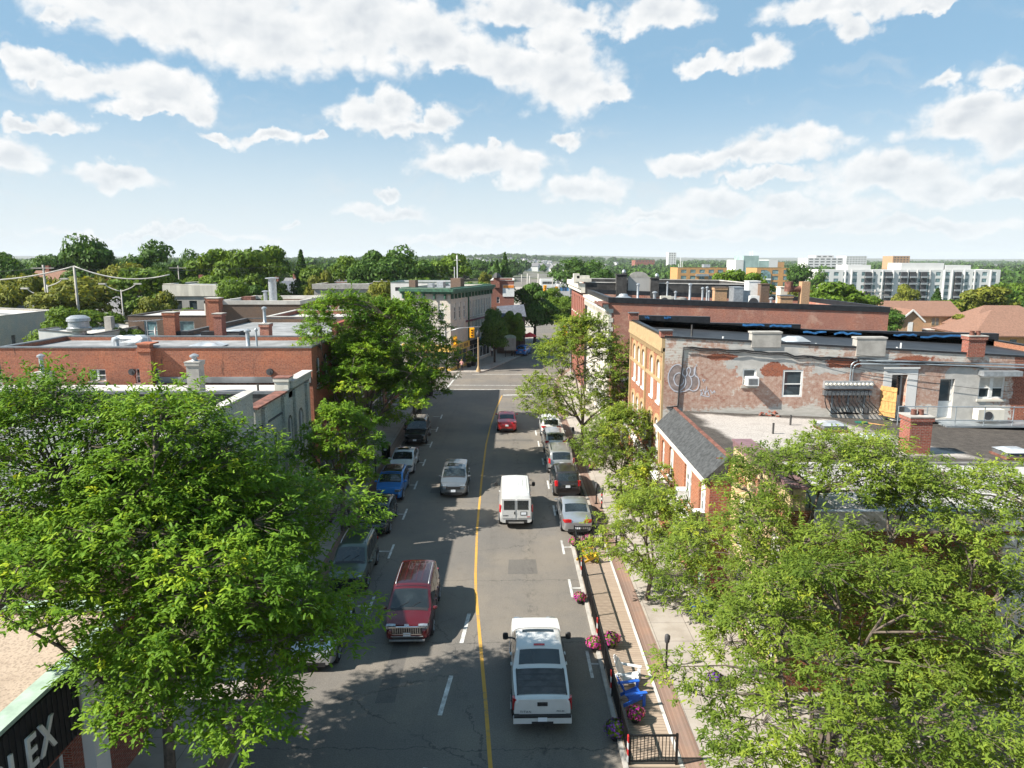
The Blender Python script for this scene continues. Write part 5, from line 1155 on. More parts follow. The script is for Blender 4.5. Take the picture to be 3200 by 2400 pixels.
def locust(seed, H, R, zb=3.5, lobes=80, twigs=30, trunkr=.17, ls=.25, flat=.62, shift=(0, 0), wide=.45, gap=.12, prof=1.0, subs=None):
    """vase-shaped street tree: boughs rise from the fork to leafy clumps spread over an uneven crown"""
    r = np.random.default_rng(seed); seg = []; tips = []
    fork = np.array([r.normal(0, .1), r.normal(0, .1), zb * .72]); seg.append((np.zeros(3), fork, trunkr, trunkr * .78))
    lead = []                                       # main limbs
    nl = 7
    for i in range(nl):
        az = 2 * math.pi * (i + r.uniform(-.3, .3)) / nl + seed; el = r.uniform(.75, 1.25); pts = [fork]; L = (H - zb) * r.uniform(.62, .86) if i else (H - zb) * .95
        if i == 0: el = 1.45
        d = np.array([math.cos(az) * math.cos(el), math.sin(az) * math.cos(el), math.sin(el)])
        for k in range(6):
            d = norm(d + r.normal(0, .13, 3) + np.array([0, 0, .03])); q = pts[-1] + d * L / 6; seg.append((pts[-1], q, trunkr * (.62 - .085 * k), trunkr * (.62 - .085 * (k + 1)))); pts.append(q)
        lead.append(np.array(pts))
    P = np.concatenate(lead)
    H0, R0, zb0 = H, R, zb; subs = subs or [(0, 0, R, H, zb, 1.0)]; jobs = [(sb, (k + .5) / int(lobes * sb[5])) for sb in subs for k in range(int(lobes * sb[5]))]
    for j, (sb, f) in enumerate(jobs):
        ox, oy, R, H, zb = sb[:5]; z = zb + (H - zb) * (.04 + .94 * f); h = (z - zb) / (H - zb)
        rr = R * max(.16, math.sin(math.pi * min(1, (.16 + .84 * (h / (2 * wide) if h < wide else .5 + (h - wide) / (2 * (1 - wide))))) ** prof) ** .75)
        az = 2.39996 * j + r.uniform(-.5, .5); q = r.choice([r.uniform(.80, 1.04), r.uniform(.35, .8)], p=[.68, .32]) * rr * (1 + .13 * math.sin(3 * az + seed) * math.cos(2.2 * h * 3 + seed))
        c = np.array([ox + math.cos(az) * q, oy + math.sin(az) * q, z]); s = R0 * ls * r.uniform(.7, 1.2)
        if r.random() < gap: continue
        dist = np.linalg.norm((P - c) * np.array([1, 1, 1.6]), axis=1) + np.where(P[:, 2] > c[2] - .2, 3.0, 0); p0 = P[int(dist.argmin())]
        m = (p0 + c) / 2 + np.array([0, 0, .10 * np.linalg.norm(c - p0)]) + r.normal(0, .12, 3)
        seg.append((p0, m, .035, .024)); seg.append((m, c, .024, .012))
        lt = r.normal(0, .10)
        for k in range(int(twigs * (s / (R0 * ls)) ** 1.5)):
            d = norm(r.normal(0, 1, 3)); d[2] = abs(d[2]) * .9 - .32; d = norm(d); p = c + d * s * np.array([1, 1, flat]) * r.uniform(.35, 1.0)
            out = norm(np.array([c[0], c[1], 0]) + 1e-6); dd = norm(d * np.array([1, 1, .5]) + out * .45 + np.array([0, 0, .12]) + r.normal(0, .25, 3)); e = p + dd * s * r.uniform(.25, .5)
            if r.random() < .5: seg.append((c + (p - c) * .15, p, .009, .004))
            tips.append((p, e, dd, lt))
    def sh(p): k = max(0.0, p[2] / H0) ** 1.1; return p + np.array([shift[0] * k, shift[1] * k, 0])
    return [(sh(a), sh(c), q0, q1) for a, c, q0, q1 in seg], [(sh(a), sh(c), d, q) for a, c, d, q in tips], r
def wood_mesh(seg, name, n=6, m=None, rmin=0.0):
    V = []; F = []; k = 0
    for (a, b, r0, r1) in seg:
        if r0 < rmin: continue
        d = norm(b - a); u = norm(np.cross(d, [0, 0, 1.0] if abs(d[2]) < .9 else [1.0, 0, 0])); w = np.cross(d, u); nn = n if r0 > .03 else (4 if r0 > .012 else 3)
        t = np.arange(nn) * 2 * np.pi / nn; c = np.cos(t)[:, None] * u + np.sin(t)[:, None] * w
        V.append(a - d * r0 * .3 + c * r0); V.append(b + d * r1 * .3 + c * r1)
        F += [(k + i, k + (i + 1) % nn, k + nn + (i + 1) % nn, k + nn + i) for i in range(nn)]; k += 2 * nn
    me = bpy.data.meshes.new(name); me.from_pydata(np.concatenate(V).tolist(), [], F); me.materials.append(m or MAT['bark']); return me
def sprays(tips, r, leaves, leaf, droop, tint0=.45, fan=1.0):
    """feathery compound leaves: narrow drooping blades fanned along every twig"""
    A = np.array([t[0] for t in tips]); B_ = np.array([t[1] for t in tips]); D = np.array([t[2] for t in tips]); n = len(A)
    tt = np.clip(tint0 + np.array([t[3] for t in tips]) + r.normal(0, .08, n) + .10 * np.tanh((A[:, 2] - A[:, 2].mean()) / A[:, 2].std()) * 0 + (r.random(n) > .985) * .38, .03, 1)
    A = np.repeat(A, leaves, 0); B_ = np.repeat(B_, leaves, 0); D = np.repeat(D, leaves, 0); tt = np.repeat(tt, leaves) + r.normal(0, .06, n * leaves)
    N = n * leaves; f = r.random(N)[:, None] ** .8; P = A + (B_ - A) * f * 1.1 + r.normal(0, .05 * fan, (N, 3))
    az = r.uniform(0, 2 * np.pi, N); h = np.stack([np.cos(az), np.sin(az), r.uniform(-.25, .45, N)], 1); d = norm(h + D * .8)
    L = leaf * r.uniform(.45, 1.2, N)[:, None]; w = L * r.uniform(.13, .19, N)[:, None]
    s = norm(np.cross(d, np.array([0, 0, 1.0])) + r.normal(0, .22, (N, 3)))
    dn = np.zeros((N, 3)); dn[:, 2] = -1
    d2 = norm(d + dn * droop * r.uniform(.5, 1.5, N)[:, None])
    m = P + d * L * .5; e = m + d2 * L * .55
    q1 = np.stack([P - s * w * .5, P + s * w * .5, m + s * w, m - s * w], 1); q2 = np.stack([m - s * w, m + s * w, e + s * w * .6, e - s * w * .6], 1)
    return np.concatenate([q1, q2]), np.concatenate([tt, tt + .03])
def plant_locust(seed, label, x, y, H, R, m, name='honey_locust', rz=0.0, tint0=.45, z=.13, leaves=14, leaf=.27, droop=.5, **kw):
    seg, tips, r = locust(seed, H, R, **kw)
    o = thing(name, label, 'tree', (x, y, z), rz, 'street trees along the pavements')
    link('trunk', wood_mesh(seg, 'trunk'), None, o)
    V, tt = sprays(tips, r, leaves, leaf, droop, tint0); link('crown', np_mesh('crown', V, 4, m, tt), None, o); return o

PL = plant_locust
PL(11, 'largest street tree, a dark green locust with yellow tips by the cinema roof', -9.9, 18.3, 12.4, 5.5, LEAF, zb=4.1, lobes=215, twigs=46, leaves=15, leaf=.19, tint0=.47, ls=.21, wide=.5, trunkr=.17, gap=.05, subs=[(-3.4, 1.2, 2.4, 11.9, 7.8, .17), (.2, .9, 2.6, 11.6, 7.4, .19), (.4, .5, 4.5, 9.6, 6.3, .42), (1.9, .0, 3.1, 7.2, 3.7, .22), (2.3, .4, 1.9, 8.6, 4.6, .10)])
PL(12, 'small yellow green locust tree with a pale trunk beside the black parking meters', -9.8, 39.2, 7.4, 2.1, LEAF, zb=3.0, lobes=42, twigs=22, leaves=13, leaf=.26, tint0=.60, ls=.30)
PL(13, 'broad bright green locust tree overhanging the black parked utility vehicle', -10.9, 50.5, 13.1, 5.0, LEAF, zb=3.6, lobes=130, twigs=30, leaves=14, leaf=.27, tint0=.52, ls=.19, wide=.5, trunkr=.2, subs=[(-1.2, 0, 3.4, 13.1, 6.5, .4), (1.9, 1.0, 3.0, 12.5, 6, .35), (0, 0, 5.0, 10, 3.6, .5)])
PL(14, 'dark leafed locust tree next to the crossing at the end of the west pavement', -9.2, 65, 12.1, 3.9, LEAF, zb=3.0, lobes=80, twigs=28, leaves=12, leaf=.36, tint0=.47, ls=.27, wide=.5)
PL(21, 'olive green locust tree standing behind the white parked utility vehicle', 5.9, 58, 10.9, 4.9, LEAFE, zb=2.4, lobes=110, twigs=30, leaves=14, leaf=.27, tint0=.58, ls=.24, wide=.42, gap=.2)
PL(22, 'thin olive locust tree in front of the brick facade with the satellite dish', 7.2, 44.5, 6.0, 3.0, LEAFE, zb=1.9, lobes=70, twigs=28, leaves=14, leaf=.20, tint0=.56, ls=.27, gap=.2, trunkr=.11)
PL(23, 'small sparse locust tree beside the far end of the timber deck', 7.4, 37.2, 4.4, 2.0, LEAFE, zb=1.6, lobes=36, twigs=18, leaves=12, leaf=.23, tint0=.56, ls=.30, gap=.25, trunkr=.09)
PL(24, 'low wide locust tree leaning out over the timber deck fence', 6.2, 30.6, 5.2, 2.7, LEAFE, zb=1.7, lobes=60, twigs=26, leaves=14, leaf=.17, tint0=.56, ls=.26, gap=.25, trunkr=.11, shift=(.3, -.6))
PL(25, 'large spreading olive locust tree in front of the buff brick building', 9.0, 22.6, 9.9, 4.7, LEAFE, zb=2.6, lobes=150, twigs=46, leaves=15, leaf=.155, tint0=.54, ls=.19, wide=.5, gap=.46, shift=(1.9, 0))
PL(26, 'nearest olive locust tree filling the lower right beside the deck end', 8.4, 17.4, 7.7, 4.4, LEAFE, zb=2.4, lobes=135, twigs=42, leaves=16, leaf=.145, tint0=.52, ls=.19, wide=.5, gap=.46, shift=(.6, 0))
PL(27, 'yellow green locust tree at the right edge in front of the white roof', 14.0, 20.4, 9.4, 4.5, LEAFE, zb=2.4, lobes=125, twigs=40, leaves=15, leaf=.155, tint0=.57, ls=.19, wide=.5, gap=.42)

def crown_cloud(seed, R, H, n, leaf, lobes=14, shape='round', base=.25):
    """broad crown: leaf clumps on the skins of many overlapping boughs"""
    r = np.random.default_rng(seed); P = []
    for k in range(lobes):
        if shape == 'cone':
            f = (k + .5) / lobes; c = np.array([r.normal(0, .15) * R * (1 - f), r.normal(0, .15) * R * (1 - f), H * (base + (1 - base) * f)]); rad_ = np.array([R * (1.05 - f) * .9, R * (1.05 - f) * .9, H * .09])
        else:
            a = r.uniform(0, 2 * np.pi); q = r.random() ** .6; zf = r.random()
            c = np.array([math.cos(a) * R * .68 * q * (1 - .35 * abs(zf - .4)), math.sin(a) * R * .68 * q * (1 - .35 * abs(zf - .4)), H * (base + .14 + (.80 - base) * zf * (1 - .22 * q))])
            s = R * r.uniform(.28, .50) * (1.1 - .4 * zf * q); rad_ = np.array([s, s, s * .72])
        m = n // lobes; d = norm(r.normal(0, 1, (m, 3))); d[:, 2] = np.where(d[:, 2] < -.35, -d[:, 2] * .6, d[:, 2]); d = norm(d)
        P.append((c + d * rad_ * (r.uniform(.72, 1.06, (m, 1))), d))
    C = np.concatenate([p[0] for p in P]); D = np.concatenate([p[1] for p in P]); N = len(C)
    u = norm(np.cross(D, r.normal(0, 1, (N, 3)))); v = norm(np.cross(D, u) + D * r.normal(0, .55, (N, 1))); u = norm(u + D * r.normal(0, .45, (N, 1)))
    L = leaf * r.uniform(.55, 1.25, (N, 1))
    V = np.stack([C - u * L, C - v * L * .55 + u * L * .2, C + u * L * 1.05, C + v * L * .6 - u * L * .1], 1)
    return V, np.clip(.48 + r.normal(0, .17, N), 0, 1)
def proto(kind, seed, R, H, n, leaf, m, lobes=14, shape='round', base=.22, trunkr=.3):
    V, tt = crown_cloud(seed, R, H, n, leaf, lobes, shape, base)
    cm = np_mesh('crown', V, 4, m, tt); b = MB(); b.tube([(0, 0, -.3), (.05, 0, H * .25), (0, .1, H * .6)], [trunkr, trunkr * .7, trunkr * .25], 7)
    for k in range(4): a = seed + k * 1.6; b.tube([(0, 0, H * (.25 + .05 * k)), (math.cos(a) * R * .5, math.sin(a) * R * .5, H * (.5 + .06 * k))], [trunkr * .4, trunkr * .1], 5)
    me = bpy.data.meshes.new('trunk'); me.from_pydata(b.v, [], b.f); me.materials.append(MAT['bark_dark']); return kind, cm, me, R, H
PR = {
 'oak': [proto('oak', s, 5.5, 12, 5200, .34, LEAFD, 22) for s in (31, 32, 33)],
 'maple': [proto('maple', s, 4.6, 11, 4600, .32, LEAFM, 20) for s in (41, 42, 43)],
 'gold': [proto('gold', s, 4.2, 9.5, 4200, .30, LEAFY, 18) for s in (51, 52)],
 'spruce': [proto('spruce', 61, 2.6, 12, 3000, .28, LEAFD, 22, 'cone', .12)],
 'near': [proto('near', s, 4.4, 9, 16000, .20, LEAFM, 26) for s in (71, 72)],
 'neardark': [proto('neardark', s, 4.6, 9.5, 15000, .21, LEAFD, 26) for s in (73, 74)],
}
KN = {'oak': 'broadleaf_tree', 'maple': 'broadleaf_tree', 'gold': 'broadleaf_tree', 'spruce': 'spruce_tree', 'near': 'broadleaf_tree', 'neardark': 'broadleaf_tree'}
TR = random.Random(5)
def tree(kind, label, x, y, H, R, z=None, group=None, flat=1.0):
    k, cm, tm, R0, H0 = TR.choice(PR[kind]); z = float(ground_z(x, y)) if z is None else z
    o = thing(KN[kind], label, 'tree', (x, y, z), TR.uniform(0, 6.28), group)
    sx, sz = R / R0, H / H0
    for nm, me in (('trunk', tm), ('crown', cm)):
        c = bpy.data.objects.new(nm, me); COL.objects.link(c); c.parent = o; c.scale = (sx, sx, sz)
    return o
def ptree(kind, label, u, v, Y, R, group=None):    # crown top seen at photo pixel u, v; Y metres away
    x, z = atY(u, v, Y); g = float(ground_z(x, Y)); return tree(kind, label, x, Y, max(2.5, z - g), R, g, group)
# trees beyond the crossing
ptree('neardark', 'dark shaded street tree in front of the white building with the green cornice', 1545, 968, 108, 3.0, 'trees of the far street')
ptree('neardark', 'tall loose street tree with a leaning trunk by the red parasols', 1672, 884, 134, 5.2, 'trees of the far street')
ptree('near', 'small yellow green street tree between the dark tree and the tall one', 1600, 965, 116, 2.2, 'trees of the far street')
ptree('near', 'bright green tree on the far east pavement beside the pediment building', 1762, 918, 150, 3.8, 'trees of the far street')
ptree('near', 'slim green tree beside the distant traffic lights', 1735, 900, 190, 4.2, 'trees of the far street')
# yard trees on the west
for (k, u, v, Y, R, lb) in (('near', 175, 962, 95, 5.0, 'bushy green tree between the white building and the dark roofed house'), ('near', 300, 958, 100, 5.4, 'wide green bush tree behind the silver roof fan'), ('near', 560, 955, 112, 4.5, 'low green bush in front of the grey stucco building'), ('near', 385, 1015, 96, 3.0, 'green bush at the corner of the brown brick building'),
    ('near', 740, 870, 118, 5.4, 'spreading green tree with yellow tips behind the tall silver flue'), ('near', 650, 850, 140, 6.5, 'dark green tree right of the grey stucco building'), ('near', 860, 912, 112, 3.6, 'light green tree beside the red brick building with the stone cornice'), ('near', 960, 920, 118, 3.0, 'small light green tree under the stone cornice'),
    ('near', 1130, 905, 120, 3.0, 'light green tree right of the stone cornice'), ('neardark', 800, 890, 125, 4.2, 'shaded bush behind the tall silver flue')):
    ptree(k, lb, u, v, Y, R, 'yard trees west of the street')
WL = [('oak', 15, 770, 170, 7, 'dark oak at the left edge of the skyline'), ('oak', 120, 800, 200, 7, 'dark tree behind the left utility pole'), ('oak', 165, 772, 240, 9, 'rounded blue green tree behind the left oak'), ('oak', 265, 745, 165, 8, 'highest dark oak of the left skyline'), ('oak', 310, 748, 175, 6, 'loose crowned oak right of the highest one'),
    ('gold', 375, 790, 150, 5.5, 'yellowish tree between the two dark oaks'), ('oak', 470, 752, 165, 9, 'round dark maple on the left skyline'), ('oak', 585, 780, 190, 6, 'small dark tree right of the round maple'), ('maple', 660, 752, 165, 7.5, 'pale grey green poplar on the left skyline'), ('maple', 750, 750, 160, 7, 'tall poplar with open top'), ('maple', 840, 765, 170, 6.5, 'poplar at the right end of the tall group'),
    ('spruce', 940, 795, 175, 4.5, 'dark pointed spruce by the skyline gap'), ('maple', 975, 815, 165, 4, 'yellow green tree right of the spruce'), ('gold', 1000, 820, 160, 3.6, 'orange tinted tree on the skyline'), ('maple', 1045, 800, 175, 5, 'green tree left of the largest dark tree'), ('maple', 1090, 797, 180, 5, 'rounded green tree beside its twin on the skyline'), ('oak', 1130, 815, 165, 5, 'brownish green tree at the foot of the largest dark tree'),
    ('oak', 1205, 765, 170, 8, 'largest dark tree of the middle skyline'), ('oak', 1265, 768, 175, 8.5, 'right half of the largest dark tree group'), ('gold', 1205, 850, 135, 4, 'pale yellow willow in front of the dark trees'), ('maple', 1345, 795, 200, 6, 'green tree left of the roof antenna'), ('maple', 1415, 790, 205, 7.5, 'broad light green tree right of the roof antenna'), ('maple', 1300, 850, 150, 4.5, 'low green tree beside the pale willow'),
    ('gold', 90, 825, 130, 6, 'yellow green tree behind the double arm street lamp'), ('gold', 240, 835, 125, 7, 'wide yellowish tree behind the utility poles'), ('gold', 30, 850, 125, 5, 'yellow brown tree at the left edge'), ('maple', 440, 808, 130, 7, 'bright green tree left of the grey stucco building'), ('maple', 520, 850, 132, 4.5, 'green tree behind the grey stucco building'), ('gold', 490, 885, 120, 4, 'yellow green bush by the dark roof gable'),
    ('gold', 190, 880, 118, 6, 'brown green shrub mass behind the dark roofed house'), ('maple', 1480, 865, 165, 4, 'yellow green hedge tree behind the white building'), ('maple', 1420, 872, 170, 4.5, 'low light green tree behind the white building'), ('spruce', 1578, 800, 230, 4.5, 'tall ragged spruce over the distant street'), ('spruce', 1553, 822, 228, 3.6, 'smaller brown spruce beside the tall one'), ('gold', 1518, 835, 240, 4, 'pale willow left of the two spruces'),
    ('oak', 1500, 815, 420, 7, 'dark tree left of the new houses'), ('oak', 1800, 805, 260, 11, 'broad dark tree over the far brick facade'), ('oak', 1850, 812, 270, 9, 'dark tree right of the broad one'), ('oak', 1880, 832, 230, 6, 'dark round tree above the pediment'), ('gold', 1930, 870, 180, 5, 'yellow green tree behind the pediment'), ('maple', 2010, 862, 190, 6, 'green tree right of the pediment'),
    ('maple', 2310, 822, 160, 7.0, 'big green tree in front of the orange apartment block'), ('maple', 2360, 850, 165, 5, 'green tree right of the orange apartment block'), ('gold', 2515, 875, 165, 3.6, 'small yellow green tree beside the rusted duct'), ('maple', 2610, 878, 135, 7.5, 'bushy green tree before the white apartment block'), ('maple', 2560, 900, 130, 5, 'green tree right of the rusted duct'), ('maple', 2690, 905, 140, 5, 'green tree below the white apartment block'),
    ('gold', 2780, 935, 150, 4, 'yellow green tree behind the tan gabled house'), ('gold', 2840, 870, 210, 5, 'bright yellow green tree before the white balconies'), ('spruce', 2930, 908, 220, 5, 'dark spruce below the white balconies'), ('gold', 3085, 872, 165, 7, 'broad olive tree right of the white balconies'), ('oak', 3140, 900, 180, 6, 'dark tree at the right end of the apartment block'), ('maple', 3180, 870, 230, 8, 'light green tree at the right edge'), ('gold', 3060, 960, 135, 5, 'olive tree behind the tan houses'),
    ('oak', 2560, 842, 260, 6, 'dark green tree at the corner of the white apartment block'), ('oak', 2500, 830, 300, 9, 'dark tree between orange and white apartment blocks'), ('oak', 2770, 965, 125, 4.5, 'dark tree at the gable of the tan house'), ('maple', 3000, 925, 170, 6, 'green tree above the tan roof'), ('oak', 3190, 960, 150, 6, 'brown green tree behind the tan villas')]
for (k, u, v, Y, R, lb) in WL: ptree(k, lb, u, v, Y, R, 'trees of the skyline')
# distant trees one can still tell apart, then the wood beyond
for i in range(120):
    r_ = TR.random(); Y = 260 + 520 * TR.random() ** 1.3; u = TR.uniform(-150, 3350)
    if 1480 < u < 1800 and Y < 420: continue
    x = (u - 1600) / CAM_F * Y
    if abs(x - cl(Y)) < 16 or (60 < x < 245 and 320 < Y < 372): continue
    k = TR.choice(['oak', 'maple', 'maple', 'oak', 'gold' if TR.random() < .4 else 'oak'])
    tree(k, 'distant green tree among the roofs of the town', x, Y, TR.uniform(8, 12.5) * (1.15 if u < 1500 else .95), TR.uniform(4.5, 8), None, 'distant trees of the town')
def far_wood():
    r = np.random.default_rng(9); V = []; T_ = []
    base, tt = crown_cloud(77, 1, 1, 90, .42, 6)
    for k in range(5200):
        Y = 520 * (9 ** (r.random() ** 1.15)); x = r.uniform(-1.05, 1.05) * Y * .85
        if abs(x - .04 * Y) < 26 and Y < 900: continue
        if 1440 < 1600 + x / Y * CAM_F < 1780 and 950 < Y < 2400 and r.random() < .8: continue
        clear = math.sin(x * .011 + 1) * math.sin(Y * .006 + x * .003)
        if clear > .55: continue
        g = float(ground_z(x, Y)); s = r.uniform(5, 10) * (1 + Y / 2600); h = r.uniform(7, 11) * (1 + Y / 6000)
        q = base * np.array([s, s, h]); a = r.uniform(0, 6.28); c, d = math.cos(a), math.sin(a)
        q = np.stack([q[..., 0] * c - q[..., 1] * d, q[..., 0] * d + q[..., 1] * c, q[..., 2]], -1) + np.array([x, Y, g]); V.append(q); T_.append(tt * .7 + r.uniform(0, .35))
    o = link('far_wood', np_mesh('far_wood', np.concatenate(V), 4, LEAFD, np.concatenate(T_)), None); tag(o, 'mass of distant trees covering the plain to the horizon', 'wood', kind='stuff')
far_wood()
# ------------------------------------------------------------------ farther buildings
FW = dict(sill=False)
def rowwin(a0, a1, n, w, z0s, h, style='far', **kw):
    out = []
    for i in range(n):
        c = a0 + (a1 - a0) * (i + .5) / n
        for z in z0s: out.append((c - w / 2, c + w / 2, z, z + h, style, kw or dict(sill=False)))
    return out
# white painted block with the green cornice at the crossing
RZ = -math.atan2(.29, .957)
gcb = Bld('cornice_building', 'white painted three storey building with heavy green cornice and a yellow corner shop', 'building', -7.5, 0, 0, 18, 11.7, wall='brick_pale', roof='roof_grey', par=.25, coping='green_paint', cw=.0, ch=.1, rz=RZ, loc=(-8.6, 99.4, 0),
    op={'E': rowwin(.8, 6.6, 3, .8, (7.3,), 2.4, 'sash', glass='glass_dim', arch=.2, frame='white_trim', blind=.3) + rowwin(7.6, 17.6, 8, .62, (7.2, 4.0), 2.5, 'sash', glass='glass_dim', fw=.05) + [(1.0, 6.6, .5, 2.7, 'shop', dict(glass='glass_dim', frame='yellow_paint')), (7.6, 11.5, .5, 2.9, 'shop', {}), (12.2, 17.4, .5, 2.9, 'shop', {})],
        'S': rowwin(-7, -.3, 3, .9, (7.3, 4.1), 2.3, 'sash', blind=.4) + [(-6.8, -.6, .5, 2.7, 'shop', dict(glass='glass_dim', frame='yellow_paint'))]})
B = gcb
b = MB(); b.box(.003, .75, -.75, 18, 11.25, 11.68); b.box(-7.5, -.0, -.75, -.003, 11.25, 11.68); b.box(.003, .45, -.45, 18, 10.95, 11.248); b.box(-7.5, 0, -.45, -.003, 10.95, 11.248); B.part('cornice', b, 'green_paint')
for k in range(13): b = MB(); b.box(.003, .4, .2 + k * 1.42, .42 + k * 1.42, 10.25, 10.945); B.part('bracket', b, 'green_paint')
for k in range(5): b = MB(); b.box(-7.2 + k * 1.6, -6.98 + k * 1.6, -.4, -.003, 10.25, 10.945); B.part('bracket', b, 'green_paint')
b = MB(); b.box(.003, .18, 7.0, 7.2, 3.2, 11.2); B.part('downpipe', b, 'green_paint')
plain('maroon_band', (.14, .035, .05), .6)
b = MB(); b.box(.003, .12, 6.0, 18, 6.55, 6.8); B.part('band', b, 'maroon_band')
b = MB(); b.box(.003, .25, -.2, 7, 2.85, 3.75); b.box(-7.5, -.0, -.25, -.003, 2.85, 3.75); sgn = B.part('shop_sign', b, 'yellow_paint')
b = MB(); b.box(.003, .1, .0, 6.95, .13, .49); b.box(-7.5, 0, -.1, -.003, .13, .49); B.part('stall_riser', b, 'yellow_paint')
for k in range(7): b = MB(); b.box(.253, .27, 1.6 + k * .62 + (.35 if k > 3 else 0), 1.95 + k * .62 + (.35 if k > 3 else 0), 3.05, 3.55); b.build('sign_letter', MAT['dark_grey'], sgn, world=False)
plain('sign_blue', (.08, .25, .50), .5); 
b = MB(); b.box(.003, .2, 7.6, 11.5, 2.95, 3.6); B.part('shop_sign', b, 'plastic_black'); b = MB(); b.box(.003, .2, 12.2, 17.4, 2.95, 3.6); B.part('shop_sign', b, 'sign_blue')
for (x, y, w, h, m) in ((-6.9, 3, 1.0, 1.3, 'brick_brown'), (-2.0, 8, 1.6, 1.5, 'brick_brown'), (-5, 5, .8, .8, 'galvanised'), (-3.6, 5.5, 1.0, 1.0, 'galvanised')):
    b = MB(); b.box(x - w / 2, x + w / 2, y - w / 2, y + w / 2, 11.4, 11.45 + h); B.part('chimney' if 'brick' in m else 'roof_unit', b, m)
b = MB(); b.tube([(-2.0, 8, 12.9), (-2.0, 8, 16.4)], .07, 6); b.tube([(-2.5, 8.1, 12.9), (-2.5, 8.1, 14.6)], .05, 6); b.bar((-2.5, 8, 15.6), (-1.5, 8, 15.6), .05); b.lathe((-2, 8, 15.7), [(.14, 0), (.14, .5)], 8); B.part('antenna', b, 'white_trim')
bb = Bld('rear_block', 'low dark roofed block with white window strip behind the green cornice building', 'building', -20, -9, 118, 130, 12.0, wall='white_stucco', roof='roof_dark', par=.3, coping='green_paint', op={'S': rowwin(-19.5, -9.5, 8, .8, (10.6,), .6)})
# brick block with the orange and white billboard
x0, zt = atY(1533, 877, 124); x1, _ = atY(1610, 877, 124)
sgb = Bld('billboard_building', 'red brick building carrying an orange and white wall sign', 'building', x0, x1 - .2, 124, 140, zt, wall='brick_red', roof='roof_grey', par=.4, coping='roof_pale', op={'S': [(atY(1552, 940, 124)[0], atY(1561, 940, 124)[0], atY(1552, 947, 124)[1], atY(1552, 928, 124)[1], 'sash', dict(sill=False)) ]})
(xa, za), (xb, zb_) = atY(1571, 890, 124), atY(1607, 927, 124); b = MB(); b.box(xa, xb, 123.9, 123.997, zb_, za); ws_ = sgb.part('wall_sign', b, 'white_trim')
plain('sign_orange', (.75, .25, .04), .5); b = MB(); b.box(xa + .05, xb - .05, 123.87, 123.898, za - .55, za - .06); sgb.part('sign_header', b, 'sign_orange', ws_)
b = MB(); b.box(x0 + .55, x0 + 1.6, 123.6, 124.6, zt - 1.2, zt + .5); ch_ = sgb.part('chimney', b, 'brick_red'); b = MB(); b.lathe((x0 + 1.08, 124.1, zt + .5), [(.85, 0), (.75, .35), (.3, .85)], 8); sgb.part('cap', b, 'plastic_black', ch_)
low = Bld('slate_roof_shop', 'low shop with a blue slate roof under the billboard building', 'shop', -2.5, 2.2, 118.5, 123.6, 6.3, wall='brick_brown', roof='shingle_blue', par=.05, coping=None, op={'E': [(119, 123, .6, 2.8, 'shop', {})]})
b = MB(); b.add([(-2.6, 118.3, 6.3), (2.4, 118.3, 6.3), (2.4, 123.7, 6.3), (-2.6, 123.7, 6.3), (-2.6, 121, 7.9), (2.0, 121, 8.2)], [(0, 1, 5, 4), (2, 3, 4, 5), (1, 2, 5), (3, 0, 4)]); low.part('roof', b, 'shingle_blue')
# west of the crossing
wwt = Bld('white_side_building', 'tall white painted side wall with two small windows at the left edge', 'building', -84, -71.5, 92, 111, 8.4, 7.9, wall='brick_pale', roof='roof_pale', par=.2, coping='roof_pale', op={'E': [(a, a + .9, 3.6, 5.0, 'far', FW) for a in (97, 101)]})
b = MB(); b.tube([(-71.4, 98.2, 8), (-71.4, 98.2, 5.2)], .07, 6); wwt.part('downpipe', b, 'rust'); wwt.chimney(-76, 104, 1.4, 1.2, 1.6, 'brick_pale')
fan = Bld('fan_building', 'low pale building whose roof edge carries a big silver extractor', 'building', -59.2, -52.5, 88.5, 100.5, 7.0, 6.4, wall='white_stucco', roof='roof_pale', par=.3, coping='roof_dark', walls={'E': 'brick_pale'}, op={'S': [(-56.3, -55.3, 3.4, 5.6, 'far', FW), (-54.4, -53.6, 3.4, 5.6, 'far', FW)], 'E': [(91, 93, 3.6, 5.2, 'far', FW)]})
(x, z) = atY(250, 1035, 88); b = MB(); b.lathe((x, 87.9, z), [(.5, -.5), (.8, -.45), (.8, .0), (1.35, .1), (1.4, .45), (1.2, .55), (1.15, 1.2), (1.35, 1.3), (1.3, 1.65), (.8, 1.95), (.2, 2.0)], 18); fan.part('extractor', b, 'galvanised', smooth=True, sharp=40)
b = MB(); b.box(x - 1.4, x + 1.4, 87.0, 88.4, z - 1.1, z - .5); fan.part('extractor_frame', b, 'green_paint'); b = MB(); b.box(-54.3, -53.4, 94.5, 95.4, 6, 8.2); fan.part('chimney', b, 'concrete')
brn = Bld('brown_building', 'brown brick building with pale flat roof and two wide windows', 'building', -53.8, -41, 99.5, 112, 7.9, wall='brick_brown', roof='roof_white', par=.15, coping='roof_dark', op={'S': [(-46.7, -44.6, 4.6, 7.2, 'sash', dict(glass='glass_teal', sill=False)), (-51.6, -49.8, 4.6, 7.2, 'sash', dict(glass='glass_teal', sill=False))]})
b = MB(); b.box(-44.5, -41.8, 103, 105, 7.7, 9.4); brn.part('roof_unit', b, 'cream_stucco')
brn2 = Bld('flue_building', 'brown brick building with pale parapet and a tall silver flue', 'building', -40.9, -29.6, 99.4, 114, 9.5, wall='brick_brown', roof='roof_white', par=.2, coping='roof_pale', cw=.1, ch=.55)
brn2.chimney(atY(665, 950, 99)[0], 99.1, 1.7, 1.2, atY(665, 929, 99)[1] - 5, 'brick_orange', z=5.0)
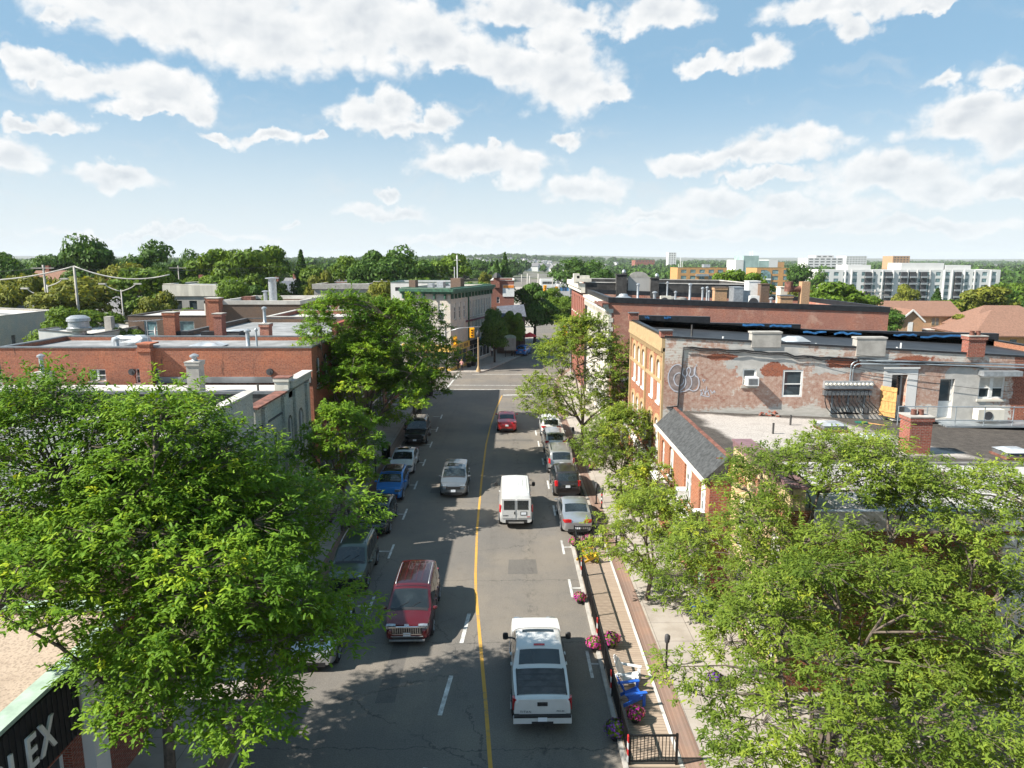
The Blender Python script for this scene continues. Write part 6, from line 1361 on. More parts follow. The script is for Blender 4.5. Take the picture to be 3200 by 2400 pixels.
(x, zz) = atY(850, 870, 108); brn2.pipe(x, 108, zz - 9.3, .62); (x, zz) = atY(829, 911, 108); brn2.pipe(x, 108, zz - 9.3, .32); b = MB(); b.box(atY(762, 930, 108)[0], atY(792, 930, 108)[0], 107, 109, 9.3, 10.2); brn2.part('roof_hatch', b, 'rust')
gs_ = Bld('grey_stucco_building', 'grey stucco building with three dark windows and rust stained cornice', 'building', atY(510, 890, 125)[0], atY(685, 890, 125)[0], 125, 138, 11.45, 11.2, wall='grey_stucco', roof='roof_grey', par=.2, coping='cream_stucco', op={'S': [(atY(u, 900, 125)[0], atY(u + 24, 900, 125)[0], 5.6, 8.6, 'far', FW) for u in (541, 588, 634)], 'E': [(135.4, 137, 8.5, 10.2, 'far', FW)]})
b = MB(); b.box(gs_.x0 - .1, gs_.x1 + .1, 124.8, 124.997, 9.4, 11.3); gs_.part('cornice', b, 'cream_stucco')
def house(name, label, x, y, w, d, eave, ridge, rz, wm, rm, chim=1, group=None, gable=True, wins=True, base=None, cat='house'):
    g = float(ground_z(x, y)) if base is None else base
    o = thing(name, label, cat, (x, y, g), rz, group)
    b = MB(); hw, hd = w / 2, d / 2
    if gable: b.add([(-hw, -hd, -.3), (hw, -hd, -.3), (hw, hd, -.3), (-hw, hd, -.3), (-hw, -hd, eave), (hw, -hd, eave), (hw, hd, eave), (-hw, hd, eave), (-hw, 0, ridge - .1), (hw, 0, ridge - .1)], [(0, 1, 5, 4), (2, 3, 7, 6), (1, 2, 6, 9, 5), (3, 0, 4, 8, 7)])
    else: b.box(-hw, hw, -hd, hd, -.3, eave)
    b.build('wall', MAT[wm], o, world=False)
    b = MB(); e = .45; k = 0 if gable else hd * .9
    z0 = eave - .12; vs = [(-hw - e, -hd - e, z0), (hw + e, -hd - e, z0), (hw + e, hd + e, z0), (-hw - e, hd + e, z0), (-hw - (e if gable else -k), 0, ridge), (hw + (e if gable else -k), 0, ridge)]
    vs += [(v[0], v[1], v[2] - .18) for v in vs]
    b.add(vs, [(0, 1, 5, 4), (2, 3, 4, 5), (1, 2, 5), (3, 0, 4), (6, 7, 11, 10), (8, 9, 10, 11), (7, 8, 11), (9, 6, 10), (0, 1, 7, 6), (2, 3, 9, 8)] if not gable else [(0, 1, 5, 4), (2, 3, 4, 5), (7, 6, 10, 11), (9, 8, 11, 10), (0, 1, 7, 6), (2, 3, 9, 8), (1, 5, 11, 7), (5, 2, 8, 11), (3, 4, 10, 9), (4, 0, 6, 10)])
    ro = b.build('roof', MAT[rm], o, world=False)
    for i in range(chim): b = MB(); cx = (-.3 + .6 * i) * w; b.box(cx - .4, cx + .4, -.4, .4, eave, ridge + 1.1); b.build('chimney', MAT['brick_red'], ro, world=False)
    if wins:
        for i in range(max(2, int(w / 3.2))):
            a = -hw + w * (i + .5) / max(2, int(w / 3.2)); b = MB(); b.box(a - .5, a + .5, -hd - .03, -hd + .02, eave - 1.9, eave - .7); b.build('window', MAT['glass_dim'], o, world=False)
    return o
x, _ = atY(355, 950, 135); lh = house('dark_roof_house', 'house with a broad dark grey roof between brick gable parapets and chimneys', x, 139, 11.5, 9, 5.8, 9.0, 0, 'cream_stucco', 'shingle_grey', 0)
for sx, h in ((-5.9, 12.2), (-3.6, 12.2)): b = MB(); b.box(sx - .55, sx + .55, -.6, .6, 6, h - (0 if sx < -5 else .3)); b.build('chimney', MAT['brick_red'], lh, world=False)
for sx in (-5.9, 5.9):
    b = MB(); b.prism([(-4.9, 5.2), (4.9, 5.2), (4.9, 6.0), (.9, 9.6), (-.9, 9.6), (-4.9, 6.0)], 'x', sx - .2, sx + .2); b.build('gable_parapet', MAT['cream_stucco' if sx > 0 else 'brick_red'], lh, world=False)
x0, zt = atY(985, 888, 150); x1, _ = atY(1148, 888, 150)
rbc = Bld('stone_cornice_building', 'red brick building with a weathered pale stone cornice', 'building', x0, x1, 150, 166, zt, wall='brick_red', roof='shingle_grey', par=.2, coping='roof_pale', op={'S': rowwin(x0 + .6, x1 - .6, 3, 1.4, (zt - 6.6,), 2.0, 'sash', hood='cream_stucco', arch=.4)})
b = MB(); b.box(x0 - .5, x1 + .5, 149.3, 149.997, zt - 1.0, zt + .05); b.box(x0 - .2, x1 + .2, 149.6, 149.996, zt - 3.0, zt - 1.003); rbc.part('cornice', b, 'concrete')
b = MB(); b.box(x0 - .2, x0 + .9, 149.7, 149.994, zt - 5.8, zt - 3.003); rbc.part('quoin', b, 'cream_stucco')
HS = [(905, 878, 185, 11, 'shingle_blue', 1, 'dark blue roofed house left of the brick chimney'), (960, 868, 200, 12, 'shingle_grey', 1, 'pale grey roofed house behind the stone cornice building'), (1045, 866, 195, 13, 'shingle_grey', 1, 'wide grey roofed house over the stone cornice'), (1100, 874, 190, 9, 'shingle_blue', 1, 'dark roofed house right of the wide grey roof'), (1255, 868, 185, 9, 'shingle_blue', 0, 'blue roofed house by the pale willow'), (1165, 858, 215, 9, 'shingle_grey', 1, 'small grey roofed house at the foot of the largest tree'),
      (200, 845, 165, 12, 'shingle_brown', 1, 'brown roofed house between the utility poles'), (325, 855, 170, 13, 'shingle_brown', 1, 'brown roofed house with dormer behind the utility pole'), (670, 875, 150, 9, 'shingle_blue', 1, 'blue roofed house behind the grey stucco building'), (55, 930, 125, 14, 'shingle_grey', 1, 'long grey roofed house at the left edge')]
for (u, v, Y, w, rm, c_, lb) in HS:
    x, z = atY(u, v, Y); house('house', lb, x, Y, w, 8, max(2.5, z - 2.8), z, TR.uniform(-.15, .15), 'brick_red' if c_ else 'cream_stucco', rm, c_, 'houses west of the street')
# tan houses on the east
x, z = atY(2900, 938, 138)
hb = house('tan_gabled_house', 'tan brick house with brown shingle roof and white trimmed gable', x, 143, 13.5, 10, 5.4, z - .1, rad(-3), 'brick_tan', 'shingle_brown', 0, wins=False)
o = hb
b = MB(); b.add([(-6.9, -9.5, -.3), (-2.6, -9.5, -.3), (-2.6, -4.9, -.3), (-6.9, -4.9, -.3), (-6.9, -9.5, 4.6), (-2.6, -9.5, 4.6), (-2.6, -4.9, 4.6), (-6.9, -4.9, 4.6), (-4.75, -9.5, 6.6), (-4.75, -3, 6.6)], [(0, 1, 5, 8, 4), (1, 2, 6, 5), (3, 0, 4, 7), (6, 7, 9), (2, 3, 7, 6)]); b.build('wing', MAT['brick_tan'], o, world=False)
b = MB(); b.add([(-7.2, -9.8, 4.5), (-4.75, -9.8, 6.75), (-2.3, -9.8, 4.5), (-7.2, -3, 4.5), (-4.75, -1.5, 6.75), (-2.3, -3, 4.5)], [(0, 1, 4, 3), (1, 2, 5, 4)]); b.build('wing_roof', MAT['shingle_brown'], o, world=False)
for (xa, za, xb, zb_) in ((-7.2, 4.42, -4.75, 6.7), (-4.75, 6.7, -2.3, 4.42)): b = MB(); b.bar((xa, -9.86, za), (xb, -9.86, zb_), .1, .28); b.build('bargeboard', MAT['white_trim'], o, world=False)
b = MB(); b.box(-2.4, 6.9, -6.6, -5.02, 2.6, 2.8); b.build('porch_fascia', MAT['white_trim'], o, world=False); b = MB(); b.quad((-2.3, -6.7, 2.25), (7, -6.7, 2.25), (7, -5.02, 3.0), (-2.3, -5.02, 3.0)); b.build('porch_roof', MAT['shingle_brown'], o, world=False)
for a in (-1.3, 2.0, 5.4):
    b = MB(); b.box(a - .75, a + .75, -5.06, -4.98, 3.3, 4.9); w_ = b.build('window', MAT['cream_trim'], o, world=False)
    for k in (-.36, .36): b = MB(); b.box(a + k - .28, a + k + .28, -5.09, -5.061, 3.4, 4.8); b.build('pane', MAT['glass_dim'], w_, world=False)
b = MB(); b.box(-5.3, -4.4, -9.56, -9.48, 2.6, 4.4); b.build('window', MAT['white_trim'], o, world=False)
for (u, v, Y, w, d, lb, e_, r_) in ((3225, 985, 108, 15, 12, 'tan villa with a broad brown hipped roof at the right edge', 4.6, 8.0), (3200, 965, 128, 17, 12, 'second tan villa behind the broad hipped roof', 4.8, 8.3)):
    x, z = atY(u, v, Y); house('tan_villa', lb, x, Y + d / 2, w, d, z - r_ + e_ + .4, z + .4, rad(-4), 'brick_ochre', 'shingle_brown', 0, 'tan houses at the right', gable=False)
x, z = atY(3040, 1025, 118); house('pink_garage', 'flat pink garage between the tan houses', x, 121, 6, 5, z - .3, z, 0, 'cream_stucco', 'roof_pale', 0, 'tan houses at the right', gable=False, wins=False)
# blocks on the plain
def block(name, label, u0, u1, v0, Y, depth, wm, rm='roof_pale', floors=4, nwin=6, ww=1.6, wh=1.5, fh=3.0, glassm='glass_dim', cat='apartment block', parcol=None, zoff=1.0, wstyle='far', ends=False, ba=None):
    (x0, zt), (x1, _) = atY(u0, v0, Y), atY(u1, v0, Y); g = float(ground_z((x0 + x1) / 2, Y)) - .5
    zs = [zt - zoff - wh - fh * k for k in range(floors) if zt - zoff - wh - fh * k > g + .3]
    ops = rowwin(x0 + .8, x1 - .8, nwin, ww, zs, wh, wstyle, glass=glassm, sill=False)[:96]
    B = Bld(name, label, cat, x0, x1, Y, Y + depth, zt, wall=wm, roof=rm, par=.4, coping=parcol, op={'S': ops}, base=g); return B
plain('stone_white', (.62, .62, .61), .8, var=.04, scale=.2); plain('stone_grey', (.45, .45, .45), .8, var=.05, scale=.2); plain('glass_green', (.33, .45, .42), .15, .1, var=.15, scale=.1)
wa = block('white_apartment_block', 'long white six storey apartment block with dark teal windows and balconies', 2566, 3128, 843, 335, 18, 'stone_white', floors=5, nwin=19, ww=2.3, wh=1.75, fh=3.05, glassm='glass_teal')
X = lambda u: atY(u, 850, 335)[0]
for (u0, u1, v1) in ((2657, 2730, 828), (2825, 2960, 822), (2964, 3045, 829)):
    b = MB(); b.box(X(u0), X(u1), 338, 350, 10, atY(u0, v1, 338)[1]); wa.part('penthouse', b, 'stone_white')
for u in (2703, 2767, 2815, 2843, 2878, 2985):
    b = MB(); b.box(X(u), X(u + 18), 334.2, 334.99, -8, 10.2); bc = wa.part('recess_shadow', b, 'dark_grey')  # dark grey boxes paint in the shade of the balcony recesses
    for k in range(5): b = MB(); b.box(X(u) - .1, X(u + 18) + .1, 333.6, 334.19, 7.4 - 3.05 * k, 8.2 - 3.05 * k); wa.part('balcony', b, 'galvanised', bc)
for u in (2640, 2660, 2725, 2757, 2790, 2835, 2865, 2905, 2950, 2975, 3012, 3045, 3095): b = MB(); b.box(X(u), X(u + 3), 334.3, 334.985, -9, 11.0); wa.part('pier', b, 'stone_grey' if u % 2 else 'stone_white')
oa = block('orange_apartment_block', 'orange brick apartment block with grey balconies', 2118, 2272, 836, 345, 16, 'brick_ochre', floors=4, nwin=5, ww=2.6, wh=1.6, fh=2.9, glassm='glass_teal', parcol='green_paint')
for k in range(3): b = MB(); b.box(atY(2174, 850, 345)[0], atY(2214, 850, 345)[0], 343.6, 344.98, 8.0 - 2.9 * k, 9.0 - 2.9 * k); oa.part('balcony', b, 'steel_rail')
b = MB(); b.box(atY(2200, 826, 350)[0], atY(2220, 826, 350)[0], 350, 354, 11, atY(2200, 826, 350)[1]); oa.part('penthouse', b, 'galvanised')
(x, z) = atY(2127, 805, 350); b = MB(); b.tube([(x, 350, 11), (x, 350, z)], .15, 5); b.tube([(x + .9, 350, 11), (x + .9, 350, z - 2)], .12, 5); b.tube([(x - .8, 350, 11), (x - .8, 350, z - 3)], .12, 5); oa.part('antenna', b, 'white_trim')
ab = block('arched_apartment_block', 'orange brick apartment block with a tall white arch and glazed bays', 2366, 2482, 837, 345, 16, 'brick_ochre', floors=6, nwin=3, ww=3.0, wh=1.9, fh=2.9, glassm='glass_teal', parcol='green_paint')
(x, z) = atY(2393, 845, 344.8); b = MB(); n = 12; r_ = 2.6; b.prism([(x - r_, z - 13)] + [(x - r_ * math.cos(math.pi * k / n), z - r_ + r_ * math.sin(math.pi * k / n)) for k in range(n + 1)] + [(x + r_, z - 13)], 'y', 344.6, 344.95); ab.part('arch_bay', b, 'glass_teal')
for k in range(4): b = MB(); b.box(x - r_, x + r_, 344.3, 344.59, z - 4.6 - 2.9 * k, z - 3.9 - 2.9 * k); ab.part('balcony', b, 'white_trim')
gt = block('green_glass_block', 'pale green glass office block rising over the orange apartments', 2325, 2372, 799, 700, 30, 'glass_green', floors=0, nwin=1, cat='office block')
b = MB(); (x, z) = atY(2350, 785, 700); b.tube([(x, 705, 18), (x, 705, z)], .3, 5); b.tube([(x + 2.5, 705, 18), (x + 2.5, 705, z + 1)], .25, 5); gt.part('antenna', b, 'white_trim')
for (u0, u1, v, m, nm) in ((2372, 2404, 814, 'glass_green', 'wing'), (2404, 2432, 812, 'stone_white', 'wing'), (2432, 2452, 819, 'brick_ochre', 'wing'), (2300, 2325, 812, 'stone_white', 'wing')):
    (xa, zt), (xb, _) = atY(u0, v, 699), atY(u1, v, 699); b = MB(); b.box(xa + .05, xb - .05, 699.5, 729, -9, zt); gt.part(nm, b, m)
block('white_office_block', 'white office block with long window strips on the plain', 2525, 2636, 806, 1150, 40, 'stone_white', floors=4, nwin=6, ww=6.5, wh=1.9, fh=4.2, glassm='glass_dim', cat='office block')
block('upper_office', 'set back upper storey of the white office block', 2550, 2606, 798, 1170, 30, 'stone_grey', floors=1, nwin=3, ww=6, wh=1.8, cat='office block')
block('pale_tower_block', 'pale stepped tower block right of the white offices', 2645, 2710, 800, 1300, 40, 'stone_white', floors=5, nwin=7, ww=2.6, wh=1.8, fh=4)
block('brown_tower_block', 'tan and brown tower block over the white apartments', 2791, 2844, 800, 900, 25, 'brick_tan', floors=7, nwin=5, ww=2.0, wh=1.4, fh=2.9)
block('white_tower', 'slim white tower far off on the horizon', 2089, 2114, 789, 1500, 20, 'stone_white', floors=6, nwin=3, ww=2.5, wh=2, fh=4.4)
block('red_school', 'long red brick building on the wooded rise', 1985, 2046, 813, 1400, 40, 'brick_red', floors=1, nwin=6, ww=3, wh=2)
block('far_white_block', 'low white building by the far end of the street', 1690, 1740, 873, 330, 14, 'stone_white', floors=1, nwin=5, ww=1.2, wh=1.2, cat='building')
block('far_blue_shop', 'low shop with blue murals beside the distant steeple', 1745, 1782, 890, 300, 14, 'stone_grey', floors=1, nwin=3, ww=1.6, wh=1.6, glassm='sign_blue', cat='shop')
(x, z) = atY(1760, 842, 340); st = thing('church_steeple', 'white pointed church steeple at the end of the street', 'church', (x, 340, 0)); b = MB(); b.cyl((x, 340, 0), (x, 340, 7), 1.4, 1.3, 8); b.build('tower', MAT['stone_white'], st); b = MB(); b.cyl((x, 340, 7), (x, 340, z), 1.0, .05, 8); b.build('spire', MAT['stone_white'], st)
b = MB(); b.prism([(x - 5, 0), (x + 5, 0), (x + 5, 5), (x, 8), (x - 5, 5)], 'y', 341.5, 355); b.build('nave', MAT['stone_grey'], st)
# rows of new houses on the rise
hp = None
for i in range(190):
    Y = TR.uniform(1000, 2300); u = TR.choice([TR.uniform(1450, 1770)] * 5 + [TR.uniform(1850, 1990), TR.uniform(2950, 3250)])
    x = (u - 1600) / CAM_F * Y; g = float(ground_z(x, Y))
    if hp is None: hp = house('distant_house', 'tiny pale suburban house on the distant rise', x, Y, 12, 10, 7.0, 11.5, .3, 'stone_white', 'shingle_grey', 0, 'suburban houses on the distant rise', wins=False); continue
    c = copy_tree(hp); c.location = (x, Y, g); c.rotation_euler.z = TR.uniform(-1.5, 1.5)
# ------------------------------------------------------------------ street furniture and small things
def boards():
    m, t, b = mat('deck_boards'); p = geopos(t); x, y, z = t.sep(p)
    f = t.m('FRACT', t.m('DIVIDE', y, .145)); n = t.noise(t.v('MULTIPLY', p, (.5, 7, 1)), 2.5, 5, .65)
    c = t.mix(t.ss(n, .3, .7), (.27, .205, .155), (.36, .285, .22)); c = t.mix(t.m('LESS_THAN', f, .09), c, (.06, .045, .035))
    t.l.new(c, b.inputs['Base Color']); b.inputs['Roughness'].default_value = .85
boards()
plain('chair_white', (.66, .66, .66), .5); plain('chair_blue', (.02, .12, .55), .5); plain('chair_yellow', (.75, .46, .02), .5); plain('hazard_red', (.5, .03, .03), .5, var=0)
dx0 = lambda y: 3.62 - .012 * (y - 20)
dk = thing('timber_deck', 'long timber patio deck laid in the parking lane along the east kerb', 'deck', (4.5, 28, 0))
b = MB(); b.add([(dx0(19.6), 19.6, .16), (5.2, 19.6, .16), (5.05, 37.2, .16), (dx0(37.2), 37.2, .16), (dx0(19.6), 19.6, .01), (5.2, 19.6, .01), (5.05, 37.2, .01), (dx0(37.2), 37.2, .01)], [(0, 1, 2, 3), (0, 4, 5, 1), (1, 5, 6, 2), (2, 6, 7, 3), (3, 7, 4, 0)]); b.build('boards', MAT['deck_boards'], dk)
b = MB(); b.add([(dx0(19.6) - .16, 19.5, .15), (dx0(19.6) - .01, 19.5, .15), (dx0(37.2) - .01, 37.3, .15), (dx0(37.2) - .16, 37.3, .15), (dx0(19.6) - .16, 19.5, .01), (dx0(19.6) - .01, 19.5, .01), (dx0(37.2) - .01, 37.3, .01), (dx0(37.2) - .16, 37.3, .01)], [(0, 1, 2, 3), (0, 4, 5, 1), (1, 5, 6, 2), (2, 6, 7, 3), (3, 7, 4, 0)]); b.build('edge_beam', MAT['concrete'], dk)
b = MB(); b.add([(5.2, 19.6, .165), (5.32, 19.6, .165), (5.17, 37.2, .165), (5.05, 37.2, .165)], [(0, 1, 2, 3)]); b.build('edge_board', MAT['roof_pale'], dk)
def rail_fence(name, label, pts, h, pick=.11, z0=.16, m='black_metal', cat='fence', hazards=()):
    f = thing(name, label, cat, (*pts[0], z0)); k = 0
    for i in range(len(pts) - 1):
        a, c = Vector((*pts[i], 0)), Vector((*pts[i + 1], 0)); L = (c - a).length; n = max(1, round(L / 1.9)); d = (c - a) / n
        for j in range(n + (i == len(pts) - 2)):
            p = a + d * j; b = MB(); b.box(p.x - .035, p.x + .035, p.y - .035, p.y + .035, z0 - .12, z0 + h + .06); po = b.build('post', MAT[m], f)
            if k in hazards:
                for q in range(4): b = MB(); b.box(p.x - .075, p.x - .04, p.y - .06, p.y + .06, z0 + .12 + q * .22, z0 + .34 + q * .22); b.build('hazard_band', MAT['hazard_red' if q % 2 else 'chair_white'], po)
            k += 1
        b = MB(); b.bar(a + Vector((0, 0, z0 + h)), c + Vector((0, 0, z0 + h)), .06, .05); b.build('top_rail', MAT[m], f)
        b = MB(); b.bar(a + Vector((0, 0, z0 + .12)), c + Vector((0, 0, z0 + .12)), .04, .04); b.build('bottom_rail', MAT[m], f)
        if pick:
            b = MB(); q = int(L / pick)
            for j in range(1, q): p = a + (c - a) * j / q; b.box(p.x - .011, p.x + .011, p.y - .011, p.y + .011, z0 + .13, z0 + h - .02)
            b.build('pickets', MAT[m], f)
    return f
rail_fence('deck_fence', 'black metal picket fence with red and white reflectors round the timber deck', [(5.1, 19.7), (dx0(19.7) + .02, 19.7), (dx0(25) + .02, 25), (dx0(31) + .02, 31), (dx0(37.1) + .02, 37.1), (5.0, 37.1)], 1.0, hazards=(1, 3, 5, 8))
rail_fence('patio_fence', 'black railing along the kerb edge of the west pavement near the crossing', [(-8.75, 66.5), (kx(67) + .25, 67), (kx(74) + .2, 74), (kx(80) + .1, 80.6)], 1.05, .1, z0=.13)
def adirondack(name, label, loc, rz, m):
    o = thing(name, label, 'chair', loc, rz, 'garden chairs on the deck'); M_ = MAT[m]
    b = MB()
    for k in range(5): y = -.24 + k * .12; b.bar((.30, y, .34), (-.22, y, .22), .105, .022)
    b.build('seat', M_, o, world=False)
    b = MB()
    for k in range(7):
        y = (k - 3) * .088; L = .86 - .035 * (k - 3) ** 2; b.bar((-.20, y * .85, .20), (-.20 - .40 * L / .86, y * 1.12, .20 + L), .08, .02)
    b.bar((-.30, -.27, .42), (-.30, .27, .42), .02, .06); b.bar((-.46, -.31, .80), (-.46, .31, .80), .02, .06)
    b.build('backrest', M_, o, world=False)
    for s in (-1, 1):
        b = MB(); b.box(-.42, .38, s * .36 - .07, s * .36 + .07, .54, .565); b.build('armrest', M_, o, world=False)
        b = MB(); b.bar((.30, s * .33, 0), (.30, s * .33, .538), .03, .11); b.build('leg', M_, o, world=False)
        b = MB(); b.bar((.28, s * .29, .33), (-.62, s * .29, .04), .03, .12); b.build('leg', M_, o, world=False)
    return o
x, y = at(1966, 2150); adirondack('adirondack_chair', 'white slatted garden chair on the deck facing the pavement', (x, y, .16), rad(-18), 'chair_white')
x, y = at(1972, 2192); adirondack('adirondack_chair', 'blue slatted garden chair on the deck beside the white one', (x, y - .25, .16), rad(12), 'chair_blue')
x, y = at(1842, 1762); adirondack('adirondack_chair', 'yellow slatted garden chair at the far end of the deck', (x, y, .16), rad(20), 'chair_yellow')
x, y = at(2188, 1925); adirondack('adirondack_chair', 'blue garden chair on the pavement under the big olive tree', (x, y, .14), rad(120), 'chair_blue')
PET = leafmat('petal', [(0, (.30, .03, .30)), (.35, (.62, .04, .33)), (.6, (.70, .10, .40)), (.8, (.72, .45, .06)), (1, (.75, .7, .6))], .3)
PETP = leafmat('petal_purple', [(0, (.10, .03, .28)), (.5, (.20, .05, .42)), (.8, (.35, .12, .5)), (1, (.6, .5, .6))], .3)
def planter(label, x, y, z, s=1.0, pet=None, seed=1, hang=False):
    s *= .68
    r = np.random.default_rng(seed); o = thing('flower_planter', label, 'planter', (x, y, z), 0, 'flower planters along the street')
    b = MB(); b.lathe((0, 0, 0), [(.20 * s, 0), (.24 * s, .05), (.30 * s, .42 * s), (.31 * s, .45 * s)], 14); b.build('pot', MAT['plastic_black'], o, smooth=True, world=False, sharp=40)
    def cloud(n, size, rr, nm, m, zc):
        d = norm(r.normal(0, 1, (n, 3))); d[:, 2] = np.abs(d[:, 2]) * .9 - .25; C = d * rr * r.uniform(.55, 1.05, (n, 1)) * s + np.array([0, 0, zc * s])
        u = norm(np.cross(d, r.normal(0, 1, (n, 3)))); v = np.cross(d, u); L = size * r.uniform(.6, 1.3, (n, 1))
        link(nm, np_mesh(nm, np.stack([C - u * L, C - v * L, C + u * L, C + v * L], 1), 4, m, r.random(n)), None, o)
    cloud(800, .055, .50, 'foliage', LEAFM, .55); cloud(420, .034, .58, 'flowers', pet or PET, .56); return o
for k, (u, v, h, s, pp, lb) in enumerate([(1858, 2035, 0, 1.0, PET, 'pink petunia planter on the road side of the deck fence'), (1910, 2022, .16, 1.05, PET, 'pink and yellow flower planter inside the deck fence'), (1812, 1885, 0, .85, PET, 'pink flower planter by the deck fence under the leaning tree'), (1797, 1712, 0, 1.0, PET, 'pink flower planter at the far corner of the deck'), (1838, 1705, .16, 1.0, PET, 'mixed flower planter behind the yellow chair'),
    (1925, 2310, 0, 1.1, PETP, 'purple flower planter at the near corner of the deck'), (1985, 2255, .16, .9, PET, 'green planter with few flowers at the near deck rail'), (2235, 2145, .14, .9, PETP, 'magenta flower planter under the nearest olive tree'), (1030, 1635, .14, .9, PETP, 'purple flower planter beneath the largest tree'), (1848, 1468, .14, .9, PET, 'pink hanging flower planter by the warm silver minivan')]):
    x, y = at(u, v, h); planter(lb, x, y, h if h else .012, s, pp, 60 + k)
def meter(label, x, y, banded=False):
    o = thing('parking_meter', label, 'parking meter', (x, y, .13), rad(90), 'parking meters')
    b = MB(); b.lathe((0, 0, 0), [(.11, 0), (.11, .04), (.045, .07), (.04, 1.0), (.05, 1.02)], 10); b.build('post', MAT['black_metal'], o, smooth=True, world=False, sharp=40)
    b = MB(); b.lathe((0, 0, 1.02), [(.06, 0), (.095, .06), (.10, .22), (.085, .32), (.03, .37)], 10); hd_ = b.build('head', MAT['dark_grey'], o, smooth=True, world=False, sharp=40)
    b = MB(); b.box(-.05, .05, -.105, -.09, 1.18, 1.32); b.build('display', MAT['glass'], hd_, world=False)
    if banded:
        for q in range(3): b = MB(); b.cyl((0, 0, .35 + q * .25), (0, 0, .46 + q * .25), .052, n=10); b.build('band', MAT['chair_white' if q % 2 else 'hazard_red'], o, world=False)
for (u, v, bd, lb) in ((1175, 1497, 0, 'black parking meter beside the white parked sedan'), (1123, 1587, 0, 'black parking meter beside the blue parked vehicle'), (1268, 1372, 0, 'black parking meter in the shade near the black parked vehicle'), (2081, 2095, 0, 'black post on the east pavement beside the deck chairs'), (1880, 1595, 1, 'banded post on the east pavement behind the silver sedan'), (1863, 1580, 0, 'black parking meter next to the banded post'), (1925, 1719, 0, 'black parking meter on the pavement beside the deck end'), (1790, 1388, 0, 'black parking meter by the white parked vehicle'), (1885, 1725, 0, 'black post at the far deck corner'), (1092, 1660, 0, 'black parking meter by the trunk of the forked tree')):
    x, y = at(u, v); meter(lb, x, y, bd)
x, y = at(1207, 1440); o = thing('waste_bin', 'black slatted litter bin on the shaded west pavement', 'litter bin', (x, y, .13)); b = MB(); b.lathe((0, 0, 0), [(.26, 0), (.30, .05), (.33, 1.05), (.34, 1.1)], 16)
for k in range(16): a = 2 * math.pi * k / 16; b.bar((.31 * math.cos(a), .31 * math.sin(a), .06), (.35 * math.cos(a), .35 * math.sin(a), 1.08), .04, .02)
b.build('barrel', MAT['black_metal'], o, smooth=True, world=False, sharp=30); b = MB(); b.lathe((0, 0, 1.1), [(.35, 0), (.33, .10), (.20, .28), (.13, .30)], 16); b.build('lid', MAT['plastic_black'], o, smooth=True, world=False, sharp=40); b = MB(); b.box(-.1, .1, -.36, -.345, .8, .95); b.build('sticker', MAT['plate'], o, world=False)
# signals and lamp posts
def signal(parent, x, y, z, rz=0.0, s=1.0, lit=0):
    o = bpy.data.objects.new('signal_head', None)
    bpy.data.objects.remove(o)
    b = MB(); c, d = math.cos(rz), math.sin(rz); T = lambda p: (x + p[0] * c - p[1] * d, y + p[0] * d + p[1] * c, z + p[2])
    def bx(b, x0, x1, y0, y1, z0, z1): b.add([T(p) for p in ((x0, y0, z0), (x1, y0, z0), (x1, y1, z0), (x0, y1, z0), (x0, y0, z1), (x1, y0, z1), (x1, y1, z1), (x0, y1, z1))], [(3, 2, 1, 0), (4, 5, 6, 7), (0, 1, 5, 4), (1, 2, 6, 5), (2, 3, 7, 6), (3, 0, 4, 7)])
    bx(b, -.34 * s, .34 * s, .1, .14, -.72 * s, .72 * s); bx(b, -.19 * s, .19 * s, -.1, .1, -.55 * s, .55 * s); h = b.build('signal_head', MAT['signal_yellow'], parent)
    for k in range(3):
        b = MB(); zc = (1 - k) * .36 * s; b.add([T((.13 * s * math.cos(2 * math.pi * i / 12), -.115, zc + .13 * s * math.sin(2 * math.pi * i / 12))) for i in range(12)], [tuple(range(12))]); b.build('lens', MAT['lens_dark' if k else 'lens_dark'], h)
        b = MB(); r = .15 * s; pts = [(r * math.cos(math.pi * i / 8), r * math.sin(math.pi * i / 8)) for i in range(9)]
        b.add([T((p[0], -.1, zc + p[1])) for p in pts] + [T((p[0], -.3, zc + p[1])) for p in pts], [(i, i + 1, i + 10, i + 9) for i in range(8)]); b.build('visor', MAT['signal_yellow'], h)
(x, y) = (-9.4, 99.6); o = thing('traffic_signal', 'grey mast arm signal post at the far corner of the crossing', 'traffic light', (x, y, .13), 0, 'traffic signals')
b = MB(); b.lathe((x, y, .13), [(.22, 0), (.2, .3), (.11, .35), (.08, 6.4)], 10); b.build('pole', MAT['galvanised'], o, smooth=True, sharp=40); b = MB(); b.tube([(x, y, 5.6), (x + 2, y - .3, 6.2), (x + 5.0, y - .5, 6.45)], .06, 8); b.build('mast_arm', MAT['galvanised'], o, smooth=True)
(sx, sz) = atY(1475, 1040, 99); signal(o, sx, 99, sz, 0); (sx, sz) = atY(1424, 1066, 99); signal(o, sx, 99, sz, rad(35), .9)
(x, y) = (8.2, 97.5); o = thing('traffic_signal', 'signal post seen from behind beside the pediment building', 'traffic light', (x, y, .13), 0, 'traffic signals')
b = MB(); b.lathe((x, y, .13), [(.2, 0), (.1, .3), (.08, 6.0)], 10); b.build('pole', MAT['galvanised'], o, smooth=True, sharp=40); b = MB(); b.tube([(x, y, 5.5), (x - 1.4, y - .2, 6.0)], .05, 8); b.build('mast_arm', MAT['galvanised'], o); (sx, sz) = atY(1765, 1034, 97); signal(o, sx, 97, sz, rad(180))
(x, z) = atY(1727, 868, 225); o = thing('traffic_signal', 'tall pale signal pole with two yellow heads at the distant junction', 'traffic light', (x, 225, .0), 0, 'traffic signals'); b = MB(); b.tube([(x, 225, 0), (x, 225, z)], .16, 8); b.build('pole', MAT['roof_pale'], o)
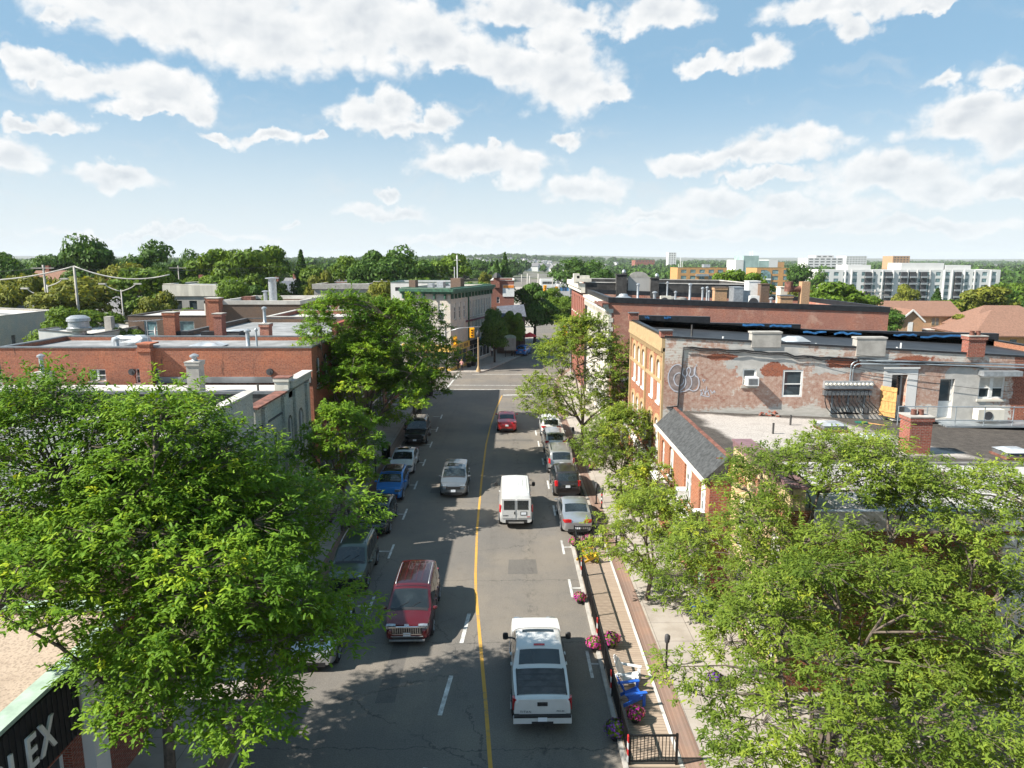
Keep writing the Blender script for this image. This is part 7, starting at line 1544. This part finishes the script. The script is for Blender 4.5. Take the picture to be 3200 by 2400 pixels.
b = MB(); b.tube([(x + 1.6, 224.8, 7.3), (x - 2.6, 224.8, 7.3)], .08, 6); b.build('mast_arm', MAT['galvanised'], o); signal(o, x - 2.4, 224.6, 6.8, 0, 1.5); signal(o, x + 1.3, 224.6, 6.4, .3, 1.5); b = MB(); b.box(x - 1.8, x - .2, 224.55, 224.6, 6.6, 7.0); b.build('street_sign', MAT['green_paint'], o)
(x, y) = at(1495, 1164); o = thing('lamp_post', 'tan lamp post with flared base on the far corner pavement', 'lamp post', (x, y, .13)); b = MB(); b.lathe((x, y, .13), [(.32, 0), (.32, .15), (.2, .5), (.12, .7), (.085, 1.0), (.075, 4.9)], 12); b.build('pole', MAT['cream_trim'], o, smooth=True, sharp=40); b = MB(); b.lathe((x, y, 5.03), [(.1, 0), (.24, .2), (.26, .6), (.12, .8), (.03, .95)], 12); b.build('lantern', MAT['dark_grey'], o, smooth=True, sharp=40)
def upole(label, u, v, Y, arms=True, r=.16, m='roof_pale', lamp=None):
    (x, z) = atY(u, v, Y); g = float(ground_z(x, Y)); o = thing('utility_pole', label, 'utility pole', (x, Y, g), 0, 'utility poles')
    b = MB(); b.tube([(x, Y, g - .2), (x, Y, z)], [r * 1.2, r * .8], 8); b.build('pole', MAT[m], o, smooth=True)
    if arms: b = MB(); b.bar((x - 1.9, Y - .2, z - .5), (x + 1.9, Y - .2, z - .5), .14); b.build('crossarm', MAT[m], o)
    if lamp:
        for s in lamp:
            b = MB(); pts = [(x, Y, z - .3)] + [(x + s * 2.6 * math.sin(k / 6 * math.pi / 2), Y - .1, z - .3 + 1.3 * (1 - math.cos(k / 6 * math.pi / 2)) ** .6) for k in range(1, 7)]; b.tube(pts, .09, 6); a = b.build('lamp_arm', MAT['roof_pale'], o, smooth=True)
            b = MB(); b.cbox((x + s * 3.0, Y - .1, z + .98), (1.2, .4, .22)); b.build('lamp_head', MAT['roof_pale'], a)
    return (x, Y, z)
p1 = upole('left utility pole with a crossarm in front of the yellowish trees', 134, 828, 118, True, .2, 'concrete'); p2 = upole('plain utility pole that holds the thick sagging cable', 231, 832, 116, False, .22, 'concrete')
upole('double arm street lamp before the dark roofed house', 378, 905, 122, False, .12, 'roof_pale', (-1, 1)); upole('curved arm street lamp beside the left utility pole', 147, 890, 117, False, .14, 'roof_pale', (1,)); upole('straight arm street lamp left of the utility pole', 138, 920, 117.5, False, .12, 'roof_pale', (-1,))
upole('utility pole behind the grey stucco building', 556, 830, 160, True, .14, 'concrete'); upole('grey pole among the houses by the pale willow', 1193, 872, 160, True, .18); 
for (u, v, Y, lb) in ((2698, 908, 150, 'pole before the white apartment block'), (2735, 905, 165, 'leaning crossarm pole before the white apartment block'), (2750, 915, 160, 'second crossarm pole before the white apartment block')): upole(lb, u, v, Y, u > 2700, .15, 'concrete')
for (u, v, Y, lb) in ((1682, 855, 260, 'tall pole on the left of the far street'), (1648, 855, 300, 'left pole of the far street row'), (1655, 862, 360, 'middle pole of the far street row'), (1630, 858, 420, 'third pole of the far street row')): upole(lb, u, v, Y, False, .2)
o = thing('overhead_cable', 'thick pale overhead cable sagging from the left utility pole', 'cable', p2)
b = MB()
def sagc(a, c, s, n=16): return [(a[0] + (c[0] - a[0]) * k / n, a[1] + (c[1] - a[1]) * k / n, a[2] + (c[2] - a[2]) * k / n - s * 4 * (k / n) * (1 - k / n)) for k in range(n + 1)]
e1 = (*[atY(-60, 877, 114)[0]], 114, atY(-60, 877, 114)[1]); e2 = (atY(530, 858, 118)[0], 118, atY(530, 858, 118)[1])
b.tube(sagc(e1, p2, .5) , .11, 6); b.tube(sagc(p2, e2, 1.3), .11, 6); b.build('strand', MAT['roof_pale'], o, smooth=True)
b = MB(); b.tube(sagc((p1[0], p1[1], p1[2] - .5), (p1[0] + 40, 150, p1[2] + .5), 1.0), .03, 5); b.tube(sagc((p1[0] - 20, 110, p1[2]), (p1[0], p1[1], p1[2] - .5), .8), .03, 5); b.build('wire', MAT['dark_grey'], o)
# things on and around the painted side wall
Yw = 40.99
o = thing('meter_bank', 'row of round electricity meters over a tangle of black cables on the side wall', 'electricity meters', (19.8, 40.8, 6.6))
(x0, z1), (x1, z0) = atY(2576, 1191, 40.8), atY(2726, 1214, 40.8)
b = MB(); b.box(x0, x1, 40.7, Yw, z0, z1); b.build('cabinet', MAT['galvanised'], o)
for k in range(12):
    xk = x0 + (x1 - x0) * (k + .5) / 12; b = MB(); b.cyl((xk, 40.698, (z0 + z1) / 2 + .05), (xk, 40.60, (z0 + z1) / 2 + .05), .085, .07, 12); b.build('meter_dial', MAT['cream_stucco'], o, smooth=True, sharp=40)
    b = MB(); b.box(xk - .095, xk + .095, 40.74, Yw, z0 - .40, z0 - .13); b.build('meter_box', MAT['coping_metal'], o)
    b = MB(); e = (19.2 + k * .19, 40.80, 6.78); pts = [(xk, 40.82, z0 - .40), (xk + .01, 40.80, z0 - .75), (xk + .12 + .03 * k, 40.76 - .01 * k, z0 - 1.15 - .03 * (k % 3)), (xk + .45, 40.78, 6.72 + .03 * (k % 4)), (max(xk + .7, 20.4), 40.84, 6.68)]
    sp = [tuple(p) for p in pts]; b.tube(sp, .03, 6); b.build('cable', MAT['plastic_black'], o, smooth=True)
for k in (2, 6, 10): xk = x0 + (x1 - x0) * (k + .5) / 12; b = MB(); b.box(xk - .05, xk + .05, 40.9, Yw, 6.6, z0 - .42); b.build('strut', MAT['steel_rail'], o)
o = thing('wooden_gate', 'small golden wooden gate leaning by the white door', 'gate', (21.9, 40.6, 6.5), rad(-62)); b = MB()
for k in range(5): b.box(-.55 + k * .22, -.34 + k * .22, -.02, .02, .1, 1.85)
b.build('boards', MAT['wood'], o, world=False)
for z in (.35, 1.0, 1.6): b = MB(); b.box(-.55, .55, -.05, -.021, z, z + .1); b.build('rail', MAT['wood'], o, world=False)
o = thing('balcony', 'grey steel walkway and railing in front of the upper doors', 'balcony', (22.0, 40.2, 6.3))
b = MB(); b.box(24.8, 30.2, 39.5, 40.97, 6.18, 6.28); b.build('deck', MAT['steel_rail'], o); b = MB(); b.box(22.1, 24.79, 40.2, 40.97, 6.4, 6.48); b.build('landing', MAT['concrete'], o)
for z in (6.62, 7.4): b = MB(); b.tube([(22.0, 39.55, z), (30.2, 39.5, z - .05)], .03, 8); b.build('rail', MAT['steel_rail'], o)
for k in range(6): xk = 22.0 + k * 1.64; b = MB(); b.tube([(xk, 39.53, 6.0 if xk < 24.5 else 6.2), (xk, 39.53, 7.42)], .03, 8); b.build('post', MAT['steel_rail'], o)
for z in (6.75, 7.38): b = MB(); b.tube([(30.2, 39.5, z), (30.2, 40.95, z)], .025, 6); b.build('rail', MAT['steel_rail'], o)
o = thing('steel_stair', 'steep steel stair descending to the right of the walkway', 'stair', (30.4, 40.2, 6.2))
for yy in (39.7, 40.7): b = MB(); b.bar((30.0, yy, 6.2), (34.0, yy, 3.0), .05, .22); b.build('stringer', MAT['steel_rail'], o)
for yy in (39.7,): b = MB(); b.bar((30.2, yy, 7.2), (34.0, yy, 4.1), .05, .05); b.build('handrail', MAT['steel_rail'], o)
b = MB()
for k in range(14): t = (k + .5) / 14; b.box(30.0 + 4 * t - .13, 30.0 + 4 * t + .13, 39.75, 40.65, 6.2 - 3.2 * t, 6.23 - 3.2 * t)
b.build('treads', MAT['steel_rail'], o)
def window_ac(label, x, y, z, w, h, d, ax='y'):
    o = thing('window_air_conditioner', label, 'air conditioner', (x, y, z), 0, 'window air conditioners')
    b = MB(); D = (w / 2, d / 2) if ax == 'y' else (d / 2, w / 2); b.box(x - D[0], x + D[0], y - D[1], y + D[1], z, z + h); c = b.build('case', MAT['white_trim'], o)
    b = MB()
    if ax == 'y': b.box(x - w * .38, x + w * .38, y - d / 2 - .012, y - d / 2 - .002, z + h * .14, z + h * .84)
    else: b.box(x - d / 2 - .012, x - d / 2 - .002, y - w * .38, y + w * .38, z + h * .14, z + h * .84)
    b.build('grille', MAT['coping_metal'], c)
window_ac('window air conditioner under the small sash in the side wall', 13.98, 40.82, 8.4, .68, .5, .55)
window_ac('window air conditioner in the arched window nearest the buff building', 8.6, 31.3, 3.75, .6, .45, .5, 'x'); window_ac('window air conditioner in the wide arched window of the mansard building', 8.6, 34.5, 3.75, .6, .45, .5, 'x')
def condenser(label, x, y, z, w=.95, d=.4, h=.85, m='cream_stucco'):
    o = thing('condenser_unit', label, 'condenser', (x, y, z), 0, 'outdoor condenser units'); b = MB(); b.box(x - w / 2, x + w / 2, y - d / 2, y + d / 2, z + .08, z + h); c = b.build('case', MAT[m], o)
    b = MB(); b.cyl((x - w * .12, y - d / 2 - .002, z + h / 2), (x - w * .12, y - d / 2 - .03, z + h / 2), h * .36, n=16); b.build('fan_guard', MAT['dark_grey'], c)
    for s in (-1, 1): b = MB(); b.box(x + s * w * .36 - .05, x + s * w * .36 + .05, y - d / 2 - .03, y + d / 2 + .03, z, z + .078); b.build('foot', MAT['galvanised'], o)
x, z = atY(2080, 925, 68); condenser('cream condenser unit on the roof near the silver fan', x, 68, longb.rz(x), 1.0, .4, 1.0); x, z = atY(2356, 935, 68); condenser('white condenser unit with hoses between the rooftop boxes', x, 68, longb.rz(x), .9, .4, 1.3, 'white_trim')
condenser('cream condenser unit beneath the steel walkway', 27.6, 40.2, man.rz(27.6) + .35, 1.5, .5, .7)
def dish(label, x, y, z, r, rz):
    o = thing('satellite_dish', label, 'satellite dish', (x, y, z), rz, 'satellite dishes'); b = MB(); n = 18; vs = []; fs = []
    for i in range(5):
        q = i / 4 * r
        for k in range(n): t = 2 * math.pi * k / n; vs.append((-.18 * (q / r) ** 2 * 1.0 * r - .05, q * math.cos(t) + 1e-4 * math.cos(t), q * math.sin(t)))
    for i in range(4):
        for k in range(n): fs.append((i * n + k, i * n + (k + 1) % n, (i + 1) * n + (k + 1) % n, (i + 1) * n + k))
    b.add(vs, fs); b.build('reflector', MAT['white_trim'], o, smooth=True, world=False); b = MB(); b.tube([(-.05, 0, 0), (.35, 0, -.1)], .03, 6); b.build('mount', MAT['galvanised'], o, world=False)
dish('white satellite dish on the orange brick facade above the thin tree', 8.5, 44.0, 4.9, .55, rad(10)); x, z = atY(483, 1026, 54.4); dish('grey satellite dish on the roof beside the short brick chimney', x, 54.2, 10.2, .45, rad(200))
x, z = atY(467, 1000, 47); o = thing('roof_aerial', 'old rooftop television aerial strapped to the brick chimney', 'aerial', (x, 46.6, 9.9)); b = MB(); b.tube([(x, 46.6, 9.3), (x, 46.6, z)], .025, 6); b.build('mast', MAT['galvanised'], o)
b = MB(); b.bar((x - .9, 46.6, z - .05), (x + .9, 46.6, z + .05), .03)
for k in range(9): q = -.9 + k * .22; b.bar((x + q, 46.2 - .02 * k, z + .05 * q), (x + q, 47.0 + .02 * k, z + .05 * q), .015)
b.bar((x - .9, 46.6, z + .02), (x - 1.3, 46.3, z + .02), .015); b.build('elements', MAT['galvanised'], o)
x, z = atY(412, 1066, 49); o = thing('wrapped_unit', 'object wrapped in a crumpled silver tarpaulin on the roof', 'covered unit', (x, 49, 9.7)); r = np.random.default_rng(4); b = MB(); n = 14; vs = []
for i in range(5):
    for k in range(n): t = 2 * math.pi * k / n; q = (1.0, 1.02, .95, .7, .2)[i]; vs.append((x + 1.3 * q * math.copysign(abs(math.cos(t)) ** .6, math.cos(t)) + r.normal(0, .05), 49 + .6 * q * math.copysign(abs(math.sin(t)) ** .6, math.sin(t)) + r.normal(0, .04), 9.7 + (0, .35, .62, .74, .76)[i] + r.normal(0, .035) * (i > 0)))
b.add(vs, [(i * n + k, i * n + (k + 1) % n, (i + 1) * n + (k + 1) % n, (i + 1) * n + k) for i in range(4) for k in range(n)] + [tuple(range(56, 70))]); b.build('tarpaulin', MAT['galvanised'], o)
o = thing('brick_pile', 'small heap of loose red bricks against the side wall on the gravel roof', 'bricks', (15.0, 40.6, man.rz(15))); r_ = random.Random(2)
for k in range(14): b = MB(); a = r_.uniform(0, 3); cx, cy, cz = 15 + r_.uniform(-.5, .5), 40.55 + r_.uniform(-.2, .2), man.rz(15) + .05 + .1 * (k // 6); b.bar((cx - .1 * math.cos(a), cy - .1 * math.sin(a), cz), (cx + .1 * math.cos(a), cy + .1 * math.sin(a), cz + r_.uniform(-.02, .05)), .1, .07); b.build('brick', MAT['brick_red'], o)
o = thing('push_broom', 'green headed shovel lying on the dark gravel roof', 'shovel', (20.2, 39.5, man.rz(20.2))); zz = man.rz(20.2) + .04; b = MB(); b.bar((20.3, 39.6, zz), (21.0, 39.0, zz), .04); b.build('handle', MAT['wood'], o); b = MB(); b.bar((19.7, 39.75, zz), (20.3, 39.6, zz + .03), .35, .05); b.build('blade', MAT['green_sheet'], o)
# parasols, kiosk, shrubs
def parasol(label, u, v, Y, r):
    (x, z) = atY(u, v, Y); o = thing('parasol', label, 'parasol', (x, Y, .13), 0, 'red parasols on the far pavement'); b = MB(); b.tube([(x, Y, .13), (x, Y, z)], .03, 6); b.build('pole', MAT['galvanised'], o); b = MB(); b.lathe((x, Y, z - .75), [(r, 0), (r * .55, .42), (.04, .75)], 8); b.build('canopy', MAT['parasol_red'], o)
plain('parasol_red', (.62, .02, .02), .7, var=.06)
parasol('red parasol left of its twin on the far pavement', 1639, 1040, 126, 1.0); parasol('wider red parasol right of its twin on the far pavement', 1656, 1038, 124, 1.3)
(x, y) = at(1594, 1118); o = thing('map_kiosk', 'pale map board with a green curved top on the far pavement', 'map board', (x, y, .13)); b = MB(); b.bar((x - .75, y, .13), (x - .75, y, 1.2), .1); b.bar((x + .75, y, .13), (x + .75, y, 1.2), .1); b.build('legs', MAT['dark_grey'], o); b = MB(); b.box(x - .95, x + .95, y - .06, y + .06, 1.2, 3.2); b.build('board', MAT['concrete'], o); b = MB(); b.prism([(x - 1.0, 3.203)] + [(x - 1.0 * math.cos(math.pi * k / 8), 3.25 + .5 * math.sin(math.pi * k / 8)) for k in range(9)] + [(x + 1.0, 3.203)], 'y', y - .08, y + .08); b.build('header', MAT['coping_green'], o)
BURG = leafmat('burgundy_leaf', [(0, (.03, .008, .014)), (.5, (.075, .018, .03)), (1, (.14, .04, .05))], .2)
def shrub(name, label, x, y, z, R, H, m, base=.1, n=900, lf=.10, tub=True, seed=1):
    o = thing(name, label, 'shrub', (x, y, z), 0, 'potted shrubs of the far corner'); V, tt = crown_cloud(seed, R, H, n, lf, 8, 'round', base); link('foliage', np_mesh('foliage', V + np.array([0, 0, .3 if tub else 0]), 4, m, tt), None, o); b = MB(); b.lathe((0, 0, 0), [(.3, 0), (.42, .6)] if tub else [(.09, 0), (.06, H * .7)], 12); b.build('tub' if tub else 'trunk', MAT['plastic_black' if tub else 'bark_dark'], o, smooth=True, world=False, sharp=40)
(x, y) = at(1466, 1150); shrub('potted_shrub', 'dark green shrub in a tub by the yellow corner shop', x, y, .13, 1.0, 2.2, LEAFM, seed=3); (x, y) = at(1480, 1146); shrub('potted_shrub', 'smaller dark green shrub in a tub beside the larger one', x, y, .13, .8, 1.7, LEAFD, seed=4)
(x, y) = at(1623, 1110); shrub('burgundy_tree', 'round burgundy leafed tree on the far pavement', x, y, .13, 1.4, 4.2, BURG, .4, 1500, .14, False, 5); (x, y) = at(1344, 1240); shrub('burgundy_tree', 'burgundy shrub at the end of the black railing', x, y, .13, .95, 2.2, BURG, .2, 1200, .10, True, 6)
# people
def person(label, x, y, z, rz, top, leg, hair, h=1.7, carry=None):
    o = thing('person', label, 'person', (x, y, z), rz, None); s = h / 1.7
    J = {'pel': (0, 0, .92), 'wai': (0, 0, 1.08), 'che': (0, .01, 1.30), 'nec': (0, 0, 1.46), 'hea': (0, .02, 1.56), 'cro': (0, .01, 1.66), 'lh': (-.09, 0, .86), 'lk': (-.10, .03, .48), 'la': (-.10, -.03, .08), 'lt': (-.11, .12, .03), 'rh': (.09, 0, .86), 'rk': (.11, .10, .48), 'ra': (.10, .12, .08), 'rt': (.10, .27, .03),
         'ls': (-.19, 0, 1.40), 'le': (-.25, -.06, 1.13), 'lw': (-.24, .05, .90), 'lf': (-.24, .09, .80), 'rs': (.19, 0, 1.40), 're': (.25, -.02, 1.13), 'rw': (.24, .12, .93), 'rf': (.24, .17, .84)}
    R = dict(pel=.13, wai=.12, che=.14, nec=.055, hea=.092, cro=.07, lh=.085, lk=.06, la=.045, lt=.035, rh=.085, rk=.06, ra=.045, rt=.035, ls=.06, le=.045, lw=.032, lf=.03, rs=.06, re=.045, rw=.032, rf=.03)
    E_ = [('pel', 'wai'), ('wai', 'che'), ('che', 'nec'), ('nec', 'hea'), ('hea', 'cro'), ('pel', 'lh'), ('lh', 'lk'), ('lk', 'la'), ('la', 'lt'), ('pel', 'rh'), ('rh', 'rk'), ('rk', 'ra'), ('ra', 'rt'), ('che', 'ls'), ('ls', 'le'), ('le', 'lw'), ('lw', 'lf'), ('che', 'rs'), ('rs', 're'), ('re', 'rw'), ('rw', 'rf')]
    def skin(keys, edges, grow, nm, m, root):
        me = bpy.data.meshes.new(nm); ks = list(keys); me.from_pydata([tuple(v * s for v in J[k]) for k in ks], [(ks.index(a), ks.index(c)) for a, c in edges], []); ob = bpy.data.objects.new(nm, me); COL.objects.link(ob); ob.parent = o
        md = ob.modifiers.new('skin', 'SKIN'); sv = me.skin_vertices[0].data
        for i, k in enumerate(ks): sv[i].radius = (R[k] * s * grow, R[k] * s * grow * (.78 if k in ('pel', 'wai', 'che') else 1)); sv[i].use_root = (k == root)
        ob.modifiers.new('sub', 'SUBSURF').levels = 1; ob.modifiers['sub'].render_levels = 2; me.materials.append(m); return ob
    skin(J.keys(), E_, 1.0, 'body', plain('skin', (.45, .26, .18), .6), 'pel')
    skin(['pel', 'wai', 'che', 'ls', 'rs', 'le', 're'], [e for e in E_ if e[0] in ('pel', 'wai', 'che', 'ls', 'rs') and e[1] in ('wai', 'che', 'ls', 'rs', 'le', 're')], 1.13, 'top', MAT[top], 'pel')
    skin(['pel', 'lh', 'rh', 'lk', 'rk', 'la', 'ra'], [e for e in E_ if e[0] in ('pel', 'lh', 'rh', 'lk', 'rk') and e[1] in ('lh', 'rh', 'lk', 'rk', 'la', 'ra')], 1.14, 'trousers', MAT[leg], 'pel')
    b = MB(); b.lathe((0, -.005, 1.585 * s), [(.098, -.05), (.11, .01), (.095, .07), (.045, .115)], 12); b.build('hair', MAT[hair], o, smooth=True, world=False)
plain('cloth_white', (.66, .66, .66), .8); plain('cloth_pink', (.55, .28, .26), .8); plain('cloth_black', (.015, .015, .018), .8); plain('hair_dark', (.02, .014, .01), .6); plain('hair_fair', (.35, .22, .1), .6)
(x, y) = at(1432, 1160); person('person in a dark top and trousers waiting at the corner', x, y, .14, .4, 'cloth_black', 'cloth_black', 'hair_dark', 1.75); (x, y) = at(1443, 1163); person('person in a pink top and black trousers waiting at the corner', x, y, .14, -.3, 'cloth_pink', 'cloth_black', 'hair_fair', 1.66)
(x, y) = at(1538, 1118); person('person in a white shirt and black trousers walking on the far pavement', x, y, .14, rad(190), 'cloth_white', 'cloth_black', 'hair_dark', 1.75)
# open yard south of the buff building
b = MB(); b.quad((9.61, 9, .12), (20, 9, .12), (20, 23.5, .12), (9.61, 23.5, .12)); tag(b.build('yard', MAT['paving']), kind='structure')
# ------------------------------------------------------------------ the air
hz = bpy.data.materials.new('haze'); hz.use_nodes = True; t = NT(hz.node_tree); t.n.clear(); out = t.new('ShaderNodeOutputMaterial'); pv = t.new('ShaderNodeVolumePrincipled')
pv.inputs['Color'].default_value = (.86, .92, .98, 1); pv.inputs['Density'].default_value = .00007; pv.inputs['Anisotropy'].default_value = 0.0; t.l.new(pv.outputs[0], out.inputs['Volume'])
b = MB(); b.box(-9500, 9500, -80, 12500, -14, 140); tag(b.build('haze', hz), 'thin pale summer haze over the town', 'haze', kind='stuff')
